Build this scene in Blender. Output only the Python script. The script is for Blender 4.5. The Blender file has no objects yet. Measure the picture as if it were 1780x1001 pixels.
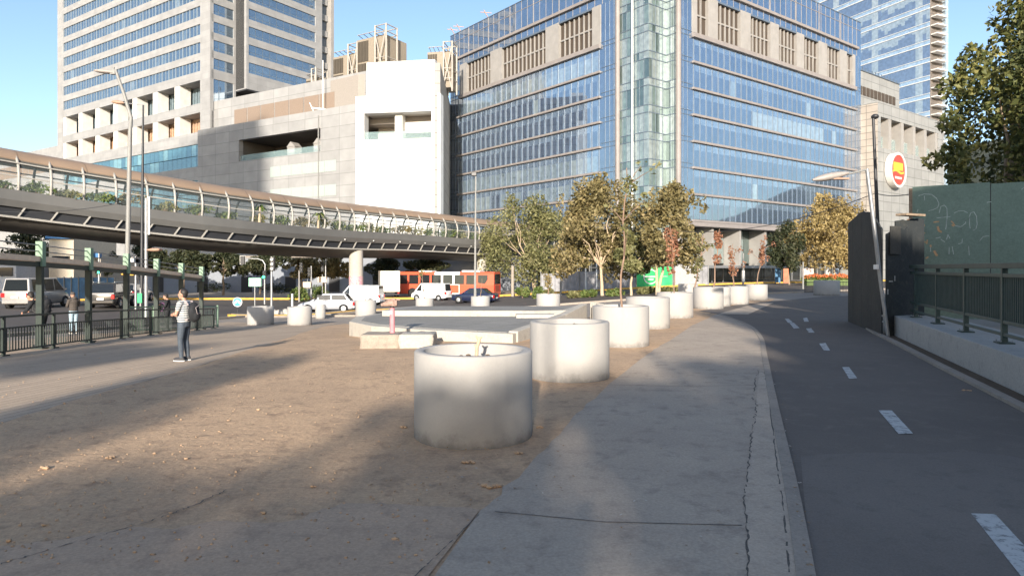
import bpy, bmesh, math, random
from mathutils import Vector, Matrix
R = math.radians
rng = random.Random(7)
scene = bpy.context.scene
col = scene.collection

# ---------------------------------------------------------------- camera
HC, F, CX, HY = 2.2, 1160.0, 890.0, 466.0
cam_d = bpy.data.cameras.new('camera'); cam = bpy.data.objects.new('camera', cam_d); col.objects.link(cam)
cam.location = (0, 0, HC); cam.rotation_euler = (R(90), 0, 0)
cam_d.sensor_width = 36; cam_d.lens = 36 * F / 1780; cam_d.shift_y = -34.5 / 1780
cam_d.clip_start = 0.1; cam_d.clip_end = 6000
scene.camera = cam
# ---------------------------------------------------------------- world, sun, exposure
SUN = Vector((-0.07, -1.0, 0.285)).normalized()          # direction towards the sun
elev = math.asin(SUN.z)
world = bpy.data.worlds.new('World'); scene.world = world; world.use_nodes = True
wn = world.node_tree.nodes; bg = wn['Background']
sky = wn.new('ShaderNodeTexSky'); sky.sky_type = 'NISHITA'; sky.sun_disc = False
sky.sun_elevation = elev; sky.sun_rotation = math.atan2(SUN.x, SUN.y)
sky.air_density = 0.9; sky.dust_density = 1.0; sky.ozone_density = 1.6; sky.altitude = 0
world.node_tree.links.new(sky.outputs[0], bg.inputs[0]); bg.inputs[1].default_value = 0.15
sun_d = bpy.data.lights.new('sun', 'SUN'); sun = bpy.data.objects.new('sun', sun_d); col.objects.link(sun)
sun_d.energy = 5.0; sun_d.angle = R(0.9); sun_d.color = (1.0, 0.915, 0.80)
sun.rotation_euler = SUN.to_track_quat('Z', 'Y').to_euler()
scene.view_settings.view_transform = 'Standard'; scene.view_settings.look = 'None'
scene.view_settings.exposure = 0.84; scene.view_settings.gamma = 1.0

# ---------------------------------------------------------------- helpers
def ss(t):
    t = max(0.0, min(1.0, t)); return t * t * (3 - 2 * t)
def T(x, y):                                              # height of the ground: a plaza sloping down to the avenue
    xr = -0.5 + (y - 8.8) * 0.46
    u = x - xr
    w = 14 + max(0, y - 20) * 0.5
    m = ss((-u - 1.5) / w); s = ss((y - 12) / 38)
    l = 1 - 0.72 * ss((-16 - x) / 16) * (1 - ss((y - 50) / 20))
    return -1.45 * s * m * l
def U(px, py, Y): return Vector(((px - CX) / F * Y, Y, HC + (HY - py) / F * Y))
def G(px, py, off=0.0):                                   # ground point
    Y = 20.0
    for _ in range(60):
        x = (px - CX) / F * Y
        Yn = (HC - T(x, Y) - off) * F / (py - HY)
        Y = Y * 0.5 + Yn * 0.5
    x = (px - CX) / F * Y
    return Vector((x, Y, T(x, Y)))

class MB:
    def __init__(s): s.v = []; s.f = []; s.r = []; s.sm = []; s.mi = []
    def add(s, vs, fs, smooth=False, r=None, mi=0):
        b = len(s.v); s.v += [tuple(v) for v in vs]
        rr = rng.random() if r is None else r
        for f in fs:
            s.f.append([b + i for i in f]); s.r.append(rr); s.sm.append(smooth); s.mi.append(mi)
    def quad(s, a, b, c, d, r=None, mi=0): s.add([a, b, c, d], [(0, 1, 2, 3)], False, r, mi)
    def hexa(s, p, smooth=False, r=None, mi=0):            # 8 points: bottom 4 ccw, top 4 ccw
        s.add(p, [(3, 2, 1, 0), (4, 5, 6, 7), (0, 1, 5, 4), (1, 2, 6, 5), (2, 3, 7, 6), (3, 0, 4, 7)], smooth, r, mi)
    def box(s, c, d, rot=0.0, r=None, mi=0):
        ca, sa = math.cos(rot), math.sin(rot); p = []
        for z in (-.5, .5):
            for x, y in ((-.5, -.5), (.5, -.5), (.5, .5), (-.5, .5)):
                X, Yv = x * d[0], y * d[1]
                p.append((c[0] + X * ca - Yv * sa, c[1] + X * sa + Yv * ca, c[2] + z * d[2]))
        s.hexa(p, False, r, mi)
    def beam(s, a, b, w, h, r=None, mi=0):
        a = Vector(a); b = Vector(b); d = (b - a).normalized()
        up = Vector((0, 0, 1)) if abs(d.z) < 0.95 else Vector((0, 1, 0))
        sd = d.cross(up).normalized(); up = sd.cross(d)
        p = []
        for q in (a, b):
            for i, j in ((-1, -1), (1, -1), (1, 1), (-1, 1)): p.append(q + sd * (i * w / 2) + up * (j * h / 2))
        s.add(p, [(0, 1, 2, 3), (7, 6, 5, 4), (0, 4, 5, 1), (1, 5, 6, 2), (2, 6, 7, 3), (3, 7, 4, 0)], False, r, mi)
    def tube(s, pts, rad, n=8, caps=True, r=None, mi=0, sq=1.0):
        pts = [Vector(p) for p in pts]
        if not isinstance(rad, (list, tuple)): rad = [rad] * len(pts)
        vs = []; fs = []; prev = None
        for i, p in enumerate(pts):
            t = (pts[min(i + 1, len(pts) - 1)] - pts[max(i - 1, 0)]).normalized()
            if prev is None:
                a = Vector((0, 0, 1)) if abs(t.z) < 0.9 else Vector((1, 0, 0))
                sd = t.cross(a).normalized()
            else: sd = (prev - t * prev.dot(t)).normalized()
            prev = sd; up = t.cross(sd)
            for k in range(n):
                an = 2 * math.pi * k / n
                vs.append(p + sd * (math.cos(an) * rad[i]) + up * (math.sin(an) * rad[i] * sq))
        for i in range(len(pts) - 1):
            for k in range(n):
                k2 = (k + 1) % n
                fs.append((i * n + k, i * n + k2, (i + 1) * n + k2, (i + 1) * n + k))
        s.add(vs, fs, True, r, mi)
        if caps:
            m = len(pts) - 1
            s.add(vs[:n], [tuple(range(n))[::-1]], False, r, mi); s.add(vs[m * n:], [tuple(range(n))], False, r, mi)
    def lathe(s, prof, c=(0, 0, 0), n=48, r=None, smooth=True, mi=0):
        vs = []; fs = []
        for q, z in prof:
            for k in range(n):
                a = 2 * math.pi * k / n; vs.append((c[0] + q * math.cos(a), c[1] + q * math.sin(a), c[2] + z))
        for i in range(len(prof) - 1):
            for k in range(n):
                k2 = (k + 1) % n; fs.append((i * n + k, i * n + k2, (i + 1) * n + k2, (i + 1) * n + k))
        s.add(vs, fs, smooth, r, mi)
    def ell(s, c, rx, ry, rz, n=12, m=8, r=None, mi=0):
        vs = []; fs = []
        for i in range(m + 1):
            th = math.pi * i / m
            for k in range(n):
                a = 2 * math.pi * k / n
                vs.append((c[0] + rx * math.sin(th) * math.cos(a), c[1] + ry * math.sin(th) * math.sin(a), c[2] - rz * math.cos(th)))
        for i in range(m):
            for k in range(n):
                k2 = (k + 1) % n; fs.append((i * n + k, i * n + k2, (i + 1) * n + k2, (i + 1) * n + k))
        s.add(vs, fs, True, r, mi)
    def prism(s, poly, z0, z1, r=None, mi=0):
        n = len(poly); vs = [(p[0], p[1], z0) for p in poly] + [(p[0], p[1], z1) for p in poly]
        fs = [tuple(range(n))[::-1], tuple(range(n, 2 * n))] + [(i, (i + 1) % n, n + (i + 1) % n, n + i) for i in range(n)]
        s.add(vs, fs, False, r, mi)
    def fbox(s, fr, s0, s1, d0, d1, z0, z1, r=None, mi=0):
        q = [fr.P(s0, d0, z0), fr.P(s1, d0, z0), fr.P(s1, d1, z0), fr.P(s0, d1, z0), fr.P(s0, d0, z1), fr.P(s1, d0, z1), fr.P(s1, d1, z1), fr.P(s0, d1, z1)]
        s.hexa(q, False, r, mi)
    def fquad(s, fr, s0, s1, z0, z1, d, r=None, mi=0):
        s.quad(fr.P(s0, d, z0), fr.P(s1, d, z0), fr.P(s1, d, z1), fr.P(s0, d, z1), r, mi)
    def mesh(s, name, mats, loc=(0, 0, 0)):
        me = bpy.data.meshes.new(name)
        me.from_pydata([(v[0] - loc[0], v[1] - loc[1], v[2] - loc[2]) for v in s.v], [], s.f)
        if not isinstance(mats, (list, tuple)): mats = [mats]
        for m in mats: me.materials.append(m)
        me.polygons.foreach_set('use_smooth', s.sm); me.polygons.foreach_set('material_index', s.mi)
        at = me.attributes.new('rnd', 'FLOAT', 'FACE'); at.data.foreach_set('value', s.r)
        me.update()
        bm = bmesh.new(); bm.from_mesh(me); bmesh.ops.recalc_face_normals(bm, faces=bm.faces); bm.to_mesh(me); bm.free()
        return me
    def build(s, name, mats, parent=None, bevel=0.0, loc=None):
        off = (0, 0, 0)
        if parent is not None:
            off = tuple(parent.location)
            if parent.parent is not None: off = tuple(Vector(off) + parent.parent.location)
        if loc is not None: off = loc
        me = s.mesh(name, mats, off)
        o = bpy.data.objects.new(name, me); col.objects.link(o)
        if parent is not None: o.parent = parent
        elif loc is not None: o.location = loc
        if bevel:
            b = o.modifiers.new('bevel', 'BEVEL'); b.width = bevel; b.segments = 2; b.limit_method = 'ANGLE'; b.angle_limit = R(40)
        return o
class Fr:                                                 # a vertical facade: s along, d outwards, z up
    def __init__(f, o, d, n=None):
        f.o = Vector((o[0], o[1])); f.d = Vector((d[0], d[1])).normalized()
        f.n = Vector((f.d.y, -f.d.x))
        if f.n.dot(-f.o) < 0: f.n = -f.n
        if n is not None and f.n.dot(Vector(n)) < 0: f.n = -f.n
    def P(f, s, d, z):
        q = f.o + f.d * s + f.n * d; return Vector((q.x, q.y, z))
    def s_at(f, px):                                      # s where the facade plane crosses a picture column
        k = (px - CX) / F; return (k * f.o.y - f.o.x) / (f.d.x - k * f.d.y)
def tag(o, label, cat, group=None):
    o['label'] = label; o['category'] = cat
    if group: o['group'] = group
    return o
def thing(name, label, cat, loc=(0, 0, 0), rz=0.0, group=None):
    o = bpy.data.objects.new(name, None); col.objects.link(o); o.location = loc; o.rotation_euler = (0, 0, rz)
    o.empty_display_size = 0.2
    return tag(o, label, cat, group)
def struct(o, kind='structure'): o['kind'] = kind; return o
def copy_tree(o, parent=None):
    c = o.copy(); col.objects.link(c)
    if parent is not None: c.parent = parent
    for ch in [k for k in bpy.data.objects if k.parent == o]: copy_tree(ch, c)
    return c
def dup(root, loc, rz=0.0, label=None, sc=None, group=None):
    c = copy_tree(root); c.location = loc; c.rotation_euler = (0, 0, rz)
    if label: c['label'] = label
    if sc: c.scale = sc
    if group: c['group'] = group
    return c

# ---------------------------------------------------------------- materials
def mat(name):
    m = bpy.data.materials.new(name); m.use_nodes = True
    return m, m.node_tree.nodes, m.node_tree.links, m.node_tree.nodes['Principled BSDF']
def plain(name, c, rough=0.6, metal=0.0, spec=0.5, var=0.12, scale=6.0, bump=0.0, coord='Object'):
    m, n, l, b = mat(name)
    tc = n.new('ShaderNodeTexCoord'); no = n.new('ShaderNodeTexNoise'); no.inputs['Scale'].default_value = scale; no.inputs['Detail'].default_value = 8
    no.inputs['Roughness'].default_value = 0.65
    l.new(tc.outputs[coord], no.inputs['Vector'])
    mr = n.new('ShaderNodeMapRange'); mr.inputs[1].default_value = 0.3; mr.inputs[2].default_value = 0.7
    mr.inputs[3].default_value = 1 - var; mr.inputs[4].default_value = 1 + var
    l.new(no.outputs['Fac'], mr.inputs[0])
    mx = n.new('ShaderNodeVectorMath'); mx.operation = 'SCALE'; mx.inputs[0].default_value = c[:3]
    l.new(mr.outputs[0], mx.inputs['Scale']); l.new(mx.outputs[0], b.inputs['Base Color'])
    b.inputs['Roughness'].default_value = rough; b.inputs['Metallic'].default_value = metal; b.inputs['Specular IOR Level'].default_value = spec
    if bump:
        bp = n.new('ShaderNodeBump'); bp.inputs['Strength'].default_value = bump; bp.inputs['Distance'].default_value = 0.02
        l.new(no.outputs['Fac'], bp.inputs['Height']); l.new(bp.outputs[0], b.inputs['Normal'])
    return m
def ground_mat(name, c1, c2, c3, big=0.25, fine=9.0, rough=0.9, bump=0.35, speck=0.0, tile=None):
    """patchy ground: large stains, medium mottling, fine grit"""
    m, n, l, b = mat(name)
    ge = n.new('ShaderNodeNewGeometry')
    def noise(sc, det=8, ro=0.6, dist=0.0):
        x = n.new('ShaderNodeTexNoise'); x.inputs['Scale'].default_value = sc; x.inputs['Detail'].default_value = det
        x.inputs['Roughness'].default_value = ro; x.inputs['Distortion'].default_value = dist
        l.new(ge.outputs['Position'], x.inputs['Vector']); return x.outputs['Fac']
    def ramp(f, a, z):
        r_ = n.new('ShaderNodeMapRange'); r_.inputs[1].default_value = a; r_.inputs[2].default_value = z; l.new(f, r_.inputs[0]); return r_.outputs[0]
    def mix(f, a, c, mode='MIX'):
        x = n.new('ShaderNodeMix'); x.data_type = 'RGBA'; x.blend_type = mode
        if isinstance(f, float): x.inputs[0].default_value = f
        else: l.new(f, x.inputs[0])
        for v, i in ((a, 6), (c, 7)):
            if isinstance(v, tuple): x.inputs[i].default_value = (*v[:3], 1)
            else: l.new(v, x.inputs[i])
        return x.outputs[2]
    k = mix(ramp(noise(big, 6, 0.6, 0.4), 0.35, 0.65), c1, c2)
    k = mix(ramp(noise(big * 5.3, 8, 0.7, 0.3), 0.52, 0.72), k, c3)
    g = ramp(noise(fine * 3, 10, 0.75), 0.25, 0.75)
    gg = n.new('ShaderNodeMapRange'); gg.inputs[3].default_value = 0.72; gg.inputs[4].default_value = 1.25; l.new(g, gg.inputs[0])
    sc = n.new('ShaderNodeVectorMath'); sc.operation = 'SCALE'; l.new(k, sc.inputs[0]); l.new(gg.outputs[0], sc.inputs['Scale'])
    out = sc.outputs[0]
    hgt = noise(fine, 10, 0.7)
    if tile:
        br = n.new('ShaderNodeTexBrick'); br.offset = tile[3]; mp = n.new('ShaderNodeMapping'); mp.inputs['Rotation'].default_value = (0, 0, tile[2])
        l.new(ge.outputs['Position'], mp.inputs[0]); l.new(mp.outputs[0], br.inputs['Vector'])
        br.inputs['Scale'].default_value = 1.0; br.inputs['Brick Width'].default_value = tile[0]; br.inputs['Row Height'].default_value = tile[1]
        br.inputs['Mortar Size'].default_value = 0.012; br.inputs['Color1'].default_value = (1, 1, 1, 1); br.inputs['Color2'].default_value = (.86, .86, .86, 1); br.inputs['Mortar'].default_value = (.55, .53, .5, 1)
        out = mix(1.0, out, br.outputs['Color'], 'MULTIPLY')
    l.new(out, b.inputs['Base Color']); b.inputs['Roughness'].default_value = rough; b.inputs['Specular IOR Level'].default_value = 0.25
    bp = n.new('ShaderNodeBump'); bp.inputs['Strength'].default_value = bump; bp.inputs['Distance'].default_value = 0.03
    l.new(hgt, bp.inputs['Height']); l.new(bp.outputs[0], b.inputs['Normal'])
    return m
def panel_mat(name, c, d, pw, ph, mort=0.03, rough=0.55, var=0.07, off=0.0, mcol=0.45):
    """cladding panels with joints laid along the direction d of a facade"""
    m, n, l, b = mat(name)
    ge = n.new('ShaderNodeNewGeometry')
    dt = n.new('ShaderNodeVectorMath'); dt.operation = 'DOT_PRODUCT'; dt.inputs[1].default_value = (d[0], d[1], 0); l.new(ge.outputs['Position'], dt.inputs[0])
    sp = n.new('ShaderNodeSeparateXYZ'); l.new(ge.outputs['Position'], sp.inputs[0])
    cb = n.new('ShaderNodeCombineXYZ'); l.new(dt.outputs['Value'], cb.inputs[0]); l.new(sp.outputs['Z'], cb.inputs[1])
    br = n.new('ShaderNodeTexBrick'); br.offset = off; l.new(cb.outputs[0], br.inputs['Vector'])
    br.inputs['Scale'].default_value = 1.0; br.inputs['Brick Width'].default_value = pw; br.inputs['Row Height'].default_value = ph
    br.inputs['Mortar Size'].default_value = mort; br.inputs['Mortar Smooth'].default_value = 0.1
    br.inputs['Color1'].default_value = (*[x * (1 + var) for x in c], 1); br.inputs['Color2'].default_value = (*[x * (1 - var) for x in c], 1)
    br.inputs['Mortar'].default_value = (*[x * mcol for x in c], 1)
    no = n.new('ShaderNodeTexNoise'); no.inputs['Scale'].default_value = 0.5; no.inputs['Detail'].default_value = 9; l.new(ge.outputs['Position'], no.inputs['Vector'])
    mr = n.new('ShaderNodeMapRange'); mr.inputs[1].default_value = .3; mr.inputs[2].default_value = .7; mr.inputs[3].default_value = .9; mr.inputs[4].default_value = 1.08; l.new(no.outputs['Fac'], mr.inputs[0])
    sc = n.new('ShaderNodeVectorMath'); sc.operation = 'SCALE'; l.new(br.outputs['Color'], sc.inputs[0]); l.new(mr.outputs[0], sc.inputs['Scale'])
    l.new(sc.outputs[0], b.inputs['Base Color']); b.inputs['Roughness'].default_value = rough; b.inputs['Specular IOR Level'].default_value = 0.3
    return m
def glass_mat(name, stops, tint=(.75, .88, 1.0), refl=0.5, rough=0.03, wob=0.02):
    """curtain-wall glass: mirror reflection over an interior that changes from pane to pane (attribute rnd)"""
    m, n, l, b = mat(name)
    at = n.new('ShaderNodeAttribute'); at.attribute_name = 'rnd'
    cr = n.new('ShaderNodeValToRGB'); cr.color_ramp.interpolation = 'CONSTANT'
    e = cr.color_ramp.elements
    while len(e) < len(stops): e.new(0.5)
    for i, (p, c) in enumerate(stops): e[i].position = p; e[i].color = (*c, 1)
    l.new(at.outputs['Fac'], cr.inputs[0])
    ge = n.new('ShaderNodeNewGeometry')
    no = n.new('ShaderNodeTexNoise'); no.inputs['Scale'].default_value = 1.3; no.inputs['Detail'].default_value = 5; l.new(ge.outputs['Position'], no.inputs['Vector'])
    mr = n.new('ShaderNodeMapRange'); mr.inputs[1].default_value = .3; mr.inputs[2].default_value = .7; mr.inputs[3].default_value = .75; mr.inputs[4].default_value = 1.25; l.new(no.outputs['Fac'], mr.inputs[0])
    sc = n.new('ShaderNodeVectorMath'); sc.operation = 'SCALE'; l.new(cr.outputs[0], sc.inputs[0]); l.new(mr.outputs[0], sc.inputs['Scale'])
    l.new(sc.outputs[0], b.inputs['Base Color']); b.inputs['Roughness'].default_value = 0.4
    gl = n.new('ShaderNodeBsdfGlossy'); gl.inputs['Roughness'].default_value = rough; gl.inputs['Color'].default_value = (*tint, 1)
    if wob:
        n2 = n.new('ShaderNodeTexNoise'); n2.inputs['Scale'].default_value = 0.35; n2.inputs['Detail'].default_value = 2; l.new(ge.outputs['Position'], n2.inputs['Vector'])
        bp = n.new('ShaderNodeBump'); bp.inputs['Strength'].default_value = wob * 10; bp.inputs['Distance'].default_value = 0.05
        l.new(n2.outputs['Fac'], bp.inputs['Height']); l.new(bp.outputs[0], gl.inputs['Normal'])
    dt = n.new('ShaderNodeVectorMath'); dt.operation = 'DOT_PRODUCT'; l.new(ge.outputs['Normal'], dt.inputs[0]); l.new(ge.outputs['Incoming'], dt.inputs[1])
    def mth(op, a, v, **k):
        x = n.new('ShaderNodeMath'); x.operation = op; x.use_clamp = k.get('c', False); i0, i1 = (1, 0) if k.get('sw') else (0, 1)
        l.new(a, x.inputs[i0]); x.inputs[i1].default_value = v; return x.outputs[0]
    ab = n.new('ShaderNodeMath'); ab.operation = 'ABSOLUTE'; l.new(dt.outputs['Value'], ab.inputs[0])
    ad = mth('ADD', mth('MULTIPLY', mth('POWER', mth('SUBTRACT', ab.outputs[0], 1.0, sw=True), 5.0), .9), refl, c=True)
    mx = n.new('ShaderNodeMixShader'); l.new(ad, mx.inputs[0]); l.new(b.outputs[0], mx.inputs[1]); l.new(gl.outputs[0], mx.inputs[2])
    l.new(mx.outputs[0], n['Material Output'].inputs[0])
    return m
def leaf_mat(name, cols, trans=0.25):
    m, n, l, b = mat(name)
    at = n.new('ShaderNodeAttribute'); at.attribute_name = 'rnd'
    cr = n.new('ShaderNodeValToRGB'); e = cr.color_ramp.elements
    while len(e) < len(cols): e.new(0.5)
    for i, c in enumerate(cols): e[i].position = i / (len(cols) - 1); e[i].color = (*c, 1)
    l.new(at.outputs['Fac'], cr.inputs[0]); l.new(cr.outputs[0], b.inputs['Base Color'])
    b.inputs['Roughness'].default_value = 0.55; b.inputs['Specular IOR Level'].default_value = 0.35
    tr = n.new('ShaderNodeBsdfTranslucent'); l.new(cr.outputs[0], tr.inputs[0])
    mx = n.new('ShaderNodeMixShader'); mx.inputs[0].default_value = trans; l.new(b.outputs[0], mx.inputs[1]); l.new(tr.outputs[0], mx.inputs[2])
    l.new(mx.outputs[0], n['Material Output'].inputs[0])
    return m
def emit(name, c, s):
    m, n, l, b = mat(name); b.inputs['Base Color'].default_value = (*c, 1); b.inputs['Emission Color'].default_value = (*c, 1); b.inputs['Emission Strength'].default_value = s
    return m
def clear_glass(name, c=(.7, .85, .85), a=0.35):
    m, n, l, b = mat(name); b.inputs['Base Color'].default_value = (*c, 1); b.inputs['Roughness'].default_value = 0.05; b.inputs['Alpha'].default_value = a
    b.inputs['Specular IOR Level'].default_value = 0.6
    return m

def planter_mat():
    m, n, l, b = mat('planter_plaster')
    oi = n.new('ShaderNodeObjectInfo'); tc = n.new('ShaderNodeTexCoord'); ad = n.new('ShaderNodeVectorMath'); l.new(tc.outputs['Object'], ad.inputs[0])
    sc0 = n.new('ShaderNodeVectorMath'); sc0.operation = 'SCALE'; sc0.inputs['Scale'].default_value = 0.37; l.new(oi.outputs['Location'], sc0.inputs[0]); l.new(sc0.outputs[0], ad.inputs[1])
    ge = n.new('ShaderNodeNewGeometry')
    def no(scale, vs, det=6, ro=.6):
        mp = n.new('ShaderNodeMapping'); mp.inputs['Scale'].default_value = vs; l.new(ge.outputs['Position'], mp.inputs[0])
        x = n.new('ShaderNodeTexNoise'); x.inputs['Scale'].default_value = scale; x.inputs['Detail'].default_value = det; x.inputs['Roughness'].default_value = ro; l.new(mp.outputs[0], x.inputs[0]); return x.outputs['Fac']
    def rg_(f, a, z, lo, hi):
        r_ = n.new('ShaderNodeMapRange'); r_.inputs[1].default_value = a; r_.inputs[2].default_value = z; r_.inputs[3].default_value = lo; r_.inputs[4].default_value = hi; l.new(f, r_.inputs[0]); return r_.outputs[0]
    def mul(a, c):
        x = n.new('ShaderNodeMath'); x.operation = 'MULTIPLY'; l.new(a, x.inputs[0]); l.new(c, x.inputs[1]); return x.outputs[0]
    f = mul(rg_(no(1.6, (1, 1, 1)), .35, .65, .95, 1.03), rg_(no(3.5, (1, 1, .12), 5), .55, .78, 1.0, .90))
    f = mul(f, rg_(no(40, (1, 1, 1), 4), .3, .7, .97, 1.03))
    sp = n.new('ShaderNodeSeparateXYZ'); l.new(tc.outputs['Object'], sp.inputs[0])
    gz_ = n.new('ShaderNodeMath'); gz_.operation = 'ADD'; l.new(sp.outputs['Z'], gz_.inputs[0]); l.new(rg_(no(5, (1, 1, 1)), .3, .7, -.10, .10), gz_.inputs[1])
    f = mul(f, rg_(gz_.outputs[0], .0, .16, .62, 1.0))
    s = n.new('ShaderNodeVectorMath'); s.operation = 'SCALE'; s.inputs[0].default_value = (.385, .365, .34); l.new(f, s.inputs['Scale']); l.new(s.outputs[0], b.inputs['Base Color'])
    b.inputs['Roughness'].default_value = .8; b.inputs['Specular IOR Level'].default_value = .25
    bp = n.new('ShaderNodeBump'); bp.inputs['Strength'].default_value = .12; bp.inputs['Distance'].default_value = .02; l.new(no(9, (1, 1, 1), 8, .7), bp.inputs['Height']); l.new(bp.outputs[0], b.inputs['Normal'])
    return m
def worn_mat():
    m, n, l, b = mat('worn_white_paint')
    ge = n.new('ShaderNodeNewGeometry'); x = n.new('ShaderNodeTexNoise'); x.inputs['Scale'].default_value = 9; x.inputs['Detail'].default_value = 10; x.inputs['Roughness'].default_value = .75; l.new(ge.outputs['Position'], x.inputs[0])
    r_ = n.new('ShaderNodeValToRGB'); e = r_.color_ramp.elements; e[0].position = .38; e[0].color = (.15, .145, .14, 1); e[1].position = .50; e[1].color = (.50, .50, .48, 1); l.new(x.outputs['Fac'], r_.inputs[0]); l.new(r_.outputs[0], b.inputs['Base Color']); b.inputs['Roughness'].default_value = .85
    return m
M = {}
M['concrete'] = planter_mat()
M['kerb'] = ground_mat('kerb_concrete', (.36, .305, .25), (.30, .255, .21), (.23, .195, .165), 0.8, 12, 0.9, 0.3)
M['lightconc'] = ground_mat('light_concrete', (.46, .42, .36), (.40, .37, .32), (.33, .30, .26), 0.7, 10, 0.9, 0.25)
M['whiteconc'] = ground_mat('white_plinth_paint', (.44, .405, .365), (.40, .37, .335), (.32, .295, .27), 0.6, 9, 0.85, 0.15)
M['dirt'] = ground_mat('dirt', (.55, .375, .235), (.45, .31, .20), (.27, .185, .125), 0.55, 7, 0.95, 1.0)
M['path'] = ground_mat('path_concrete', (.45, .37, .29), (.385, .315, .25), (.27, .222, .182), 0.5, 12, 0.9, 0.3)
M['slab'] = ground_mat('dirty_slab', (.48, .345, .24), (.42, .305, .215), (.31, .225, .165), 0.6, 11, 0.92, 0.3)
M['tiles'] = ground_mat('strip_paving', (.50, .385, .28), (.45, .345, .255), (.39, .30, .22), 0.3, 14, 0.9, 0.2, tile=(30.0, 0.2, R(-77), 0.5))
M['bike'] = ground_mat('bike_lane_asphalt', (.165, .14, .12), (.14, .12, .104), (.19, .16, .136), 0.5, 22, 0.85, 0.35)
M['road'] = ground_mat('road_asphalt', (.115, .10, .09), (.095, .083, .075), (.13, .113, .10), 0.2, 18, 0.85, 0.2)
M['ground'] = ground_mat('city_paving', (.33, .285, .24), (.28, .24, .205), (.24, .205, .175), 0.15, 8, 0.9, 0.2)
M['deck'] = ground_mat('deck_tiles', (.29, .275, .25), (.26, .25, .23), (.22, .21, .195), 0.6, 10, 0.85, 0.15, tile=(1.2, 1.2, R(25), 0.0))
M['yellow'] = plain('yellow_kerb_paint', (.62, .36, .06), 0.8, var=.25, scale=3)
M['white'] = worn_mat()
M['crack'] = plain('crack_dirt', (.10, .085, .072), 0.95, var=.4, scale=30)
M['soil'] = ground_mat('soil', (.14, .10, .07), (.11, .08, .055), (.07, .05, .035), 2.0, 12, 0.97, 0.8)
M['dark'] = plain('dark_void', (.02, .02, .022), 0.6)
M['steel'] = plain('galvanised_steel', (.36, .36, .36), 0.45, 0.6)
M['greypole'] = plain('grey_pole_paint', (.23, .225, .21), 0.55)
M['blackpole'] = plain('black_pole_paint', (.03, .03, .033), 0.45)
M['whitemetal'] = plain('white_metal', (.72, .70, .66), 0.45)
M['green_l'] = plain('light_green_paint', (.20, .30, .21), 0.5, var=.12, scale=4)
M['green_d'] = plain('dark_green_paint', (.055, .08, .068), 0.5, var=.2, scale=4)
M['green_k'] = plain('blackish_green_paint', (.022, .034, .028), 0.5, var=.2, scale=4)
M['beam'] = plain('shelter_roof_sheet', (.80, .60, .43), 0.6)
M['rust'] = plain('rusty_lamp_head', (.36, .22, .15), 0.6)
M['lampgrey'] = plain('lamp_head_grey', (.33, .29, .26), 0.5)
M['rubber'] = plain('tyre_rubber', (.018, .018, .018), 0.85)
M['rim'] = plain('wheel_rim', (.55, .55, .56), 0.35, 0.7)
M['glassdark'] = plain('car_glass', (.015, .018, .02), 0.06, 0.0, 0.8, var=0.0)
M['lens_r'] = plain('tail_lens', (.50, .02, .02), 0.15, var=0)
M['lens_w'] = plain('head_lens', (.75, .75, .72), 0.1, var=0)
M['plate'] = plain('number_plate', (.75, .75, .73), 0.5, var=0)
M['bark'] = plain('bark', (.26, .19, .13), 0.9, var=.35, scale=9, bump=.5)
M['bark_p'] = plain('pale_bark', (.48, .37, .25), 0.85, var=.25, scale=9, bump=.4)
M['twig'] = plain('twig_bark', (.26, .17, .12), 0.9, var=.2)
# ---------------------------------------------------------------- the ground
def sheet(name, pts, m, off, step=1.0, kind='structure'):
    bm = bmesh.new()
    bm.faces.new([bm.verts.new((p[0], p[1], 0)) for p in pts])
    xs = [p[0] for p in pts]; ys = [p[1] for p in pts]
    for ax, lo, hi in ((0, min(xs), max(xs)), (1, min(ys), max(ys))):
        k = math.floor(lo / step) * step + step
        while k < hi:
            co = Vector((k, 0, 0)) if ax == 0 else Vector((0, k, 0)); no = Vector((1, 0, 0)) if ax == 0 else Vector((0, 1, 0))
            bmesh.ops.bisect_plane(bm, geom=bm.verts[:] + bm.edges[:] + bm.faces[:], plane_co=co, plane_no=no, dist=1e-5); k += step
    bmesh.ops.triangulate(bm, faces=bm.faces)
    for v in bm.verts: v.co.z = T(v.co.x, v.co.y) + off
    bmesh.ops.recalc_face_normals(bm, faces=bm.faces)
    for f in bm.faces:
        if f.normal.z < 0: f.normal_flip()
        f.smooth = True
    me = bpy.data.meshes.new(name); bm.to_mesh(me); bm.free(); me.materials.append(m)
    o = bpy.data.objects.new(name, me); col.objects.link(o); o['kind'] = kind; return o
def ribbon(name, pts, w, h, m, off=0.0, step=0.8):        # a kerb that follows the ground
    P = []
    for a, b in zip(pts[:-1], pts[1:]):
        a = Vector(a[:2]); b = Vector(b[:2]); k = max(1, int((b - a).length / step))
        for i in range(k): P.append(a.lerp(b, i / k))
    P.append(Vector(pts[-1][:2]))
    mb = MB(); rows = []
    for i, p in enumerate(P):
        t = (P[min(i + 1, len(P) - 1)] - P[max(i - 1, 0)]).normalized(); nn = Vector((-t.y, t.x)); r_ = []
        for sgn, zz in ((-1, -0.2), (-1, h), (1, h), (1, -0.2)):
            q = p + nn * (w / 2 * sgn); r_.append((q.x, q.y, T(p.x, p.y) + off + zz))
        rows.append(r_)
    for a, b in zip(rows[:-1], rows[1:]):
        for k in range(3): mb.quad(a[k], b[k], b[k + 1], a[k + 1])
    mb.quad(*rows[0]); mb.quad(*rows[-1])
    o = mb.build(name, m); o['kind'] = 'structure'; return o
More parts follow.
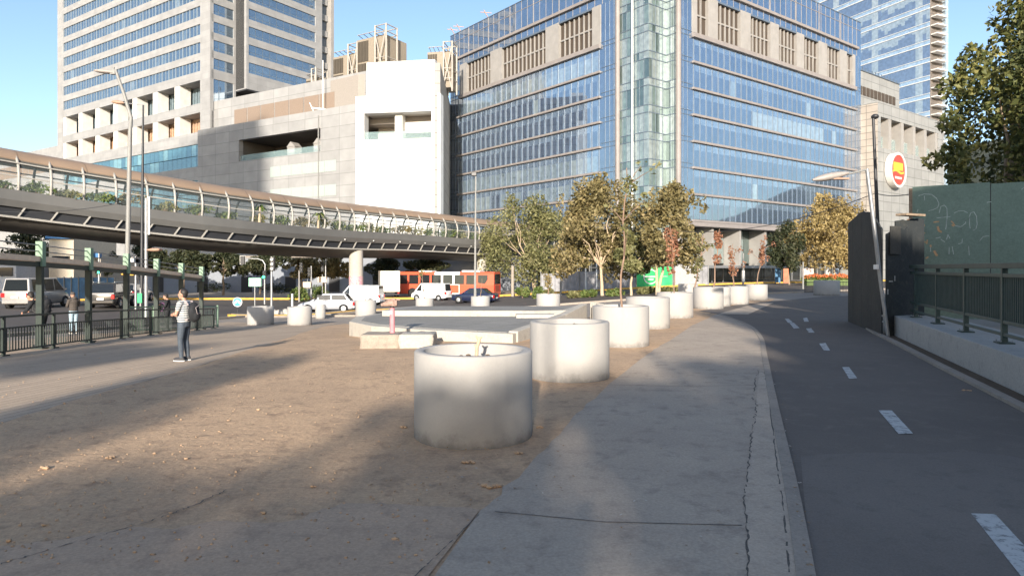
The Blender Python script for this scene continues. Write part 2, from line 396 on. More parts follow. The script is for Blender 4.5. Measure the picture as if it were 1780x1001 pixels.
def curve_pts(px, n=4):                                   # smooth a list of picture points on the ground
    P = [G(*p) for p in px]; out = []
    for i in range(len(P) - 1):
        p0, p1, p2, p3 = P[max(i - 1, 0)], P[i], P[i + 1], P[min(i + 2, len(P) - 1)]
        for k in range(n):
            t = k / n
            out.append(0.5 * ((2 * p1) + (-p0 + p2) * t + (2 * p0 - 5 * p1 + 4 * p2 - p3) * t * t + (-p0 + 3 * p1 - 3 * p2 + p3) * t ** 3))
    out.append(P[-1]); return [(p.x, p.y) for p in out]
# base: fine grid near, reaching the horizon
def base():
    mb = MB(); xs = [-2500, -900, -400, -200, -130] + [-90 + 2 * i for i in range(96)] + [140, 220, 400, 900, 2500]
    ys = [-1500, -400, -120, -40] + [-10 + 2 * i for i in range(81)] + [190, 260, 400, 900, 3000]
    vs = [(x, y, T(x, y)) for y in ys for x in xs]; n = len(xs)
    mb.add(vs, [(j * n + i, j * n + i + 1, (j + 1) * n + i + 1, (j + 1) * n + i) for j in range(len(ys) - 1) for i in range(n - 1)], True)
    o = mb.build('ground', M['ground']); o['kind'] = 'structure'
base()
road_near = [(-18.2, -5), (-18.6, 14), (-19.0, 30), (-20, 42), (-19, 49.5), (-10, 50.5), (2, 51), (10, 51.8), (16, 53.5), (23, 57.5), (33, 65), (60, 82), (112, 112)]
road_far = [(112, 140), (70, 117), (45, 101), (30, 92), (12, 83.5), (-2, 79.5), (-20, 77), (-45, 77), (-62, 64), (-66, 40), (-66, -5)]
sheet('road', road_near + road_far, M['road'], 0.012, 2.0)
ribbon('near_kerb', road_near, 0.35, 0.14, M['kerb'])
ribbon('far_kerb', road_far, 0.4, 0.22, M['yellow'])
# concrete walk in front and to the right, with the kerb of the cycle lane
kerb_px = [(1425, 1200), (1400, 1001), (1375, 850), (1352, 740), (1340, 680), (1328, 615), (1322, 588), (1300, 566), (1250, 547)]
kl = curve_pts(kerb_px)
dirt_edge = [(850, 886), (905, 826), (960, 770), (1010, 715), (1066, 665), (1110, 628), (1150, 602), (1205, 566), (1250, 546), (1300, 532), (1340, 526)]
de = [tuple(G(*p)[:2]) for p in dirt_edge]
def jag(pts, a, n=4, seed=3):
    r_ = random.Random(seed); out = []
    for p, q in zip(pts[:-1], pts[1:]):
        for k in range(n):
            t = k / n; out.append((p[0] + (q[0] - p[0]) * t + r_.uniform(-a, a), p[1] + (q[1] - p[1]) * t + r_.uniform(-a, a)))
    out.append(pts[-1]); return out
dej = jag(de, 0.035, 6)
path_far = [tuple(G(*p)[:2]) for p in ((1350, 527), (1300, 540))]
sheet('concrete_path', [(-0.9, -4), (-0.9, 3.0)] + [tuple(G(835, 893)[:2])] + dej[:-1] + [tuple(G(1345, 527)[:2]), tuple(G(1300, 548)[:2])] + kl[::-1] + [(2.2, -4)], M['path'], 0.035, 1.0)
# dirty slab bottom left
sl = [tuple(G(*p)[:2]) for p in ((834, 890), (760, 884), (680, 879), (610, 877), (560, 890), (520, 906), (470, 914), (420, 909), (360, 912), (300, 925), (240, 921), (150, 935), (60, 948), (-60, 960), (-300, 985))]
sheet('dirty_slab', [(-1.0, -4), (-1.0, 3.0)] + [sl[0]] + jag(sl, 0.03, 4, 5)[1:] + [(-12, -4)], M['slab'], 0.024, 1.0)
# dirt
strip_edge = [(-400, 905), (-150, 800), (0, 738), (120, 700), (330, 642), (430, 610), (500, 588), (548, 572), (570, 566)]
se = [tuple(G(*p)[:2]) for p in strip_edge]
sheet('dirt_plaza', jag(se, 0.06, 5, 9) + [tuple(G(600, 563)[:2]), (-4.5, 31), (3.5, 31), (5.0, 36), (11, 44), (16, 48.5), (18.5, 47.0)] + dej[::-1][1:] + [(-0.7, 3.0), (-0.7, -4), (-30, -4)], M['dirt'], 0.014, 1.0)
# paved strip along the bus island
sheet('strip_paving', se + [tuple(G(590, 561)[:2]), (-10.5, 42.5), (-18.3, 43), (-17.3, 30), (-16.6, 14), (-30, 3), (-38, 6)], M['tiles'], 0.012, 1.0)
# cycle lane
rk_px = [(1900, 775), (1780, 714), (1700, 673), (1620, 632), (1560, 600), (1530, 585), (1505, 570), (1488, 556), (1484, 543), (1492, 532), (1520, 524)]
rk = curve_pts(rk_px)
rk0 = [(4.2 + 1.6, -4), (6.6, 5.0)]
sheet('cycle_lane', kl + [tuple(G(1215, 541)[:2]), tuple(G(1290, 529)[:2]), tuple(G(1345, 524)[:2]), tuple(G(1430, 516)[:2]), tuple(G(1560, 512)[:2]), tuple(G(1600, 518)[:2])] + rk[::-1] + rk0[::-1] + [(2.6, -4)], M['bike'], 0.024, 1.0)
ribbon('cycle_lane_kerb', kl, 0.13, 0.045, M['kerb'], 0.0, 0.6)
ribbon('right_kerb', rk, 0.18, 0.08, M['kerb'])
sheet('dirt_verge', [(p[0] + .1, p[1]) for p in rk[:22]] + [(13.2, 22.3), (8.85 + .1, 11.0), (7.8, 7.8)], M['soil'], 0.03, 1.0)
def dash(px, w0=0.0):
    a, b, c, d = [G(*p, 0.03) for p in px]; mb = MB(); k = 5; r_ = random.Random(px[0][0])
    for i in range(k):
        t0, t1 = i / k, (i + 1) / k
        q = [a.lerp(d, t0), b.lerp(c, t0), b.lerp(c, t1), a.lerp(d, t1)]
        mb.quad(*[Vector((v.x, v.y, T(v.x, v.y) + 0.032)) for v in q])
    return mb
dm = MB()
for px in [((1688, 892), (1730, 893), (1830, 1001), (1775, 1001)), ((1527, 713), (1550, 713), (1587, 753), (1562, 754)), ((1464, 638), (1476, 638), (1490, 657), (1476, 658)),
           ((1424, 597), (1435, 596), (1443, 609), (1432, 609)), ((1401, 571), (1410, 570), (1416, 578), (1406, 578)), ((1396, 553), (1403, 552), (1406, 559), (1398, 559)),
           ((1364, 554), (1371, 554), (1378, 560), (1370, 561)), ((1372, 561), (1380, 561), (1390, 570), (1380, 571))]:
    s_ = dash(px); dm.add(s_.v, s_.f)
o = dm.build('lane_marking', M['white']); o['kind'] = 'structure'
M['bike2'] = ground_mat('asphalt_patch', (.20, .172, .148), (.175, .15, .13), (.15, .13, .113), 0.6, 20, 0.85, 0.35)
sheet('asphalt_patch', [tuple(G(*p)[:2]) for p in ((1392, 797), (1440, 793), (1520, 790), (1600, 792), (1680, 788), (1760, 797), (1900, 830), (1900, 1120), (1440, 1120), (1408, 1001))], M['bike2'], 0.028, 1.0)
M['path2'] = ground_mat('path_patch', (.50, .41, .32), (.43, .35, .275), (.33, .27, .215), 0.9, 12, 0.9, 0.3)
sheet('path_strip', [tuple(G(*p)[:2]) for p in ((1303, 1060), (1299, 930), (1294, 860), (1303, 800), (1307, 760), (1312, 725), (1316, 690), (1320, 650), (1334, 652), (1342, 715), (1353, 780), (1368, 880), (1389, 1001), (1398, 1060))], M['path2'], 0.0385, 1.0)
# cracks and joints
def crack(name, px, w, seed, off=0.039, amp=2.6, steps=16):
    r_ = random.Random(seed); P = []
    for (x0, y0), (x1, y1) in zip(px[:-1], px[1:]):
        for k in range(steps):
            t = k / steps; P.append((x0 + (x1 - x0) * t + r_.uniform(-amp, amp), y0 + (y1 - y0) * t))
    mb = MB(); prev = None
    for p in P:
        g = G(*p, off); ww = w * r_.uniform(0.2, 1.5); z = T(g.x, g.y) + off; c = ((g.x - ww, g.y, z), (g.x + ww, g.y, z))
        if prev and r_.random() > .14: mb.quad(prev[0], prev[1], c[1], c[0])
        prev = c
    o = mb.build(name, M['crack']); o['kind'] = 'structure'
crack('pavement_crack', [(1301, 1001), (1299, 930), (1293, 860), (1303, 800), (1306, 760), (1312, 725), (1316, 700), (1308, 690), (1318, 640)], 0.008, 4)
crack('pavement_crack', [(1372, 1001), (1362, 880), (1348, 790), (1338, 700), (1326, 625)], 0.007, 5, 0.039, 1.0)
crack('pavement_joint', [(720, 1001), (780, 944), (836, 890)], 0.005, 6, 0.039, 0.8)
crack('pavement_crack', [(-10, 982), (120, 945), (260, 905), (330, 880), (400, 848)], 0.007, 8, 0.028, 4)
def hjoint(px, name='pavement_joint', off=0.039, w=0.006):
    mb = MB(); prev = None
    for p in px:
        g = G(*p, off); z = T(g.x, g.y) + off; c = ((g.x, g.y - w, z), (g.x, g.y + w, z))
        if prev: mb.quad(prev[0], c[0], c[1], prev[1])
        prev = c
    o = mb.build(name, M['crack']); o['kind'] = 'structure'
hjoint([(860, 888), (1050, 906), (1290, 912)]); hjoint([(1045, 668), (1180, 671), (1310, 669)])
# median with its yellow kerb in front of the silver car
med = [tuple(G(*p)[:2]) for p in ((396, 551), (480, 552), (560, 549), (620, 543), (700, 539))]
ribbon('median', [(p[0], p[1] + 1.0) for p in med], 2.0, 0.15, M['kerb']); ribbon('median_kerb', med, 0.28, 0.2, M['yellow'])
# grit, pebbles, litter and dry leaves on the plaza
pb = MB()
for _ in range(900):
    px = rng.uniform(-100, 900); py = rng.uniform(590, 985)
    if px > 600 and py > 640 and px > 850 - (py - 640) * 0.0: continue
    g = G(px, py); s_ = rng.uniform(0.005, 0.013) * (1.9 if rng.random() < 0.04 else 1)
    pb.ell((g.x, g.y, T(g.x, g.y) + 0.028), s_ * rng.uniform(.8, 1.6), s_, s_ * 0.6, 6, 4)
o = pb.build('gravel', M['dirt']); o['kind'] = 'stuff'
lf = MB()
for _ in range(260):
    if rng.random() < 0.5: px, py = rng.uniform(700, 1000), rng.uniform(740, 860)
    elif rng.random() < .5: px, py = rng.uniform(850, 1300), rng.uniform(560, 980)
    else: py = rng.uniform(600, 1000); px = 1340 + (py - 680) * .19 + abs(rng.gauss(0, 9)) + 6
    g = G(px, py, .045); a = rng.uniform(0, 6.3); s_ = rng.uniform(.008, .022); z = T(g.x, g.y) + .045
    c_, n_ = math.cos(a) * s_, math.sin(a) * s_
    lf.quad((g.x - c_, g.y - n_, z), (g.x + n_ * .6, g.y - c_ * .6, z + .004), (g.x + c_, g.y + n_, z + .006), (g.x - n_ * .6, g.y + c_ * .6, z))
o = lf.build('leaf_litter', leaf_mat('dry_leaf', [(.30, .18, .08), (.22, .13, .07), (.5, .46, .4)], 0.0)); o['kind'] = 'stuff'

# ---------------------------------------------------------------- hills beyond
def hill():
    mb = MB(); A = [R(a) for a in range(-20, 62, 2)]; rows = []
    r_ = random.Random(11)
    def ridge(y): return 36 + 58 * ss((y - 70) / 190) + 55 * ss((y - 250) / 500) - 30 * ss((30 - y) / 120)
    ys = [-150 + 14 * i for i in range(90)]
    for j in range(9):
        t = j / 8
        for y in ys:
            h = ridge(y) * math.sin(t * math.pi / 2) ** 0.8 if j < 8 else ridge(y)
            mb.v.append((330 + 230 * t + 20 * math.sin(y * .02), y, h - 2 + (r_.uniform(-2.2, 2.8) if j else 0)))
    n = len(ys)
    for j in range(8):
        for i in range(n - 1): mb.f.append([j * n + i, j * n + i + 1, (j + 1) * n + i + 1, (j + 1) * n + i]); mb.r.append(rng.random()); mb.sm.append(False); mb.mi.append(0)
    o = mb.build('wooded_hill', plain('hill_forest', (.045, .05, .03), .95, var=.6, scale=.15, coord='Object')); o['kind'] = 'structure'
hill()
# ---------------------------------------------------------------- buildings
BEIGE = (.29, .285, .278)
# --- glass office block ------------------------------------------------------
dL = Vector((-.617, .787)); dR = Vector((.797, .603)).normalized()
Cc = Vector((24.5, 98.0)); D_ = Cc + dL * 2.33; B_ = D_ - dR * 3.96; A_ = B_ + dL * 5.88
GL = Fr(A_, dL); GR = Fr(Cc, dR)
M['g_blue'] = glass_mat('office_glass', [(0, (.04, .064, .118)), (.17, (.05, .078, .138)), (.34, (.062, .092, .155)), (.62, (.085, .122, .185)), (.76, (.175, .235, .285)), (.9, (.235, .295, .33))], (.86, .94, 1.0), .42, .03, .006)
M['g_jamb'] = glass_mat('office_glass_jamb', [(0, (.14, .20, .285)), (.5, (.18, .24, .32))], (.85, .93, 1.0), .3)
M['g_span'] = glass_mat('office_spandrel', [(0, (.105, .155, .235)), (.5, (.125, .18, .265))], (.86, .94, 1.0), .42, .03, .006)
M['g_pale'] = glass_mat('pale_corner_glass', [(0, (.17, .21, .205)), (.3, (.22, .255, .25)), (.6, (.12, .165, .155)), (.8, (.05, .075, .07))], (.85, .97, .97), .2, .05, .006)
M['mould'] = plain('facade_moulding', (.24, .215, .203), .6, scale=.8)
M['louvre'] = panel_mat('louvre_slats', (.20, .155, .12), (0, 0), 9.0, 0.16, 0.05, .7, .05, mcol=.35)
M['gframe'] = plain('window_frame_dark', (.10, .13, .17), .4)
M['pier'] = plain('beige_pier', (.28, .265, .248), .7, scale=.6)
Z = [9.2 + 3.95 * k for k in range(8)]                    # floor levels 9.2 ... 36.85
TOP = 50.4
gb = thing('office_building', 'blue glass office block with corner glass bay, brown louvre panels and pink ledges', 'building', (Cc.x, Cc.y, -1))
def sec(fr, L, e0, e1, bay, jw, first, zcut0=0):
    """one curtain-wall face of length L: glass from e0 to e1 in the storeys, edge strips outside"""
    nb = max(1, round((e1 - e0) / bay)); b = (e1 - e0) / nb
    for k in range(first, 7):
        z0, z1 = Z[k], Z[k + 1]
        w = MB(); pr = [(0.0, .55), (.25, .4), (.5, .2), (.7, .1), (.1, .5), (.35, .3)][k % 6]
        for i in range(nb):
            s = e0 + i * b
            base = (.84 if k == 6 else .80 if k in (1, 2) else .2) if fr is GL else .15
            r_ = base + rng.uniform(-.05, .13) if rng.random() < (.93 if fr is GL else .90) else rng.random()
            if fr is GR and k == 4 and 17 < s < 40: r_ = .95
            w.fquad(fr, s + jw, s + b, z0 + .35, z1 - 1.15, 0, r_)
        win = w.build('ribbon_window', M['g_blue'], gb)
        j = MB()
        for i in range(nb): j.fquad(fr, e0 + i * b, e0 + i * b + jw, z0 + .35, z1 - 1.15, 0.001)
        j.build('jamb', M['g_jamb'], win)
        q = MB()
        for i in range(nb): q.fquad(fr, e0 + i * b, e0 + i * b + b, z1 - 1.15, z1, 0.0)
        q.build('spandrel', M['g_span'], gb)
        # edge glass
        for a, c in ((0.0, e0), (e1, L)):
            q = MB(); m_ = max(1, round((c - a) / 1.4))
            for i in range(m_):
                q.fquad(fr, a + (c - a) * i / m_, a + (c - a) * (i + 1) / m_, z0, z0 + .7, 0, rng.random() * .3)
                q.fquad(fr, a + (c - a) * i / m_, a + (c - a) * (i + 1) / m_, z0 + .7, z1, 0, rng.random() * .5)
            q.build('edge_glass', M['g_blue'], gb)
        f = MB()
        f.fbox(fr, e0 - .4, e1 + .1, 0.012, .40, z0 - .05, z0 + .27)
        f.build('ledge', M['mould'], gb)
    f = MB()                                               # mullions and transoms
    for i in range(nb + 1): f.fbox(fr, e0 + i * b - .035, e0 + i * b + .035, .004, .075, Z[first] + .33, 36.7)
    for zz in Z[first:]:
        f.fbox(fr, 0, e0 - .4, .005, .06, zz + .66, zz + .74); f.fbox(fr, 0, e0 - .4, .005, .06, zz - .04, zz + .04)
        f.fbox(fr, e1 + .1, L, .005, .06, zz + .66, zz + .74); f.fbox(fr, e1 + .1, L, .005, .06, zz - .04, zz + .04)
    for a, c in ((0.0, e0 - .4), (e1 + .1, L)):
        m_ = max(1, round((c - a) / .9))
        for i in range(1, m_): f.fbox(fr, a + (c - a) * i / m_ - .025, a + (c - a) * i / m_ + .025, .003, .05, Z[first], 43.6)
    f.build('mullion_grid', M['gframe'], gb)
def crown(fr, L, openings, e0, e1):
    q = MB(); nb = round(L / 1.7)
    for i in range(nb):
        a, c = L * i / nb, L * (i + 1) / nb
        q.fquad(fr, a, c, 43.6, 45.0, 0, rng.random() * .5)
        q.fquad(fr, a, c, 45.0, TOP - 1.6, 0, rng.random() * .45); q.fquad(fr, a, c, TOP - 1.6, TOP, 0, rng.random() * .4)
    for a, c in ((0, e0), (e1, L)):
        for z0, z1 in ((36.85, 39.2), (39.2, 41.5), (41.5, 43.6)):
            q.fquad(fr, a, (a + c) / 2, z0, z1, 0, rng.random() * .7); q.fquad(fr, (a + c) / 2, c, z0, z1, 0, rng.random() * .7)
    q.build('parapet_glass', M['g_blue'], gb)
    f = MB(); f.fbox(fr, e0, e1, .012, .5, 36.7, 37.35); f.build('ledge', M['mould'], gb)
    f = MB(); f.fbox(fr, e0 - .5, e1 + 1, .012, .42, 44.85, 45.3); f.build('ledge', M['mould'], gb)
    f = MB(); f.fbox(fr, 0, L, .004, .05, TOP - 1.64, TOP - 1.56)
    for i in range(1, nb): f.fbox(fr, L * i / nb - .025, L * i / nb + .025, .003, .05, 43.6, TOP)
    for i in range(1, 7): f.fbox(fr, L * i / 7 - .05, L * i / 7 + .05, .006, .09, 45.3, TOP)
    f.build('parapet_grid', M['mould'], gb)
    f = MB(); f.fbox(fr, 0, L, -.3, .08, TOP, TOP + .12); f.build('roof_trim', M['gframe'], gb)
    prev = e0
    for a, c in openings + [(e1, e1)]:
        if a - prev > .05: w = MB(); w.fbox(fr, prev, a, -.6, .12, 37.35, 43.6); w.build('pier', M['pier'], gb)
        prev = c
    for a, c in openings:
        p = MB(); p.fbox(fr, a, c, -.7, -.45, 37.35, 43.6); lo = p.build('louvre_panel', M['louvre'], gb)
        g = MB(); n_ = max(2, round((c - a) / 1.15))
        for i in range(1, n_): g.fbox(fr, a + (c - a) * i / n_ - .09, a + (c - a) * i / n_ + .09, -.44, -.2, 37.35, 43.3)
        g.fbox(fr, a, c, -.43, -.25, 40.3, 40.55); g.build('louvre_frame', M['pier'], lo)
        g = MB(); g.fbox(fr, a, c, -.44, .1, 43.3, 43.6); g.build('lintel', M['gframe'], lo)
LL, LR = 47.2, 55.4
sec(GL, LL, 4.1, 44.2, 1.62, .42, 0); sec(GR, LR, 3.4, 53.2, 1.5, .22, 0)
def sp(fr, pairs): return [(min(fr.s_at(a), fr.s_at(b)), max(fr.s_at(a), fr.s_at(b))) for a, b in pairs]
crown(GL, LL, sorted(sp(GL, [(812, 853), (873, 949), (972, 1030)])), 3.7, 43.6)
crown(GR, LR, sorted(sp(GR, [(1211, 1230), (1247, 1286), (1304, 1338), (1353, 1384), (1397, 1422), (1437, 1459), (1471, 1481)])), 3.0, 53.0)
q = MB()                                                   # core behind the glass, roof, podium
far = A_ + dL * LL; rt = Cc + dR * LR; bk = far + dR * 62
inn = lambda p, k: (p.x + (dL.x + dR.x) * k, p.y + (dL.y + dR.y) * k)
q.prism([inn(A_, .75), inn(D_, .75), (rt.x + dL.x * .75, rt.y + dL.y * .75), (bk.x, bk.y), (far.x + dR.x * .75, far.y + dR.y * .75)], 9.15, TOP - .4)
q.build('core', plain('dark_interior', (.05, .055, .06), .8), gb)
q = MB(); q.fbox(GL, 0, LL, -1.6, .25, 8.3, 9.1); q.fbox(GR, 0.3, LR, -1.6, .45, 8.5, 9.1); q.build('soffit', M['mould'], gb)
q = MB(); q.prism([inn(A_, 4), inn(D_, 4), (rt.x + dL.x * 4, rt.y + dL.y * 4), (bk.x, bk.y), (far.x + dR.x * 4, far.y + dR.y * 4)], -3, 9.12); pod = q.build('ground_floor', glass_mat('lobby_glass', [(0, (.015, .017, .018)), (.6, (.03, .033, .03)), (.85, (.10, .11, .10))], (.8, .85, .8), .12), gb)
# lobby fronts: glass bays between beige fins under the overhang
for fr, L in ((GL, LL), (GR, LR)):
    q = MB()
    for i in range(int(L / 3.0)): q.fbox(fr, 1 + i * 3.0, 1.12 + i * 3.0, -3.9, -3.7, -2, 8.4)
    for zz in (2.2, 4.9): q.fbox(fr, .2, L, -3.88, -3.72, zz, zz + .12)
    q.build('lobby_frame', M['steel'], gb)
for i, s in enumerate((1.2, 8.4, 15.6, 22.8)):
    q = MB(); q.fbox(GR, s, s + .5, -3.4, -.4, 2.6, 8.5); q.build('fin', M['pier'], gb)
    q = MB()
    for j in range(4): q.fbox(GR, s + .55 + j * 1.65, s + 2.1 + j * 1.65, -3.35, -3.3, 3.0, 8.4)
    q.build('lobby_window', M['g_pale'], gb)
q = MB(); q.fbox(GR, 0, 30, -3.5, 1.8, 2.2, 2.6); q.build('canopy', M['steel'], gb)
# corner bay
q = MB(); f = MB()
for o_, d_, L_ in ((B_, dL, 5.88), (D_, -dR, 3.96), (Cc, dL, 2.33)):
    fr = Fr(o_, d_); m_ = max(2, round(L_ / .8))
    if d_ is dL and L_ < 3: fr.n = -fr.n if fr.n.dot(Vector((-1, -0.2))) < 0 else fr.n
    for k in range(-1, 11):
        z0 = 9.2 + 3.95 * k
        for (a, c, kk) in ((z0, z0 + 1.1, .5), (z0 + 1.1, z0 + 3.95, .0)):
            if k == -1 and kk: continue
            for i in range(m_): q.fquad(fr, L_ * i / m_, L_ * (i + 1) / m_, a, min(c, TOP), 0, rng.random())
            f.fbox(fr, .03, L_ - .03, .004, .07, c - .05, c + .05)
    for i in range(1, m_): f.fbox(fr, L_ * i / m_ - .03, L_ * i / m_ + .03, .003, .05, 6.5, TOP)
cb = q.build('corner_bay', M['g_pale'], gb); f.build('bay_frame', M['gframe'], cb)
for p, rr in ((A_ + dL * .05, .38), (Cc, .42)):
    q = MB(); q.tube([(p.x - .15, p.y - .35, -2.5), (p.x - .15, p.y - .35, TOP + 3)], rr, 10); q.build('mast', M['mould'], gb)
q = MB(); p = B_ + dL * 2.9
q.tube([(p.x - .2, p.y - .3, 6), (p.x - .2, p.y - .3, TOP)], .16, 8); q.build('drain_pipe', M['whitemetal'], gb)
q = MB(); q.prism([(A_.x, A_.y), (B_.x, B_.y), (D_.x, D_.y), (D_.x + dR.x * 2 + dL.x * 2, D_.y + dR.y * 2 + dL.y * 2), (A_.x + dR.x * 2, A_.y + dR.y * 2)], 4.6, 5.2); q.build('bay_floor', M['mould'], gb)
for s in (43.5, 45.8, 34.0):                               # brackets on the left roof edge
    q = MB(); b = GL.P(s, -.2, TOP); q.beam(b, b + Vector((-.9, -.3, 1.5)), .12, .12); q.beam(b + Vector((-1.6, 0, 1.2)), b + Vector((.6, 0, 1.0)), .12, .12); q.build('roof_bracket', M['rust'], gb)

# --- hotel tower on the left ---------------------------------------------------
tl = Vector((-.831, .556)).normalized(); tr = Vector((.556, .831)).normalized()
E0 = Vector((-62, 137)); E1 = E0 + tr * 5.9; E2 = E1 - tl * 3.6; E3 = E2 + tr * 20.1
TL = Fr(E0, tl); TN = Fr(E0, tr, (1, -.5)); TS = Fr(E1, -tl, (-1, -1)); TR = Fr(E2, tr, (1, -.5))
pm = panel_mat('tower_panels_left', BEIGE, tl, 2.9, 1.25, .015, mcol=.7); pr_ = panel_mat('tower_panels_right', BEIGE, tr, 2.2, 1.25, .015, mcol=.7)
M['g_tower'] = glass_mat('tower_glass', [(0, (.045, .07, .10)), (.45, (.06, .09, .12)), (.7, (.085, .12, .15)), (.88, (.16, .20, .22))], (.80, .90, 1.0), .34, .03, .006)
M['g_teal'] = glass_mat('teal_glass', [(0, (.04, .10, .13)), (.5, (.06, .15, .18)), (.8, (.17, .30, .31))], (.72, .9, .97), .3)
ht = thing('hotel_tower', 'tall beige hotel tower with long blue ribbon windows and open column galleries', 'building', (E0.x, E0.y, -1))
LT = 69.2; TT = 82; W0, W1 = 3.5, 65.9
rows = [(43.2 + 3.78 * k, 43.2 + 3.78 * k + 2.25) for k in range(10)]
w = MB(); zs = [(-3, 14.5, 0)]
cuts = [(15.0, 20.6), (23.4, 28.1), (30.6, 34.6), (36.5, 41.3)] + rows
za = -3
for a, b in cuts + [(TT, TT)]:
    if a > za: w.fbox(TL, W0, W1, -.8, 0, za, a)
    za = b
w.fbox(TL, 0, W0, -.8, .03, -3, TT); w.fbox(TL, W1, LT, -.8, .03, -3, TT)
w.build('front_wall', pm, ht)
for a, b in rows:
    q = MB(); n_ = 46
    for i in range(n_):
        s0, s1 = W0 + (W1 - W0) * i / n_, W0 + (W1 - W0) * (i + 1) / n_
        q.fquad(TL, s0, s1, a, b, -.22, rng.random() * (.95 if rng.random() < .4 else .5))
    win = q.build('ribbon_window', M['g_tower'], ht)
    q = MB()
    for i in range(n_ + 1):
        s = W0 + (W1 - W0) * i / n_; q.fbox(TL, s - .05, s + .05 + (.18 if i % 2 else 0), -.215, -.12, a, b)
    q.build('mullion', plain('tower_mullion', (.17, .21, .25), .4) if 'tm' not in M else M['tm'], win); M['tm'] = bpy.data.materials['tower_mullion']
for (a, b, s1, mm) in ((23.4, 28.1, W1, 'g_teal'), (15.0, 20.6, W1, 'g_teal')):
    q = MB()
    for i in range(34):
        s0_, s1_ = W0 + (s1 - W0) * i / 34, W0 + (s1 - W0) * (i + 1) / 34
        q.fquad(TL, s0_, s1_ - .08, a, a + (b - a) * .47, -.25); q.fquad(TL, s0_, s1_ - .08, a + (b - a) * .5, b, -.25)
    q.build('gallery_window', M[mm], ht)
cols_s = [3.5 + 8.85 * i for i in range(1, 8)]
for a, b, deep in ((30.6, 34.6, .75), (36.5, 41.3, .9)):
    for s in cols_s[:7]:
        q = MB(); q.fbox(TL, s - .95, s + .95, -2.6, -.05, a, b); q.build('column', plain('white_column', (.60, .58, .54), .7, scale=1) if 'wc' not in M else M['wc'], ht); M['wc'] = bpy.data.materials['white_column']
    q = MB(); q.fbox(TL, W0, W1, -3.4, -3.2, a, b)
    for k in range(60):
        s = W0 + (W1 - W0) * k / 60; q.fbox(TL, s, s + .45, -3.19, -3.0, a, b - .6)
    q.build('gallery_back', plain('gallery_timber' if a < 35 else 'gallery_glass', (.36, .24, .16) if a < 35 else (.13, .17, .19), .5, var=.3, scale=2), ht)
    q = MB(); q.fbox(TL, W0, W1, -3.2, -.7, b - .02, b + .3); q.fbox(TL, W0, W1, -3.2, -.7, a - .3, a + .01); q.build('gallery_slab', M['mould'], ht)
w = MB()                                                   # right-hand faces
def face(fr, L, w0, w1, zb, mw, npan, rowset, tall=None):
    za = zb
    for a, b in (tall or []) + rowset + [(TT, TT)]:
        w.fbox(fr, w0, w1, -.6, 0, za, a); za = b
    w.fbox(fr, 0.02, w0, -.6, .02, zb, TT); w.fbox(fr, w1, L - .02, -.6, .02, zb, TT)
    for a, b in (tall or []) + rowset:
        q = MB()
        for i in range(npan):
            s0, s1 = w0 + (w1 - w0) * i / npan, w0 + (w1 - w0) * (i + 1) / npan
            h_ = a + (b - a) * .3
            q.fquad(fr, s0 + .06, s1 - .06, a + .05, h_ - .05, -.2, rng.random() * .6); q.fquad(fr, s0 + .06, s1 - .06, h_ + .05, b - .05, -.2, rng.random() * .6)
        win = q.build('ribbon_window', M['g_tower'], ht)
        q = MB(); q.fbox(fr, w0, w1, -.3, -.24, a, b); q.build('window_frame', M['tm'], win)
face(TN, 5.9, .35, 5.4, -3, .1, 3, rows, [(34.6, 41.2)])
face(TR, 20.1, .6, 18.2, 39.8, .1, 10, rows)
w.fbox(TS, 0, 3.55, -.6, 0, 39.8, TT)
w.build('side_wall', pr_, ht)
q = MB(); fin = Fr(E3, tr, (1, -.5))
q.fbox(fin, .05, 2.6, -2.2, -1.6, 30, TT); q.build('stair_strip', M['gframe'], ht)
for k in range(12):
    q = MB(); q.fbox(fin, .1, 2.5, -1.58, -1.0, 38.2 + k * 3.78, 39.6 + k * 3.78); q.build('stair_band', pr_, ht)
q = MB(); q.fbox(fin, 2.6, 3.5, -2.4, .1, 30, TT); q.build('end_fin', M['pier'], ht)
q = MB(); k0 = E0 + tl * .9 + tr * .65; k3 = E3 + tl * .7
q.prism([k0, (E1 + tl * .7), (E2 + tl * .7), k3, (k3 + tl * 66), (E0 + tl * 69 + tr * 6), (E0 + tl * 69 + tr * 3.5), (k0 + tr * 2.9)], 40.0, TT - .3)
q.prism([(k0.x, k0.y), (E1 + tl * .7), (E1 + tl * 1 + tr * 20), (k3 + tl * 66), (E0 + tl * 69 + tr * 3.5), (k0 + tr * 2.9)], -3, 40.0)
q.build('core', plain('tower_core', (.05, .05, .05), .8), ht)
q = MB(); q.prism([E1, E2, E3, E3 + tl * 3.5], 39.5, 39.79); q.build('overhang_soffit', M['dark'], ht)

# --- shopping mall -------------------------------------------------------------
ml = Vector((-.861, .508)).normalized(); M0 = Vector((-26.5, 113)); MLf = Fr(M0, ml)
wl = Vector((.986, -.16)).normalized(); WB = Fr(M0, wl)
M['mall'] = panel_mat('mall_panels', (.285, .28, .272), ml, 4.2, 2.05, .04, mcol=.62)
M['mallw'] = panel_mat('mall_white_panels', (.72, .71, .69), wl, 3.4, 2.0, .02, .6, .015, mcol=.85)
mb_ = thing('shopping_mall', 'beige panelled shopping mall with a bright white block and a recessed dark terrace', 'building', (M0.x, M0.y, -1))
LM = 43.0; o0, o1 = MLf.s_at(557), MLf.s_at(415)
w = MB(); w.fbox(MLf, 0.02, o0, -1, 0, -3, 30); w.fbox(MLf, o1, LM, -1, 0, -3, 30); w.fbox(MLf, o0, o1, -1, 0, 26.8, 30); w.fbox(MLf, o0, o1, -1, 0, -3, 22.7)
w.build('front_wall', M['mall'], mb_)
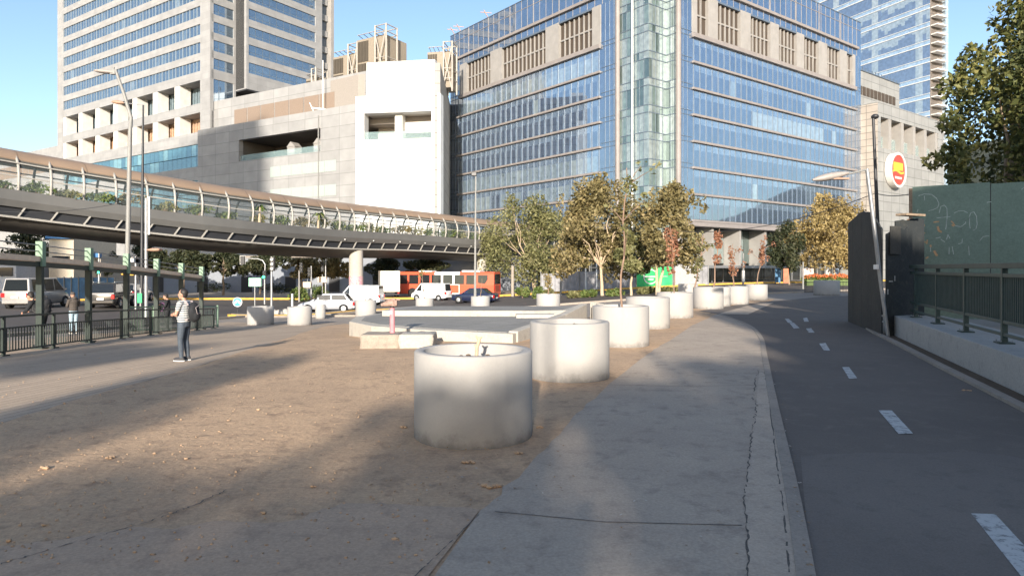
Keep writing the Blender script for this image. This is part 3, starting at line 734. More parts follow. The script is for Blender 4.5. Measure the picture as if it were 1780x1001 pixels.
q = MB(); q.fbox(MLf, o0, o1, -9, -8.6, 22.7, 26.8); q.fbox(MLf, o0, o1, -9, -.99, 26.8, 27.2); q.fbox(MLf, o0, o1, -9, -.99, 22.2, 22.69); q.fbox(MLf, o0 - .3, o0, -9, -.99, 22.7, 26.8); q.fbox(MLf, o1, o1 + .3, -9, -.99, 22.7, 26.8); q.build('terrace_recess', plain('terrace_dark', (.10, .09, .08), .8), mb_)
for s in (o0 + 1.4, o0 + 8.3):
    q = MB(); q.fbox(MLf, s, s + 2.0, -3.2, -1.6, 22.7, 24.6); q.hexa([MLf.P(s - .1, -3.3, 24.6), MLf.P(s + 2.1, -3.3, 24.6), MLf.P(s + 2.1, -1.5, 24.6), MLf.P(s - .1, -1.5, 24.6), MLf.P(s + .9, -3.3, 25.5), MLf.P(s + 1.1, -3.3, 25.5), MLf.P(s + 1.1, -1.5, 25.5), MLf.P(s + .9, -1.5, 25.5)]); q.build('terrace_kiosk', M['pier'], mb_)
M['balglass'] = clear_glass('balustrade_glass', (.40, .55, .55), .22)
q = MB(); q.fbox(MLf, o0, o1, -.5, -.46, 22.7, 23.9); q.build('glass_balustrade', M['balglass'], mb_)
for z0, s0 in ((19.0, 4.5), (14.8, 4.5)):                  # pale green strips
    q = MB()
    for i in range(6): q.fbox(MLf, s0 + i * 2.8, s0 + i * 2.8 + 2.75, .01, .05, z0, z0 + 1.9)
    q.build('green_panel_strip', plain('pale_green_panel', (.33, .375, .34), .3) if 'pg' not in M else M['pg'], mb_); M['pg'] = bpy.data.materials['pale_green_panel']
q = MB(); q.fbox(MLf, 8.6, 8.8, .02, .15, -2, 29); q.build('drain_pipe', M['greypole'], mb_)
# upper set-back wall with brown louvres
q = MB(); q.fbox(MLf, -1.5, LM + 2, -4.5, -3.6, 29, 36.6); q.build('setback_wall', M['mall'], mb_)
for i in range(7):
    s = 8.5 + i * 4.0; q = MB(); q.fbox(MLf, s, s + 3.75, -3.58, -3.5, 30.8, 34.0); q.build('louvre_panel', plain('tan_louvre', (.22, .165, .125), .7) if 'tanl' not in M else M['tanl'], mb_); M['tanl'] = bpy.data.materials['tan_louvre']
q = MB(); q.fbox(MLf, 0.5, LM, -3.6, -.9, 29.5, 29.9); q.build('ledge', M['mall'], mb_)
q = MB(); b = MLf.P(10, -2.2, 30); q.tube([b, b + Vector((0, 0, 9.5))], .09, 6); q.beam(b + Vector((-2, 0, .9)), b + Vector((2, 0, .5)), .5, .25); q.beam(b + Vector((-1.6, 0, .2)), b + Vector((-2.4, 0, 1.9)), .12, .12); q.build('roof_lamp_mast', M['whitemetal'], mb_)
# white block
w = MB(); a0, a1 = WB.s_at(633), WB.s_at(750); LW = 14.8
w.fbox(WB, 0.03, a0, -2, 0.03, -3, 31.2); w.fbox(WB, a1, LW, -2, 0.03, -3, 31.2); w.fbox(WB, a0, a1, -2, .03, 28.3, 31.2); w.fbox(WB, a0, a1, -2, .03, -3, 23.8)
w.fbox(WB, 1.75, LW - 1.1, -3, -.6, 31.2, 37.0)
w.build('white_block', M['mallw'], mb_)
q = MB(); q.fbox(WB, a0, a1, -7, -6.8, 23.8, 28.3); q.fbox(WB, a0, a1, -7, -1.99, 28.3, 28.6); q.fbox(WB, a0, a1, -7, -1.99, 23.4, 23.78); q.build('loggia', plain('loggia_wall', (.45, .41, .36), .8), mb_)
q = MB(); q.fbox(WB, a0 + 5, a0 + 6.3, -3, -1.2, 23.8, 28.3); q.fbox(WB, a0 + 6.3, a1, -3.2, -3, 25.4, 27.2); q.build('loggia_pier', M['wc'], mb_)
q = MB(); q.fbox(WB, a0, a1, -.4, -.36, 23.8, 25.2); q.build('glass_balustrade', M['balglass'], mb_)
E = WB.P(LW, 0, 0); RT = Fr((E.x, E.y), (far.x - E.x, far.y - E.y), (1, 0))
LRt = math.hypot(far.x - E.x, far.y - E.y)
q = MB(); q.fbox(RT, .05, LRt, -1, 0, -3, 36.2); q.build('return_wall', panel_mat('mall_return', (.265, .25, .23), RT.d, 4, 2.05, .06), mb_)
q = MB(); e2 = MLf.P(LM, -5, 0)
q.prism([(M0 + Vector((-.5, 4.0))), (E.x - 1.5, E.y + 3.5), (far.x - 1.5, far.y), (far.x - 20, far.y + 40), (e2.x, e2.y + 30), (e2.x + .5, e2.y + .3)], 27.2, 36.1)
q.prism([(M0 + Vector((-3, 10.0))), (E.x - 1.5, E.y + 9), (far.x - 1.5, far.y), (far.x - 20, far.y + 40), (e2.x, e2.y + 30), (e2.x + 2, e2.y + 8)], -3, 27.2)
q.build('core', plain('mall_core', (.27, .24, .21), .8), mb_)
# --- rooftop cooling units
M['steel_b'] = plain('beige_pipe_steel', (.34, .31, .27), .5)
M['cool'] = plain('cooling_unit_beige', (.25, .21, .16), .7)
M['slat'] = panel_mat('cooling_slats', (.25, .21, .16), (0, 0), 9, .35, .12, .8, .05, mcol=.3)
def cooler(px0, px1, Y, z0, z1, label, dirv=(-.861, .508), dep=6, truss=True, split=.42):
    fr = Fr(U((px0 + px1) / 2, 100, Y).xy, dirv); c = fr.o
    t = thing('cooling_unit', label, 'cooling unit', (c.x, c.y, z0), 0, 'cooling units on the mall roof')
    wd = (px1 - px0) / F * Y
    q = MB(); q.fbox(fr, -wd * .5, wd * .5, -dep, 0, z0, z1); q.build('casing', M['cool'], t)
    q = MB()
    for zz in (z0 + .4, (z0 + z1) / 2 + .15):
        for k in range(4): q.fbox(fr, wd * (.5 - split) + k * wd * split / 4 + .04 - (0.02), wd * (.5 - split) + (k + 1) * wd * split / 4 - .08, .01, .12, zz, zz + (z1 - z0) / 2 - .6)
    q.build('louvre', M['slat'], t)
    if truss:
        q = MB(); x0, x1 = -wd * .62, -wd * .25
        pts = [(x0, .8), (x1, .8), (x0, -2.2), (x1, -2.2)]
        for s, d in pts: q.tube([fr.P(s, d, z0 - 1), fr.P(s, d, z1 + 1.6)], .17, 6)
        for zz in (z0 + 1.5, (z0 + z1) / 2, z1 + .2, z1 + 1.5):
            for a, b in ((0, 1), (2, 3), (0, 2), (1, 3)): q.tube([fr.P(*pts[a], zz), fr.P(*pts[b], zz)], .1, 6)
        q.tube([fr.P(*pts[0], z0 - 1), fr.P(*pts[1], z1)], .12, 6); q.tube([fr.P(*pts[1], z0), fr.P(*pts[0], z1 + 1)], .12, 6)
        for k in range(5): q.tube([fr.P(-wd * .3 + k * wd * .18, -dep * .5, z1 + .1), fr.P(-wd * .3 + k * wd * .18, .2, z1 + .9)], .07, 5)
        q.tube([fr.P(-wd * .3, .1, z1 + .9), fr.P(wd * .45, .1, z1 + .9)], .08, 5)
        q.build('pipe_frame', M['steel_b'], t)
cooler(611, 678, 124, 36.2, 45.0, 'tallest beige cooling unit on the mall roof, right of the hotel tower')
cooler(572, 628, 128, 36.2, 43.0, 'middle beige cooling unit with white pipe frame beside the hotel tower')
cooler(528, 556, 133, 36.2, 40.0, 'lowest beige cooling unit in front of the hotel tower windows')
cooler(742, 784, 126, 36.2, 43.0, 'small beige cooling unit between white block and blue glass office', (-.98, .2), 4)

# --- far right mall wing, with the round sign -----------------------------------
S0 = Vector((rt.x, rt.y)); S1 = S0 - dL * 3.2; WF = Fr(S1, dR); WP = Fr(S0, -dL, (-1, -.5))
M['wing'] = panel_mat('wing_panels', (.262, .262, .252), dR, 3.5, 1.9, .05); M['wingp'] = panel_mat('wing_pier_panels', (.33, .29, .25), dL, 3, 1.3, .06)
wg = thing('mall_wing', 'pale mall wing with vertical slot openings right of the glass office', 'building', (S1.x, S1.y, -1))
LWg = 31.3; s0_, s1_ = WF.s_at(1531), WF.s_at(1631)
w = MB(); zt = 34.4
w.fbox(WF, 0, s0_, -3, 0, -3, zt); w.fbox(WF, s1_, LWg, -3, 0, -3, zt); w.fbox(WF, s0_, s1_, -3, 0, 31.6, zt); w.fbox(WF, s0_, s1_, -3, 0, -3, 25.6)
w.build('front_wall', M['wing'], wg)
q = MB(); q.fbox(WP, 0.0, 3.19, -.8, .02, -3, zt - .3); q.build('side_pier', M['wingp'], wg)
for i in range(5):
    s = s0_ + (s1_ - s0_) * (i + .62) / 4.9; q = MB(); q.fbox(WF, s, s + 1.2, -4.5, -.05, 25.6, 31.6); q.build('fin', M['pier'], wg)
q = MB(); q.fbox(WF, s0_, s1_, -6, -5.6, 25.6, 31.6); q.fbox(WF, s0_, s1_, -5.6, -2.9, 31.55, 31.9); q.build('opening_back', M['gframe'], wg)
q = MB(); q.fbox(WF, s0_, s1_, -1.2, -1.16, 25.6, 28.2); q.build('glass_balustrade', M['balglass'], wg)
q = MB(); q.fbox(WF, -3, 26, -9, -7, 30, 43.4); q.build('upper_wall', M['wing'], wg)
q = MB(); u0 = WF.s_at(1501)
for i in range(15):
    s = -1.6 + i * 1.72; q.fbox(WF, s, s + 1.35, -6.98, -6.9, 38.4 - .0, 40.2)
q.build('high_window_row', M['louvre'], wg)
q = MB(); q.fbox(WF, -3, 26, -7.2, -6.8, 43.4, 43.6)
for i in range(20): q.fbox(WF, -2.5 + i * 1.45, -2.38 + i * 1.45, -7.3, -7.1, 43.6, 44.3)
q.build('roof_railing', M['gframe'], wg)
q = MB(); b0 = WF.P(LWg, -5, 0); q.prism([WF.P(.2, -2.9, 0).xy, WF.P(LWg - .2, -2.9, 0).xy, WF.P(LWg, -30, 0).xy, WF.P(.2, -30, 0).xy], -3, 25.4); q.prism([WF.P(.2, -6.2, 0).xy, WF.P(LWg - .2, -6.2, 0).xy, WF.P(LWg, -30, 0).xy, WF.P(.2, -30, 0).xy], 25.4, 34.2); q.build('core', M['wing'], wg)
sg = thing('round_sign', 'big round red shop sign with white rim and yellow lettering on pale wall', 'sign', WF.P(6.1, 0, 21.5))
def disc(fr, s, z, r0, r1, d0, d1, n=40):
    q = MB(); vs = []
    for rr, d in ((r0, d0), (r0, d1), (r1, d1), (r1, d0)):
        for k in range(n): a = 2 * math.pi * k / n; vs.append(fr.P(s + rr * math.cos(a), d, z + rr * math.sin(a)))
    fs = []
    for j in range(3):
        for k in range(n): k2 = (k + 1) % n; fs.append((j * n + k, j * n + k2, (j + 1) * n + k2, (j + 1) * n + k))
    q.add(vs, fs); return q
disc(WF, 6.1, 21.5, 3.45, 3.0, .1, 1.3).build('rim', M['wc'], sg)
q = MB(); q.add([WF.P(6.1 + 3.02 * math.cos(k * math.pi / 20), 1.15, 21.5 + 3.02 * math.sin(k * math.pi / 20)) for k in range(40)], [tuple(range(40))]); q.build('face', plain('sign_red', (.62, .06, .04), .4), sg)
yl = plain('sign_yellow', (.85, .42, .05), .4)
q = MB()
for k in range(9):                                        # yellow letter strokes and the wave beneath
    q.fbox(WF, 4.1 + k * .46, 4.38 + k * .46, 1.16, 1.2, 21.5 + .1 * math.sin(k), 23.0)
for k in range(12):
    s = 3.75 + k * .4; z = 20.95 + .22 * math.sin(k * .55); q.hexa([WF.P(s, 1.16, z), WF.P(s + .4, 1.16, z + .1), WF.P(s + .4, 1.2, z + .1), WF.P(s, 1.2, z), WF.P(s, 1.16, z + .42), WF.P(s + .4, 1.16, z + .5), WF.P(s + .4, 1.2, z + .5), WF.P(s, 1.2, z + .42)])
q.fbox(WF, 4.0, 8.2, 1.155, 1.158, 21.5, 22.9)
q.build('lettering', yl, sg)
q = MB()
for k in range(7): q.fbox(WF, 4.7 + k * .42, 4.98 + k * .42, 1.16, 1.2, 19.75, 20.2)
q.build('small_lettering', M['wc'], sg)
gs = thing('hanging_sign', 'small green and white hanging sign at the far end of pale wing', 'sign', WF.P(27, .1, 14.5))
q = MB(); q.fbox(WF, 26.0, 28.6, .1, .4, 14.6, 18.4); q.build('panel', M['wc'], gs)
q = MB(); q.fbox(WF, 26.2, 28.4, .41, .45, 16.2, 18.2); q.fbox(WF, 26.2, 28.4, .41, .45, 14.7, 15.5); q.build('emblem', plain('sign_green', (.05, .35, .10), .4), gs)

# --- blue glass skyscraper behind -----------------------------------------------
kd = Vector((-.4, .917)).normalized(); K0 = Vector((106.5, 170)); KF = Fr(K0, kd, (-1, -.3)); kr = Vector((.917, .4)).normalized(); KB = Fr(K0, kr, (0, -1))
sk = thing('skyscraper', 'very tall pale blue glass tower with white balconies on its right edge', 'building', (K0.x, K0.y, -1))
M['g_sky'] = glass_mat('skyscraper_glass', [(0, (.12, .165, .25)), (.55, (.14, .19, .27)), (.72, (.30, .36, .39)), (.88, (.36, .41, .42))], (.85, .93, 1.0), .28, .03, .006)
M['g_band'] = glass_mat('skyscraper_band', [(0, (.33, .44, .55)), (.5, (.38, .49, .60))], (.8, .92, 1.0), .35)
for k in range(24):
    z = 24 + 4.55 * k; q = MB(); n_ = 44
    for i in range(n_):
        s0, s1 = 43.0 * i / n_, 43.0 * (i + 1) / n_; pale = i in (2, 3, 15, 16, 28, 29)
        bl = .55 + .2 * math.sin(i * 1.7) if k in (7, 8, 9) and 4 < i < 26 else rng.random() * .5
        blind = rng.uniform(.35, .95) if (k in (8, 9, 10)) else 0
        r_ = rng.uniform(.75, .95) if pale else rng.random() * .6
        if blind and not pale and i < 24:
            zz = z + 3.35 - 3.35 * blind * (.5 + .5 * math.sin(i * .5 + k)) ** .5
            q.fquad(KF, s0, s1, z, zz, 0, r_); q.fquad(KF, s0, s1, zz, z + 3.35, 0, .8)
        else: q.fquad(KF, s0, s1, z, z + 3.35, 0, r_)
    q.build('ribbon_window', M['g_sky'], sk)
    q = MB()
    for i in range(22): q.fquad(KF, 43.0 * i / 22, 43.0 * (i + 1) / 22, z + 3.35, z + 4.55, .001)
    sd = q.build('spandrel', M['g_band'], sk)
    q = MB(); q.fbox(KF, 0, 43, .004, .14, z + 3.3, z + 3.5); q.fbox(KF, 0, 43, .004, .14, z + 4.45, z + 4.58); q.build('trim', M['whitemetal'], sd)
    for h in (0, 2.27):
        q = MB(); q.fbox(KB, 0.6, 4.6, -.2, 1.5, z + 3.5 + h, z + 3.8 + h); q.build('balcony', M['whitemetal'], sk)
q = MB(); q.prism([KF.P(.3, -.4, 0).xy, KF.P(42.5, -.4, 0).xy, KF.P(42.5, -6, 0).xy, KF.P(.3, -6, 0).xy], 10, 132); q.fbox(KB, .2, 6.2, -6, -.3, 10, 132); q.build('core', plain('skyscraper_core', (.27, .235, .21), .7), sk)
q = MB(); q.fbox(KB, 5.2, 6.2, -.3, .6, 10, 132); q.build('corner_fin', M['g_band'], sk)
# --- low pale block left of the hotel
lb = thing('low_building', 'low beige building with a brown window band left of the hotel tower', 'building', (-150, 190, -1))
fr = Fr(U(110, 200, 178).xy, (-.831, .556))
q = MB(); q.fbox(fr, -4, 90, -20, 0, -3, 35.2); q.build('wall', pm, lb)
q = MB()
for i in range(18): q.fbox(fr, 2 + i * 4, 5.6 + i * 4, .02, .06, 28.6, 32.0)
q.build('window_band', M['tanl'], lb)
# ---------------------------------------------------------------- foliage
LEAFS = {
 'olive': leaf_mat('olive_leaves', [(.065, .07, .028), (.155, .155, .06), (.22, .21, .09), (.31, .285, .14)]),
 'brown': leaf_mat('autumn_brown_leaves', [(.08, .07, .03), (.19, .155, .065), (.25, .205, .09), (.34, .26, .13)]),
 'yellow': leaf_mat('autumn_yellow_leaves', [(.13, .09, .03), (.27, .20, .075), (.36, .27, .11), (.44, .33, .15)]),
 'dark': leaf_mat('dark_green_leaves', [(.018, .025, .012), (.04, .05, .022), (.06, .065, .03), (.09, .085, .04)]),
 'green': leaf_mat('fresh_green_leaves', [(.05, .08, .02), (.10, .15, .035), (.16, .20, .06), (.24, .24, .09)]),
 'plane': leaf_mat('plane_tree_leaves', [(.035, .05, .018), (.08, .095, .03), (.15, .15, .045), (.28, .25, .08)]),
 'red': leaf_mat('withered_red_leaves', [(.20, .08, .045), (.32, .14, .08), (.40, .20, .12), (.26, .15, .08)]),
}
def leaves(mb, blobs, n, size, rg, up=0.35, shell=.55):
    vol = [b[3] * b[4] * b[5] for b in blobs]; tot = sum(vol)
    for b, v in zip(blobs, vol):
        k = max(6, int(n * (v ** .8) / sum(x ** .8 for x in vol)))
        tone = rg.uniform(-.22, .22)
        for _ in range(k):
            while True:
                p = Vector((rg.uniform(-1, 1), rg.uniform(-1, 1), rg.uniform(-1, 1)))
                if shell < p.length < 1.0 or (p.length < 1 and rg.random() < .25): break
            c = Vector((b[0] + p.x * b[3], b[1] + p.y * b[4], b[2] + p.z * b[5]))
            nr = Vector((rg.gauss(0, 1), rg.gauss(0, 1), rg.gauss(up, 1)))
            if nr.length < .1: continue
            nr.normalize(); t = nr.cross(Vector((rg.gauss(0, 1), rg.gauss(0, 1), rg.gauss(0, 1))))
            if t.length < .05: continue
            t.normalize(); q = nr.cross(t); s_ = size * rg.uniform(.55, 1.35)
            r_ = min(1, max(0, rg.random() * .75 + .12 + tone))
            mb.quad(c - t * s_, c - q * s_ * .55 + nr * s_ * .15, c + t * s_, c + q * s_ * .55 + nr * s_ * .15, r_)
def limb(mb, a, b, r0, r1, rg, n=6, wob=.06):
    a = Vector(a); b = Vector(b); L = (b - a).length; P = []; Rr = []
    for i in range(n + 1):
        t = i / n; k = math.sin(t * math.pi) * L * wob
        P.append(a.lerp(b, t) + Vector((rg.uniform(-k, k), rg.uniform(-k, k), rg.uniform(-k, k) * .3))); Rr.append(r0 + (r1 - r0) * t)
    mb.tube(P, Rr, 7)
    return P
def tree(name, label, base, crown, n, size, lm, bark, trunk_r, fork=None, nb=34, seed=1, spire=0.0, group=None, dens=.33, cat='tree'):
    """crown = (cx, cy, z0, z1, rx, ry) in metres relative to the base"""
    rg = random.Random(seed); t = thing(name, label, cat, base, 0, group)
    cx, cy, z0, z1, rx, ry = crown; H = z1 - z0; blobs = []
    while len(blobs) < nb:
        h = rg.random(); w = math.sin(math.pi * (0.20 + .74 * h) ** (.85 if not spire else .95)) ** .6
        if spire and h > .6: w *= 1 - .55 * (h - .6) / .4
        a = rg.uniform(0, 2 * math.pi); q = math.sqrt(rg.random()) * w
        s_ = dens * (.6 + .7 * rg.random()) * (1.0 if h < .75 else .75)
        blobs.append((cx + math.cos(a) * q * rx * .85, cy + math.sin(a) * q * ry * .85, z0 + H * (.06 + .86 * h), rx * s_, ry * s_, (H * .19 if not spire or h < .5 else H * .24) * (.6 + .6 * rg.random()) * (1 if not spire else .9)))
    for k in range(int(spire)):
        a = rg.uniform(0, 2 * math.pi); q = rg.uniform(.0, .75)
        blobs.append((cx + math.cos(a) * q * rx, cy + math.sin(a) * q * ry, z1 - H * (.04 + .3 * q * q), rx * .09, ry * .09, H * rg.uniform(.10, .17)))
    mb = MB(); leaves(mb, blobs, n, size, rg); mb.build('crown', LEAFS[lm], t, loc=(0, 0, 0))
    mb = MB(); zf = fork if fork else max(z0 * .8, .5)
    stems = [(0, 0)] if not fork else [(0.12, .1), (-.12, -.05)]
    tops = []
    for i, (dx, dy) in enumerate(stems):
        e = (dx * (6 if fork else 0) * .6 + cx * .3, dy * 3 + cy * .3, z0 + H * .15)
        limb(mb, (dx * .3, dy * .3, -.15), e, trunk_r, trunk_r * .6, rg, 7, .02); tops.append(e)
    for i in range(min(16, nb // 2)):
        b = blobs[(i * 2) % len(blobs)]; e = tops[i % len(tops)]
        limb(mb, Vector(e) * rg.uniform(.75, 1.0), (b[0], b[1], b[2]), trunk_r * .45, trunk_r * .1, rg, 5, .06)
    mb.build('trunk', bark, t, loc=(0, 0, 0))
    return t
def at(px, py): return G(px, py)
def ptree(name, label, pb, box, n, size, lm, bark, tr, depth=.9, **kw):
    """tree from the picture: base pixel, crown box pixels (x0, y0, x1, y1)"""
    b = at(*pb) if len(pb) == 2 else U(*pb); 
    if len(pb) == 3: b.z = T(b.x, b.y)
    s_ = b.y / F; x0, y0, x1, y1 = box
    z1 = HC + (HY - y0) * s_ - b.z; z0 = HC + (HY - y1) * s_ - b.z; cx = ((x0 + x1) / 2 - CX) * s_ - b.x; rx = (x1 - x0) / 2 * s_
    return tree(name, label, b, (cx, 0, z0, z1, rx, rx * depth), n, size, lm, bark, tr, **kw)
ptree('street_tree', 'round olive-green tree with pale forked trunk right of the red bus', (930, 507), (822, 345, 1002, 484), 12500, .2, 'olive', M['bark_p'], .17, fork=1.8, seed=3, nb=50, dens=.25)
ptree('street_tree', 'tall olive-brown tree with spiky upright top in the middle of the tree row', (1047, 514), (950, 318, 1125, 478), 12500, .19, 'brown', M['bark_p'], .19, seed=8, spire=18, nb=50, dens=.24)
ptree('street_tree', 'low olive tree with slim trunk behind the thin bare sapling', (1097, 514), (1062, 405, 1135, 468), 2800, .2, 'olive', M['bark_p'], .13, seed=12, nb=20)
ptree('street_tree', 'sparse autumn-brown tree with forked pale trunk in front of the green banner', (1143, 513), (1090, 330, 1240, 460), 8000, .19, 'brown', M['bark_p'], .16, fork=1.6, seed=15, spire=18, nb=40, dens=.23)
ptree('street_tree', 'golden yellow tree left of the black hoarding', (1452, 0, 92), (1368, 340, 1512, 462), 11000, .21, 'yellow', M['bark_p'], .2, seed=21, nb=46, spire=6)
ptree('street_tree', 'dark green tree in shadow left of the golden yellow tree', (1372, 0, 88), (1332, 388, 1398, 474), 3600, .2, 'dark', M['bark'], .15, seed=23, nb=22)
# trees in the shade under the bridge
for i, (px, Y, bx, lm, lab) in enumerate([
    (60, 84, (-30, 405, 120, 478), 'dark', 'dark tree under the skybridge behind the silver van'),
    (148, 80, (95, 425, 205, 482), 'dark', 'dark tree under the skybridge behind the dark SUV'),
    (255, 90, (205, 422, 305, 482), 'dark', 'dark tree under the skybridge behind the small tan lamp'),
    (318, 88, (285, 432, 370, 480), 'dark', 'dark tree under the skybridge behind the man in stripes'),
    (388, 90, (345, 430, 436, 478), 'dark', 'dark tree under the skybridge behind the round blue sign'),
    (452, 92, (418, 432, 505, 474), 'dark', 'dark tree under the skybridge behind the green street sign'),
    (524, 88, (490, 447, 560, 482), 'brown', 'olive-brown tree with twin stems behind the black traffic lights'),
    (560, 89, (535, 442, 618, 480), 'brown', 'sunlit brown tree left of the graffiti pillar'),
    (668, 93, (632, 440, 704, 486), 'dark', 'dark tree right of the graffiti pillar behind the box truck'),
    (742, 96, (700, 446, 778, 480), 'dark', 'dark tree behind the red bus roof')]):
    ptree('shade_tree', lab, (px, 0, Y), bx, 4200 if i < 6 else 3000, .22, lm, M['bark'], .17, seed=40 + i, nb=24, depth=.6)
# the big tree over the green hoarding
bt = U(1735, 0, 30); bt.z = 0
tree('plane_tree', 'large leafy plane tree rising behind the green hoarding', bt, (2.2, .5, 4.4, 15.5, 3.7, 4.0), 15000, .155, 'plane', M['bark'], .28, nb=80, seed=61, dens=.21)
rg = random.Random(5)
mb = MB(); base = U(1612, 292, 29.4)
leaves(mb, [(U(1690, 120, 29).x - bt.x, -1, U(1690, 120, 29).z, .7, .7, 1.1), (U(1655, 150, 29).x - bt.x, -1, U(1655, 150, 29).z, .6, .5, .55), (U(1660, 270, 29).x - bt.x, -1, U(1660, 270, 29).z, .65, .5, .7), (U(1622, 280, 29).x - bt.x, -1, U(1622, 280, 29).z, .45, .4, .35), (U(1650, 215, 29).x - bt.x, -1, U(1650, 215, 29).z, .5, .5, .5), (U(1668, 310, 29).x - bt.x, -1, U(1668, 310, 29).z, .5, .5, .5)], 1000, .15, rg)
pt = [o for o in bpy.data.objects if o.name == 'plane_tree'][0]
mb.build('outer_branch', LEAFS['plane'], pt, loc=(0, 0, 0))
def shrub(label, c, rx, ry, rz, n, size, lm, seed, group, cat='shrub', name='shrub', nb=7):
    rg = random.Random(seed); t = thing(name, label, cat, c, 0, group); mb = MB()
    bl = [(rg.uniform(-.6, .6) * rx, rg.uniform(-.6, .6) * ry, rz * rg.uniform(.3, .8), rx * .5, ry * .5, rz * .45) for _ in range(nb)]
    leaves(mb, bl, n, size, rg, .6); mb.build('foliage', LEAFS[lm], t, loc=(0, 0, 0))
    m2 = MB()
    for _ in range(4): m2.tube([(0, 0, -.1), (rg.uniform(-.3, .3) * rx, rg.uniform(-.3, .3) * ry, rz * .5)], .02, 5)
    m2.build('stem', M['twig'], t, loc=(0, 0, 0)); return t
for i, (px, py, w, h, lm, lab) in enumerate([
    (908, 518, 22, 14, 'green', 'round green bush left of the olive tree trunk'), (933, 519, 20, 17, 'green', 'green spiky bush at the foot of the olive tree'), (952, 518, 16, 13, 'olive', 'grey-green bush right of the olive tree trunk'),
    (1000, 518, 26, 10, 'olive', 'low olive bush on the yellow kerb between two trees'), (1025, 517, 24, 12, 'green', 'green bush left of the brown tree trunk'), (1068, 515, 30, 10, 'green', 'low green bush right of the brown tree trunk'),
    (1125, 511, 30, 9, 'olive', 'olive hedge bush under the green banner logo'), (1165, 510, 36, 9, 'olive', 'long olive hedge bush under the banner lettering'),
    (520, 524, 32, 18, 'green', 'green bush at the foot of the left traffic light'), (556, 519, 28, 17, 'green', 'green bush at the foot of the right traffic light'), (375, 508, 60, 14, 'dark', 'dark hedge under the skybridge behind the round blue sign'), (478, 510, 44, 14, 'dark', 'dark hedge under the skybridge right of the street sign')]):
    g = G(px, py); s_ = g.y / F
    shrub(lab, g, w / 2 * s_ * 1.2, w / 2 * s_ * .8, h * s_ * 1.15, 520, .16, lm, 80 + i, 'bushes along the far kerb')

# ---------------------------------------------------------------- skybridge
BP = [(-480, 40, 12.6, 6.1), (-230, 46, 12.1, 5.6), (0, 52.7, 11.6, 5.1), (240, 60, 10.75, 4.25), (400, 66.5, 10.15, 3.7), (560, 77, 9.95, 3.4), (700, 88, 9.85, 3.45), (860, 103, 9.45, 3.1), (955, 114, 9.2, 2.9)]
pts = [((p[0] - CX) / F * p[1], p[1], p[2], p[3]) for p in BP]
def cat_rom(P, n=24):
    out = []
    for i in range(len(P) - 1):
        p0, p1, p2, p3 = P[max(i - 1, 0)], P[i], P[i + 1], P[min(i + 2, len(P) - 1)]
        for k in range(n):
            t = k / n
            out.append(tuple(.5 * ((2 * b) + (-a + c) * t + (2 * a - 5 * b + 4 * c - d) * t * t + (-a + 3 * b - 3 * c + d) * t ** 3) for a, b, c, d in zip(p0, p1, p2, p3)))
    out.append(P[-1]); return out
fine = cat_rom(pts)
acc = [0.0]
for a, b in zip(fine[:-1], fine[1:]): acc.append(acc[-1] + math.hypot(b[0] - a[0], b[1] - a[1]))
def bridge_at(s):
    i = 0
    while i < len(acc) - 2 and acc[i + 1] < s: i += 1
    t = (s - acc[i]) / max(1e-6, acc[i + 1] - acc[i]); a, b = fine[i], fine[i + 1]
    p = [x + (y - x) * t for x, y in zip(a, b)]
    d = Vector((b[0] - a[0], b[1] - a[1])).normalized(); n_ = Vector((d.y, -d.x))
    return p, n_
def bpt(s, w, h):
    p, n_ = bridge_at(s); k = (p[2] - p[3]) / 6.2
    return Vector((p[0] + n_.x * w, p[1] + n_.y * w, p[3] + h * k))
SL = acc[-1]; NS = int(SL / 1.15)
br = thing('skybridge', 'long curved grey footbridge with tan tube roof and white ribs over the avenue', 'bridge', (pts[4][0], pts[4][1], -1))
def loft(prof, name, m, closed=False, smooth=True, s0=0, s1=SL):
    mb = MB(); n_ = int((s1 - s0) / 1.15); k = len(prof)
    vs = [bpt(s0 + (s1 - s0) * i / n_, w, h) for i in range(n_ + 1) for w, h in prof]; fs = []
    for i in range(n_):
        for j in range(k if closed else k - 1):
            j2 = (j + 1) % k; fs.append((i * k + j, (i + 1) * k + j, (i + 1) * k + j2, i * k + j2))
    mb.add(vs, fs, smooth); 
    return mb.build(name, m, br)
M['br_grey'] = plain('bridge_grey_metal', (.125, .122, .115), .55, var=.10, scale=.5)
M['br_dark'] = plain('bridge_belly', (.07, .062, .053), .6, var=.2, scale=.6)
M['br_roof'] = panel_mat('bridge_roof', (.26, .185, .13), (.6, .8), 4.6, 40, .05, .5, .03, mcol=.7)
M['br_rib'] = plain('bridge_rib_white', (.33, .31, .275), .5)
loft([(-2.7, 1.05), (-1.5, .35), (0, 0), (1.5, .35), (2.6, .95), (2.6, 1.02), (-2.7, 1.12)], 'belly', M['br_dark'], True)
loft([(2.62, .9), (2.72, .9), (2.72, 1.05), (2.62, 1.05)], 'edge_beam', M['br_rib'], True, False)
loft([(2.56, 1.03), (2.5, 1.71)], 'shadow_gap', M['dark'])  # dark sheet painting the shade in the recess between beam and fascia
loft([(2.45, 1.72), (2.75, 1.72), (2.95, 2.2), (2.95, 2.95), (2.6, 2.95), (2.6, 2.7), (-2.6, 2.7), (-2.6, 2.95), (-2.95, 2.95), (-2.95, 2.2), (-2.75, 1.72), (-2.45, 1.72)], 'fascia', M['br_grey'], True, False)
loft([(2.5, 5.12), (2.46, 5.36), (2.0, 5.84), (1.1, 6.14), (0, 6.24), (-1.1, 6.12), (-1.9, 5.85), (-2.32, 5.45), (-2.35, 5.32), (-1.85, 5.66), (-1.0, 5.9), (0, 6.0), (1.0, 5.9), (1.85, 5.66)], 'roof', M['br_roof'], True)
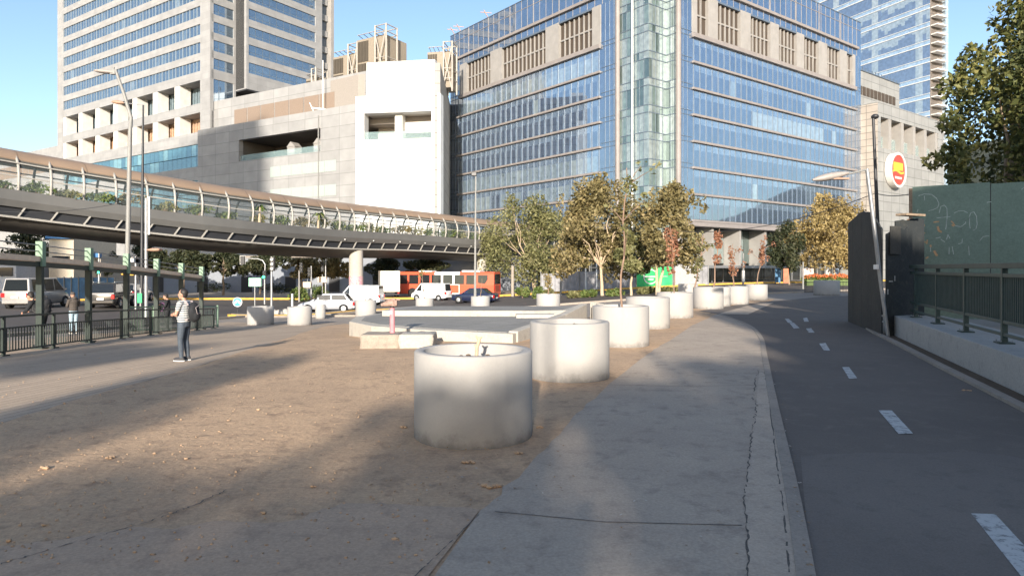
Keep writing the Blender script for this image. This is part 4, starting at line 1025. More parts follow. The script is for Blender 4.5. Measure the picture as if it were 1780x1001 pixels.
for w, h, nm in ((2.86, 4.95, 'rail'), (2.98, 3.95, 'rail'), (-2.86, 4.95, 'rail'), (-2.98, 3.95, 'rail')):
    loft([(w - .04, h - .05), (w + .04, h - .05), (w + .04, h + .05), (w - .04, h + .05)], nm, M['br_rib'], True, False)
k = 0; M['br_glass'] = clear_glass('bridge_glazing', (.35, .42, .42), .13)
loft([(2.86, 3.0), (2.97, 3.6), (2.96, 4.1), (2.82, 4.7), (2.5, 5.2), (2.34, 5.34)], 'glazing', M['br_glass']); loft([(-2.86, 3.0), (-2.97, 3.6), (-2.96, 4.1), (-2.82, 4.7), (-2.5, 5.2), (-2.34, 5.34)], 'glazing', M['br_glass'])
s = 1.0
while s < SL - 1 and k < 48:
    for sd in (1, -1):
        mb = MB(); P = [bpt(s, sd * w, h) for w, h in ((2.84, 2.9), (2.98, 3.5), (3.0, 4.1), (2.86, 4.7), (2.55, 5.2), (2.2, 5.5))]
        mb.tube(P, [.10] * 6, 8); mb.build('rib', M['br_rib'] if sd > 0 else M['br_grey'], br)
    mb = MB(); mb.beam(bpt(s, 2.66, .98), bpt(s + .5, 2.72, 1.76), .09, .12); mb.build('strut', M['br_rib'], br)
    s += 2.32; k += 1
for px, Y, wd, lab in ((619, 79, .82, 0), (838, 99, .78, 1)):
    x = (px - CX) / F * Y; g = T(x, Y); mb = MB(); mb.tube([(x, Y, g - .3), (x, Y, 4.3)], wd, 28); mb.build('pillar', M['lightconc'], br)
    if not lab:
        m_, n_, l_, b_ = mat('pillar_graffiti'); vo = n_.new('ShaderNodeTexNoise'); vo.inputs['Scale'].default_value = 2.2; vo.inputs['Distortion'].default_value = 2.5
        tc = n_.new('ShaderNodeNewGeometry'); l_.new(tc.outputs['Position'], vo.inputs[0]); cr = n_.new('ShaderNodeValToRGB'); cr.color_ramp.interpolation = 'CONSTANT'
        cr.color_ramp.elements[0].color = (.5, .42, .36, 1); cr.color_ramp.elements[1].position = .43; cr.color_ramp.elements[1].color = (.55, .12, .16, 1)
        for p_, c_ in ((.5, (.55, .5, .48, 1)), (.56, (.45, .18, .3, 1)), (.63, (.6, .5, .42, 1))): e_ = cr.color_ramp.elements.new(p_); e_.color = c_
        l_.new(vo.outputs['Fac'], cr.inputs[0]); l_.new(cr.outputs[0], b_.inputs['Base Color'])
        mb = MB(); mb.lathe([(wd + .012, 0.5), (wd + .012, 2.7)], (x, Y, g), 28); mb.build('graffiti', m_, br)
for k in range(6):
    p = bpt(acc[-1] * (.50 + .05 * k), 2.96, 1.95); mb = MB(); mb.ell(p, .09, .09, .07); mb.build('flood_lamp', M['whitemetal'], br)
rg = random.Random(3)
s = 14.0; i = 0
while s < SL - 10:
    kind = ['green', 'green', 'olive', 'green', 'red', 'olive'][i % 6]; p = bpt(s, 2.2, 2.9)
    hh = rg.uniform(.7, 1.25)
    shrub({'green': 'green planting along the edge of the skybridge deck', 'olive': 'dull olive planting along the edge of the skybridge deck', 'red': 'reddish dry planting along the edge of the skybridge deck'}[kind], p, rg.uniform(1.0, 1.7), .55, hh, 420, .13, kind if kind != 'red' else 'brown', 200 + i, 'planting on the skybridge', 'plant', 'bridge_plant')
    s += rg.uniform(1.9, 3.2); i += 1
def s_near(px): return min(range(len(fine)), key=lambda i: abs(fine[i][0] / fine[i][1] * F + CX - px))
for j, (px, lab) in enumerate(((418, 'small palm on the skybridge left of the other'), (524, 'small palm on the skybridge near the bend in the roof'))):
    p = bpt(acc[s_near(px)], 2.75, 2.9); t = thing('bridge_palm', lab, 'palm', p, 0, 'small palms on the skybridge'); mb = MB()
    mb.tube([(0, 0, 0), (0.05, 0, 1.6)], [.14, .10], 8); mb.build('trunk', M['bark_p'], t, loc=(0, 0, 0)); mb = MB()
    for k in range(26):
        a = rg.uniform(0, 6.28); l = rg.uniform(.7, 1.05); up = rg.uniform(.1, .7)
        P = [Vector((0.05 + math.cos(a) * l * q, math.sin(a) * l * q, 1.6 + up * q * 1.2 - .9 * q * q)) for q in (0, .5, 1)]
        n_ = Vector((-math.sin(a), math.cos(a), 0)) * .09
        for A, B in zip(P[:-1], P[1:]): mb.quad(A - n_, A + n_, B + n_ * .7, B - n_ * .7)
    mb.build('fronds', LEAFS['green'], t, loc=(0, 0, 0))
# street wall of shops under and beyond the bridge
fr = Fr((-75, 110), (.93, -.1)); w_ = thing('street_wall', 'long grey street wall with dark doorways behind the trees under the skybridge', 'wall', (-75, 110, -2))
q = MB(); q.fbox(Fr((-78, 100), (1, .03)), 0, 82, -.4, 0, -2.5, 3.8); q.build('wall_face', plain('street_wall_grey', (.22, .235, .26), .7, scale=.4), w_)
for k in range(9):
    q = MB(); q.fbox(Fr((-78, 100), (1, .03)), 4 + k * 6.6, 5.6 + k * 6.6, .02, .06, -1.8, .9); q.build('doorway', M['dark'], w_)
q = MB(); q.fbox(Fr((-78, 100), (1, .03)), 0, 82, -.5, .3, 3.8, 4.05); q.build('coping', M['kerb'], w_)
# left far buildings under the bridge
for (x0, x1, Y, z0, z1, c, lab) in ((-8, 28, 70, -1, 3.3, (.52, .53, .55), 'grey-white shop with blue top at the left edge under the bridge'), (85, 128, 74, -1, 5.6, (.60, .52, .40), 'cream stepped building under the left end of the skybridge'), (118, 175, 78, -1, 3.6, (.45, .40, .33), 'low cream shop right of the stepped building')):
    A = U(x0, 0, Y); B = U(x1, 0, Y); t = thing('shop_building', lab, 'building', ((A.x + B.x) / 2, Y, -1), 0, 'small buildings beyond the left road')
    q = MB(); q.box(((A.x + B.x) / 2, Y + 4, (z0 + z1) / 2 - 1), (B.x - A.x, 8, z1 - z0 + 2)); q.build('wall', plain('shop_wall', c, .7), t)
    q = MB(); q.box(((A.x + B.x) / 2, Y - .05, z1 * .55), ((B.x - A.x) * .7, .12, .9)); q.build('shop_window', M['glassdark'], t)
    q = MB(); q.box(((A.x + B.x) / 2, Y - .2, z1 + .1), ((B.x - A.x) * 1.04, .6, .5)); q.build('sign_band', plain('shop_blue', (.06, .2, .42), .5) if 'sb' not in M else M['sb'], t); M['sb'] = bpy.data.materials['shop_blue']
hb = thing('blue_hoarding', 'blue site hoarding beyond the left road between silver van and dark SUV', 'hoarding', U(140, 480, 70)); A = U(100, 0, 70); B = U(200, 0, 70)
q = MB(); q.box(((A.x + B.x) / 2, 70, .1), (B.x - A.x, .1, 2.2)); q.build('panel', plain('hoarding_blue', (.05, .13, .24), .6, var=.5, scale=.8), hb)
q = MB()
for k in range(9): q.box((A.x + (B.x - A.x) * k / 8, 69.9, .1), (.08, .08, 2.4))
q.build('post', M['greypole'], hb)
# ---------------------------------------------------------------- planters
def make_planter(label, loc, rad, h, soil=.16, seg=64):
    t = thing('planter', label, 'planter', loc, 0, 'round concrete planters')
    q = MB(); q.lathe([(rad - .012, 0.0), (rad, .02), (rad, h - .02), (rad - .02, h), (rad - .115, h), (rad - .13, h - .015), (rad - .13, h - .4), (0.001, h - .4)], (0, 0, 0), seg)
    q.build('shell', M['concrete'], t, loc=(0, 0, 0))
    q = MB(); rg = random.Random(int(loc[0] * 10)); n = 28; prof = [(0.001, h - soil + .02)] + [(k / 5 * (rad - .132), h - soil + .02 * math.sin(k * 2.1)) for k in range(1, 6)]
    q.lathe(prof, (0, 0, 0), n)
    for _ in range(26 if rad > .5 else 0):
        a = rg.uniform(0, 6.28); d = math.sqrt(rg.random()) * (rad - .17); s_ = rg.uniform(.012, .035)
        q.ell((d * math.cos(a), d * math.sin(a), h - soil + .015), s_ * 1.3, s_, s_ * .7, 7, 5)
    q.build('soil', M['soil'], t, loc=(0, 0, 0)); return t
PL = [(823, 784, .775, 1.13, 'nearest grey planter holding a dead stub of a trunk'), (990, 667, .80, 1.13, 'second planter from the front with a dark stripe of shadow'), (1079, 605.5, .80, 1.13, 'third planter of the row with a tall thin sapling'),
      (1126, 573, .80, 1.13, 'fourth planter of the row, behind the tall thin sapling'), (1173, 554, .80, 1.12, 'fifth planter of the row, in front of the green banner'), (1231, 538, .80, 1.16, 'sixth planter of the row, widest of the lit far ones'),
      (1249, 533.5, .66, 1.12, 'planter squeezed behind the sixth of the row'), (1281, 530, .68, 1.1, 'second last planter of the row with a withered red sapling'), (1315, 522.5, .72, 1.08, 'last planter of the row beside the bend of the cycle lane'), (1196, 529, .60, 1.25, 'small planter mostly hidden behind the fifth and sixth of the row'),
      (1437, 514, .98, 1.2, 'lone wide planter in shade beyond the cycle lane'),
      (453, 565.5, .76, 1.1, 'left planter on the bus island with half its side in shadow'), (521, 566, .70, 1.1, 'bus island planter just left of the silver hatchback nose'), (557, 554.5, .36, 1.08, 'narrow planter in front of the silver hatchback'),
      (636, 552, .76, 1.25, 'planter left of the raised deck in front of the white van'), (738, 541, .74, 1.05, 'planter behind the deck in front of the small white van'), (835, 540, .74, 1.1, 'planter behind the deck in front of the navy car'), (953, 541, .76, 1.1, 'planter behind the deck under the olive tree')]
PP = {}
for i, (px, py, rad, h, lab) in enumerate(PL):
    g = G(px, py); d = Vector((g.x, g.y)).normalized(); x, y = g.x + d.x * rad, g.y + d.y * rad
    PP[i] = (Vector((x, y, min(T(x, y), T(g.x, g.y)))), h, rad); make_planter(lab, PP[i][0], rad, h, .17 if i == 0 else .12)
def sapling(i, label, ptop, lean=0, lv=0, lm='red', r=.022, off=(0, 0), branches=0, leafz=(.45, 1.0), seed=0):
    p, h, rad = PP[i]; rg = random.Random(seed + 50); Y = p.y + off[1]
    b = Vector((p.x + off[0], Y, p.z + h - .14)); top = U(ptop[0], ptop[1], Y)
    t = thing('sapling', label, 'sapling', b, 0, 'saplings in the planters'); L = top - b; q = MB()
    P = [Vector(L) * (k / 8) + Vector((math.sin(k * 1.7 + i) * .035 * L.length / 3, 0, 0)) for k in range(9)]
    q.tube(P, [r * (1 - .6 * k / 8) for k in range(9)], 7)
    ends = []
    for k in range(branches):
        s_ = rg.uniform(.35, .95); a = P[int(s_ * 8)]; e = a + Vector((rg.uniform(-.22, .22) * L.length, rg.uniform(-.2, .2) * L.length, rg.uniform(.06, .2) * L.length)); q.tube([a, a.lerp(e, .5) + Vector((0, 0, .03)), e], [r * .5, r * .35, r * .15], 5); ends.append(e)
    q.build('stem', M['twig'], t, loc=(0, 0, 0))
    if lv:
        q = MB(); bl = []
        for k in range(10):
            s_ = leafz[0] + (leafz[1] - leafz[0]) * rg.random(); c = P[min(8, int(s_ * 8))]; bl.append((c.x + rg.uniform(-.16, .16), c.y + rg.uniform(-.15, .15), c.z, .17, .17, .3))
        for e in ends: bl.append((e.x, e.y, e.z, .16, .14, .22))
        leaves(q, bl, lv, .085, rg); q.build('leaves', LEAFS[lm], t, loc=(0, 0, 0))
    return t
p, h, rad = PP[0]
st = thing('dead_stub', 'short dead stub of a sapling in the nearest planter', 'stump', (p.x + .04, p.y - .1, p.z + h - .16)); q = MB()
q.tube([(0, 0, 0), (.008, 0, .12), (.012, 0, .20), (.035, 0, .27), (.04, 0, .33)], [.026, .023, .022, .024, .02], 9); q.tube([(.015, 0, .2), (-.02, -.01, .235)], [.018, .01], 7); q.tube([(.035, 0, .3), (-.004, 0, .345)], [.016, .012], 7); q.tube([(.035, 0, .3), (.075, 0, .335)], [.016, .012], 7); q.build('wood', M['bark_p'], st, loc=(0, 0, 0))
sapling(2, 'very tall thin bare sapling with a few leaves at its tip', (1089, 292), 0, 40, 'olive', .033, branches=6, leafz=(.97, 1.0), seed=1)
sapling(4, 'thin sapling with a withered orange leaf column before the brown tree', (1166, 392), 0, 300, 'red', .03, leafz=(.45, 1.0), seed=2)
sapling(5, 'leaning sapling with olive leaves in the sixth planter', (1224, 408), 0, 240, 'olive', .045, off=(-.75, 0), branches=4, leafz=(.3, 1), seed=3)
sapling(6, 'withered red sapling standing straight behind the sixth planter', (1250, 398), 0, 420, 'red', .05, off=(-.3, 0), leafz=(.6, 1), seed=4)
sapling(7, 'withered sapling with two red-leaved arms in the second last planter', (1273, 424), 0, 260, 'red', .04, off=(-.2, 0), branches=3, leafz=(.35, 1), seed=5)
sapling(8, 'bushy withered red sapling in the last planter of the row', (1329, 412), 0, 420, 'red', .04, branches=5, leafz=(.6, 1), seed=6)
sapling(17, 'withered brown sapling in the planter under the olive tree', (953, 478), 0, 260, 'brown', .04, branches=3, leafz=(.3, 1), seed=7)
sapling(15, 'thin sapling with a small leafy head in front of the small white van', (733, 468), 0, 60, 'olive', .035, branches=3, leafz=(.9, 1), seed=8)
sapling(16, 'thin bare sapling in front of the navy car', (838, 484), 0, 0, 'olive', .03, seed=9)
sapling(14, 'thin bare sapling in front of the white van left of the deck', (630, 496), 0, 0, 'olive', .03, seed=10)

# ---------------------------------------------------------------- raised deck
dk = thing('raised_deck', 'raised grey tiled deck with light concrete edge behind the near planters', 'platform', (-1, 24, 0))
ztop = .28
front = [G(889, 597), G(755, 592), G(641, 580), G(622, 568)]
outl = [(0.02, 19.6), (-2.4, 20.7), (-4.7, 22.3), (-5.9, 24.2), (-6.2, 26.4), (-5.7, 28.6), (-4.6, 30.2), (3.4, 30.2), (3.1, 27.6)]
def inset(P, k):
    c = Vector((sum(p[0] for p in P) / len(P), sum(p[1] for p in P) / len(P))); out = []
    for p in P: d = Vector(p) - c; out.append(tuple(c + d * (1 - k / d.length)))
    return out
q = MB(); q.prism(outl, -1.0, ztop - .012); q.build('base', M['lightconc'], dk, bevel=.02)
inn_ = inset(outl, .42)
q = MB(); q.prism(inn_, ztop - .1, ztop + .004); q.build('paving', M['deck'], dk)
q = MB(); up = [(-5.2, 26.7), (.9, 26.5), (2.3, 27.0), (3.0, 29.8), (-4.4, 29.9), (-5.1, 28.5)]
q.prism(up, ztop - .05, .50); q.build('upper_step', M['lightconc'], dk, bevel=.015)
q = MB(); q.prism(inset(up, .28), .45, .505); q.build('upper_paving', M['deck'], dk)
q = MB(); q.box((.9, 25.9, ztop + .07), (1.5, .6, .14), R(2)); q.build('step_block', M['whiteconc'], dk, bevel=.012)
q = MB(); a = Vector((0.02, 19.6)); b = Vector((3.1, 27.6)); d = (b - a).normalized(); n_ = Vector((d.y, -d.x))
for s0, s1, zz0, zz1 in ((0.3, 5.4, .32, .5), (5.4, 8.4, .5, .74)):
    P = [a + d * s0 - n_ * .25, a + d * s0 + n_ * .05, a + d * s1 + n_ * .05, a + d * s1 - n_ * .25]
    q.hexa([(p.x, p.y, -.8) for p in P] + [(P[0].x, P[0].y, zz0), (P[1].x, P[1].y, zz0), (P[2].x, P[2].y, zz1), (P[3].x, P[3].y, zz1)])
q.build('side_wall', M['lightconc'], dk, bevel=.02)
q = MB(); e = a + d * 8.4 + n_ * .3
for k in range(9): an = R(-90 + 22 * k); q.box((e.x + .45 * math.cos(an), e.y + .45 * math.sin(an) + .2, .28), (.2, .14, .95), an)
q.build('curved_wall_end', M['lightconc'], dk)
# broken block and standpipe
bl = thing('concrete_block', 'low rough concrete block half broken in front of the raised deck', 'block', G(690, 604)); rg = random.Random(4)
def rough(x0, x1, y0, y1, z0, z1, n, amp, sk):
    q = MB(); bm = bmesh.new(); bmesh.ops.create_cube(bm, size=1)
    bmesh.ops.subdivide_edges(bm, edges=bm.edges[:], cuts=n, use_grid_fill=True)
    for v in bm.verts:
        v.co.x = x0 + (v.co.x + .5) * (x1 - x0) + rg.uniform(-amp, amp); v.co.y = y0 + (v.co.y + .5) * (y1 - y0) + rg.uniform(-amp, amp) + sk * (v.co.x - x0); v.co.z = z0 + (v.co.z + .5) * (z1 - z0) + rg.uniform(-amp, amp) * .5
    bm.verts.ensure_lookup_table(); q.add([v.co[:] for v in bm.verts], [[v.index for v in f.verts] for f in bm.faces], True); bm.free(); return q
A0 = G(626, 607); A1 = G(690, 608); A2 = G(757, 601)
rough(A0.x, A1.x, A0.y, A0.y + 1.0, -.25, .34, 6, .012, .02).build('block_face', M['kerb'], bl)
rough(A1.x + .01, A2.x, A0.y + .0, A0.y + 1.0, -.25, .345, 7, .03, .06).build('broken_end', M['lightconc'], bl)
sp_ = U(682, 574, A0.y + .75); pk = thing('standpipe', 'pink painted standpipe with a dark broken T-shaped head on the concrete block', 'post', (sp_.x, sp_.y, .33)); q = MB()
s_ = sp_.y / F; q.tube([(0, 0, 0), (0, 0, .72)], [.075, .068], 14); q.build('pipe', plain('pink_paint', (.62, .22, .24), .6, var=.15), pk, loc=(0, 0, 0))
q = MB(); q.tube([(0, 0, .70), (0, 0, .78)], .06, 12); q.build('collar', M['dark'], pk, loc=(0, 0, 0))
q = MB(); q.tube([(-.32, 0, .80), (-.1, 0, .86), (.14, 0, .86)], [.045, .10, .09], 10); q.tube([(.02, 0, .78), (.05, 0, 1.0)], [.1, .06], 10); q.tube([(-.3, 0, .98), (.22, .03, .96)], [.02, .03], 8); q.build('broken_head', plain('weathered_head', (.30, .20, .16), .8, var=.5, scale=12), pk, loc=(0, 0, 0))
q = MB(); q.box((-.03, -.07, .60), (.06, .012, .09)); q.build('sticker', M['whitemetal'], pk, loc=(0, 0, 0))

# ---------------------------------------------------------------- bus shelter and railing on the left
def sh_line(y): return -13.65 - .125 * (y - 19.3)
SH = [16.55, 19.3, 22.05, 24.8, 27.55, 30.3, 33.0]
sh = thing('bus_shelter', 'long open bus shelter with green posts and a thin tan roof', 'bus shelter', (sh_line(25), 25, T(sh_line(25), 25)))
TZ = lambda y: T(sh_line(y), y)
for y in SH:
    x = sh_line(y); g = TZ(y); q = MB()
    q.box((x, y, g + 1.2), (.17, .12, 2.5)); q.box((x, y, g + .02), (.34, .3, .06)); po = q.build('post', M['green_k'], sh)
    q = MB(); q.box((x + .02, y, g + 2.75), (.2, .15, .72)); q.build('post_top', M['green_l'], po)
q = MB(); fas = MB()
for y0, y1 in zip(SH[:-1], SH[1:]):
    a = [(sh_line(y0) + .06, y0, TZ(y0) + 2.55), (sh_line(y1) + .06, y1, TZ(y1) + 2.55)]
    p = []
    for dz in (-.02, .13):
        p += [(a[0][0], a[0][1], a[0][2] + dz), (a[1][0], a[1][1], a[1][2] + dz), (a[1][0] - 0.95, a[1][1], a[1][2] + dz + .02), (a[0][0] - 0.95, a[0][1], a[0][2] + dz + .02)]
    q.hexa(p)
q.build('roof', M['beam'], sh)
q = MB()
for y0, y1 in zip(SH[:-1], SH[1:]): q.beam((sh_line(y0), y0, TZ(y0) + 2.44), (sh_line(y1), y1, TZ(y1) + 2.44), .1, .14)
q.build('roof_beam', M['green_k'], sh)
for dz in (2.82, 3.0):
    q = MB(); q.tube([(sh_line(y), y, TZ(y) + dz) for y in SH], .018, 6); q.build('guard_rail', M['greypole'], sh)
# railing panels, one per bay
rl = thing('island_railing', 'dark green barred railing along the bus island in front of the shelter', 'railing', (sh_line(24) + .25, 24, TZ(24)))
ys = [14.6, 17.2, 19.5, 21.6, 23.8, 26.3, 29.2, 31.6, 34.0]
for y0, y1 in zip(ys[:-1], ys[1:]):
    def rp(y, z): return Vector((sh_line(y) + .28, y, T(sh_line(y) + .28, y) + z))
    q = MB(); n_ = int((y1 - y0) / .125)
    for k in range(1, n_):
        y = y0 + (y1 - y0) * k / n_; q.beam(rp(y, .12), rp(y, .72), .022, .022)
    q.build('bar_panel', M['green_k'], rl)
    for z, w in ((1.02, .055), (.72, .04), (.12, .04)):
        q = MB(); q.beam(rp(y0, z), rp(y1, z), w, w); q.build('rail', M['green_k'], rl)
for y in ys:
    q = MB(); q.beam(rp(y, -.1), rp(y, 1.03), .07, .07); q.box(rp(y, .02), (.2, .2, .04)); q.build('post', M['green_k'], rl)
g2 = thing('inner_railing', 'pale green barred railing at the back of the bus island', 'railing', (-17.2, 30, T(-17.2, 30)))
for (x0, y0), (x1, y1) in (((-16.6, 28.6), (-16.2, 32.4)), ((-16.4, 33.2), (-16.1, 36.5))):
    a = Vector((x0, y0, 0)); b = Vector((x1, y1, 0)); q = MB()
    def zp(t, z): p = a.lerp(b, t); return Vector((p.x, p.y, T(p.x, p.y) + z))
    for k in range(22): q.beam(zp(k / 21, .1), zp(k / 21, 1.05), .02, .02)
    for z in (1.12, .1): q.beam(zp(0, z), zp(1, z), .06, .06)
    for t_ in (0, .5, 1): q.beam(zp(t_, -.1), zp(t_, 1.2), .08, .08)
    q.build('bar_panel', M['green_l'], g2)

# ---------------------------------------------------------------- right: plinth, railing, hoardings
pd = Vector((8.74 - 12.5, 11.4 - 22.0)).normalized(); PF = Fr((12.5, 22.0), pd, (-1, .3)); PF.n = Vector((-.942, .334))
pl = thing('plinth_wall', 'low white painted wall carrying the dark green railing', 'wall', (11, 17, 0))
q = MB(); q.fbox(PF, 0, 19, -1.5, 0, -.3, .66); q.build('wall_block', M['whiteconc'], pl, bevel=.015)
gr = thing('wall_railing', 'dark green railing with thick top rail on the low white wall', 'railing', (12, 17, .66))
RF = Fr((12.75, 21.2), pd); RF.n = PF.n; RD = 0.0
for k in range(7):
    s = .35 + 2.55 * k if k else .35
    q = MB(); q.fbox(RF, s - .05, s + .05, -.05, .05, .66, 2.25); q.fbox(RF, s - .17, s + .17, -.14, .14, .663, .69); po = q.build('post', M['green_d'], gr)
    for a, b in ((-.13, -.1), (.13, -.1), (.13, .1), (-.13, .1)): q = MB(); c = RF.P(s + a, b, .7); q.tube([c, c + Vector((0, 0, .03))], .016, 8); q.build('bolt', M['steel'], po)
for z, w in ((2.25, .13), (2.05, .09), (1.10, .08), (.84, .07)):
    q = MB(); q.fbox(RF, -.25, 17.5, -w / 2, w / 2, z - w * .45, z + w * .45); q.build('rail', M['green_d'], gr, bevel=.01)
for k in range(6):
    q = MB(); s0 = .42 + 2.55 * k
    for i in range(22): s = s0 + .05 + i * .113; q.fbox(RF, s, s + .03, -.015, .03, 1.1, 2.05)
    q.build('bar_panel', M['green_d'], gr)
# black hoarding
def hpanel(t, A, B, z0, z1a, z1b, m, th=.05, name='panel', tears=0, seed=1):
    rg = random.Random(seed); A = Vector(A); B = Vector(B); d = (B - A).normalized(); n_ = Vector((d.y, -d.x)) * th; N = 12; top = []
    for k in range(N + 1): top.append(z1a + (z1b - z1a) * k / N - (rg.uniform(0, tears) if tears else 0))
    q = MB()
    for k in range(N):
        a = A.lerp(B, k / N); b = A.lerp(B, (k + 1) / N)
        q.hexa([(a.x, a.y, z0), (b.x, b.y, z0), (b.x + n_.x, b.y + n_.y, z0), (a.x + n_.x, a.y + n_.y, z0), (a.x, a.y, top[k]), (b.x, b.y, top[k + 1]), (b.x + n_.x, b.y + n_.y, top[k + 1]), (a.x + n_.x, a.y + n_.y, top[k])])
    return q.build(name, m, t)
M['black'] = ground_mat('black_hoarding', (.030, .034, .036), (.04, .044, .044), (.065, .065, .06), .8, 6, .7, .25)
M['black2'] = ground_mat('dusty_hoarding', (.07, .067, .06), (.055, .054, .05), (.04, .04, .037), .8, 6, .8, .25)
bh = thing('black_hoarding', 'tall black site hoarding of worn panels at the bend of the cycle lane', 'hoarding', (12.5, 24, 0))
a0, a1 = Vector((13.75, 27.2)), Vector((11.95, 21.5))
seg = [(0, .17, 'black', 4.05, 4.15), (.172, .46, 'black2', 4.15, 4.3), (.462, .74, 'black', 4.3, 4.15), (.742, 1.0, 'black', 4.1, 3.5)]
for i, (t0, t1, mm, za, zb) in enumerate(seg): hpanel(bh, a0.lerp(a1, t0), a0.lerp(a1, t1), -.05, za, zb, M[mm], .05, tears=.05, seed=i)
hpanel(bh, (12.0, 21.45), (13.15, 22.0), -.05, 3.35, 3.6, M['black'], .05, tears=.12, seed=9)
hpanel(bh, (12.75, 22.25), (14.1, 22.9), -.05, 3.8, 3.95, M['black'], .05, tears=.06, seed=10)
q = MB(); q.box((12.35, 21.5, 3.1), (.5, .03, .9), R(25)); q.build('torn_sheet', M['black2'], bh)
q = MB(); q.fbox(Fr((12.75, 22.15), (1.35, .65)), .0, 1.0, -.02, .35, 3.93, 4.0); q.build('bent_flap', M['bark'], bh)
q = MB()
for (px, py, w, h) in ((1537, 551, 5, 9), (1532, 558, 9, 3), (1540, 560, 4, 6), (1557, 484, 2, 9), (1548, 489, 10, 2), (1541, 507, 3, 9), (1530, 548, 7, 3)):
    c = U(px, py, 21.42); s_ = c.y / F; q.box((c.x - .02, c.y - .12 + (c.x - 12.0) * .42, c.z), (w * s_, .004, h * s_), R(25))
q.build('graffiti', plain('faded_white_spray', (.35, .36, .35), .8), bh)
# green hoarding
gh = thing('green_hoarding', 'tall dark green plywood hoarding with scratched graffiti behind the railing', 'hoarding', (18, 24.5, 0))
H0 = Vector((15.6, 26.0)); hd = Vector((2.8, -2.0)).normalized(); HF = Fr(H0, hd, (-.4, -.9))
M['hgreen'] = ground_mat('hoarding_green', (.18, .245, .195), (.205, .275, .22), (.15, .205, .165), .7, 5, .55, .12)
for i, (s0, s1, z1) in enumerate(((0.0, 2.46, 5.36), (2.49, 4.92, 5.30), (4.95, 7.4, 5.3))):
    q = MB(); q.fbox(HF, s0, s1, -.05, 0, .3, z1 - .0); q.build('panel', M['hgreen'], gh)
q = MB(); q.fbox(HF, -.12, 0, -.06, .02, .3, 5.3); q.build('edge_post', M['bark'], gh)
q = MB(); q.fbox(HF, 2.462, 2.488, -.05, -.01, .3, 5.3); q.fbox(HF, 4.922, 4.948, -.05, -.01, .3, 5.3); q.build('seam', M['dark'], gh)
def stroke(P, w, m, nm):
    q = MB()
    for (x0, y0), (x1, y1) in zip(P[:-1], P[1:]):
        def hp(x, y): s_ = HF.s_at(x); p = HF.P(s_, 0, 0); return s_, HC + (HY - y) / F * p.y
        A = hp(x0, y0); B = hp(x1, y1); dx, dz = B[0] - A[0], B[1] - A[1]; L = math.hypot(dx, dz); nx, nz = -dz / L * w, dx / L * w
        q.quad(HF.P(A[0] - nx, .006, A[1] - nz), HF.P(B[0] - nx, .006, B[1] - nz), HF.P(B[0] + nx, .006, B[1] + nz), HF.P(A[0] + nx, .006, A[1] + nz))
    return q
gm = plain('chalky_spray', (.46, .50, .45), .8, var=.4, scale=7); g = MB()
zm = lambda u, v: (1540 + u / 5.5625, 300 + v / 5.561)
S = [[(315, 225), (372, 208), (440, 212), (490, 250), (513, 300), (500, 340), (455, 360), (410, 372)], [(372, 225), (374, 272)], [(515, 390), (530, 330), (565, 315), (590, 345), (592, 430), (585, 500), (578, 550)], [(490, 440), (560, 432), (625, 425)], [(660, 392), (700, 372), (750, 370), (790, 390)], [(670, 515), (725, 525), (770, 490), (772, 475)], [(805, 430), (820, 390), (850, 380), (875, 420), (882, 500), (870, 545), (840, 560)], [(810, 440), (808, 500), (815, 540)],
     [(300, 385), (310, 360)], [(480, 635), (530, 625)], [(530, 645), (570, 672)], [(585, 650), (600, 600), (620, 640)], [(610, 790), (612, 720)], [(640, 715), (655, 790)], [(700, 690), (735, 680), (740, 640)], [(800, 710), (806, 800)], [(905, 660), (940, 620), (1000, 610)], [(975, 290), (1020, 282)], [(1310, 165), (1335, 145)], [(285, 485), (295, 520)], [(320, 745), (335, 775)], [(430, 720), (432, 765)]]
for s_ in S:
    k = stroke([zm(*p) for p in s_], .011, gm, 'x'); g.add(k.v, k.f)
g.build('graffiti', gm, gh); g = MB()
for P, w in [([(350, 470), (368, 520)], .04), ([(460, 480), (515, 474)], .025), ([(500, 520), (512, 565), (540, 575)], .035), ([(630, 470), (655, 490)], .02), ([(640, 515), (665, 500)], .045), ([(335, 575), (350, 600)], .04), ([(350, 565), (375, 590)], .03), ([(285, 710), (340, 690)], .04), ([(310, 650), (330, 720)], .04), ([(360, 665), (400, 680)], .02), ([(400, 650), (395, 690)], .022), ([(430, 700), (436, 720)], .03), ([(465, 755), (495, 805)], .04), ([(385, 830), (410, 815)], .025)]:
    k = stroke([zm(*p) for p in P], w, gm, 'x'); g.add(k.v, k.f)
g.build('chipped_paint', plain('bare_plywood', (.60, .36, .18), .8, var=.3, scale=8), gh)
# torn plywood edge between the two hoardings
q = MB(); c = U(1581, 440, 24.5); q.box((c.x, c.y, 2.4), (.16, .03, 3.2), R(-30)); q.build('torn_edge', plain('torn_plywood', (.45, .26, .15), .8, var=.3), gh)
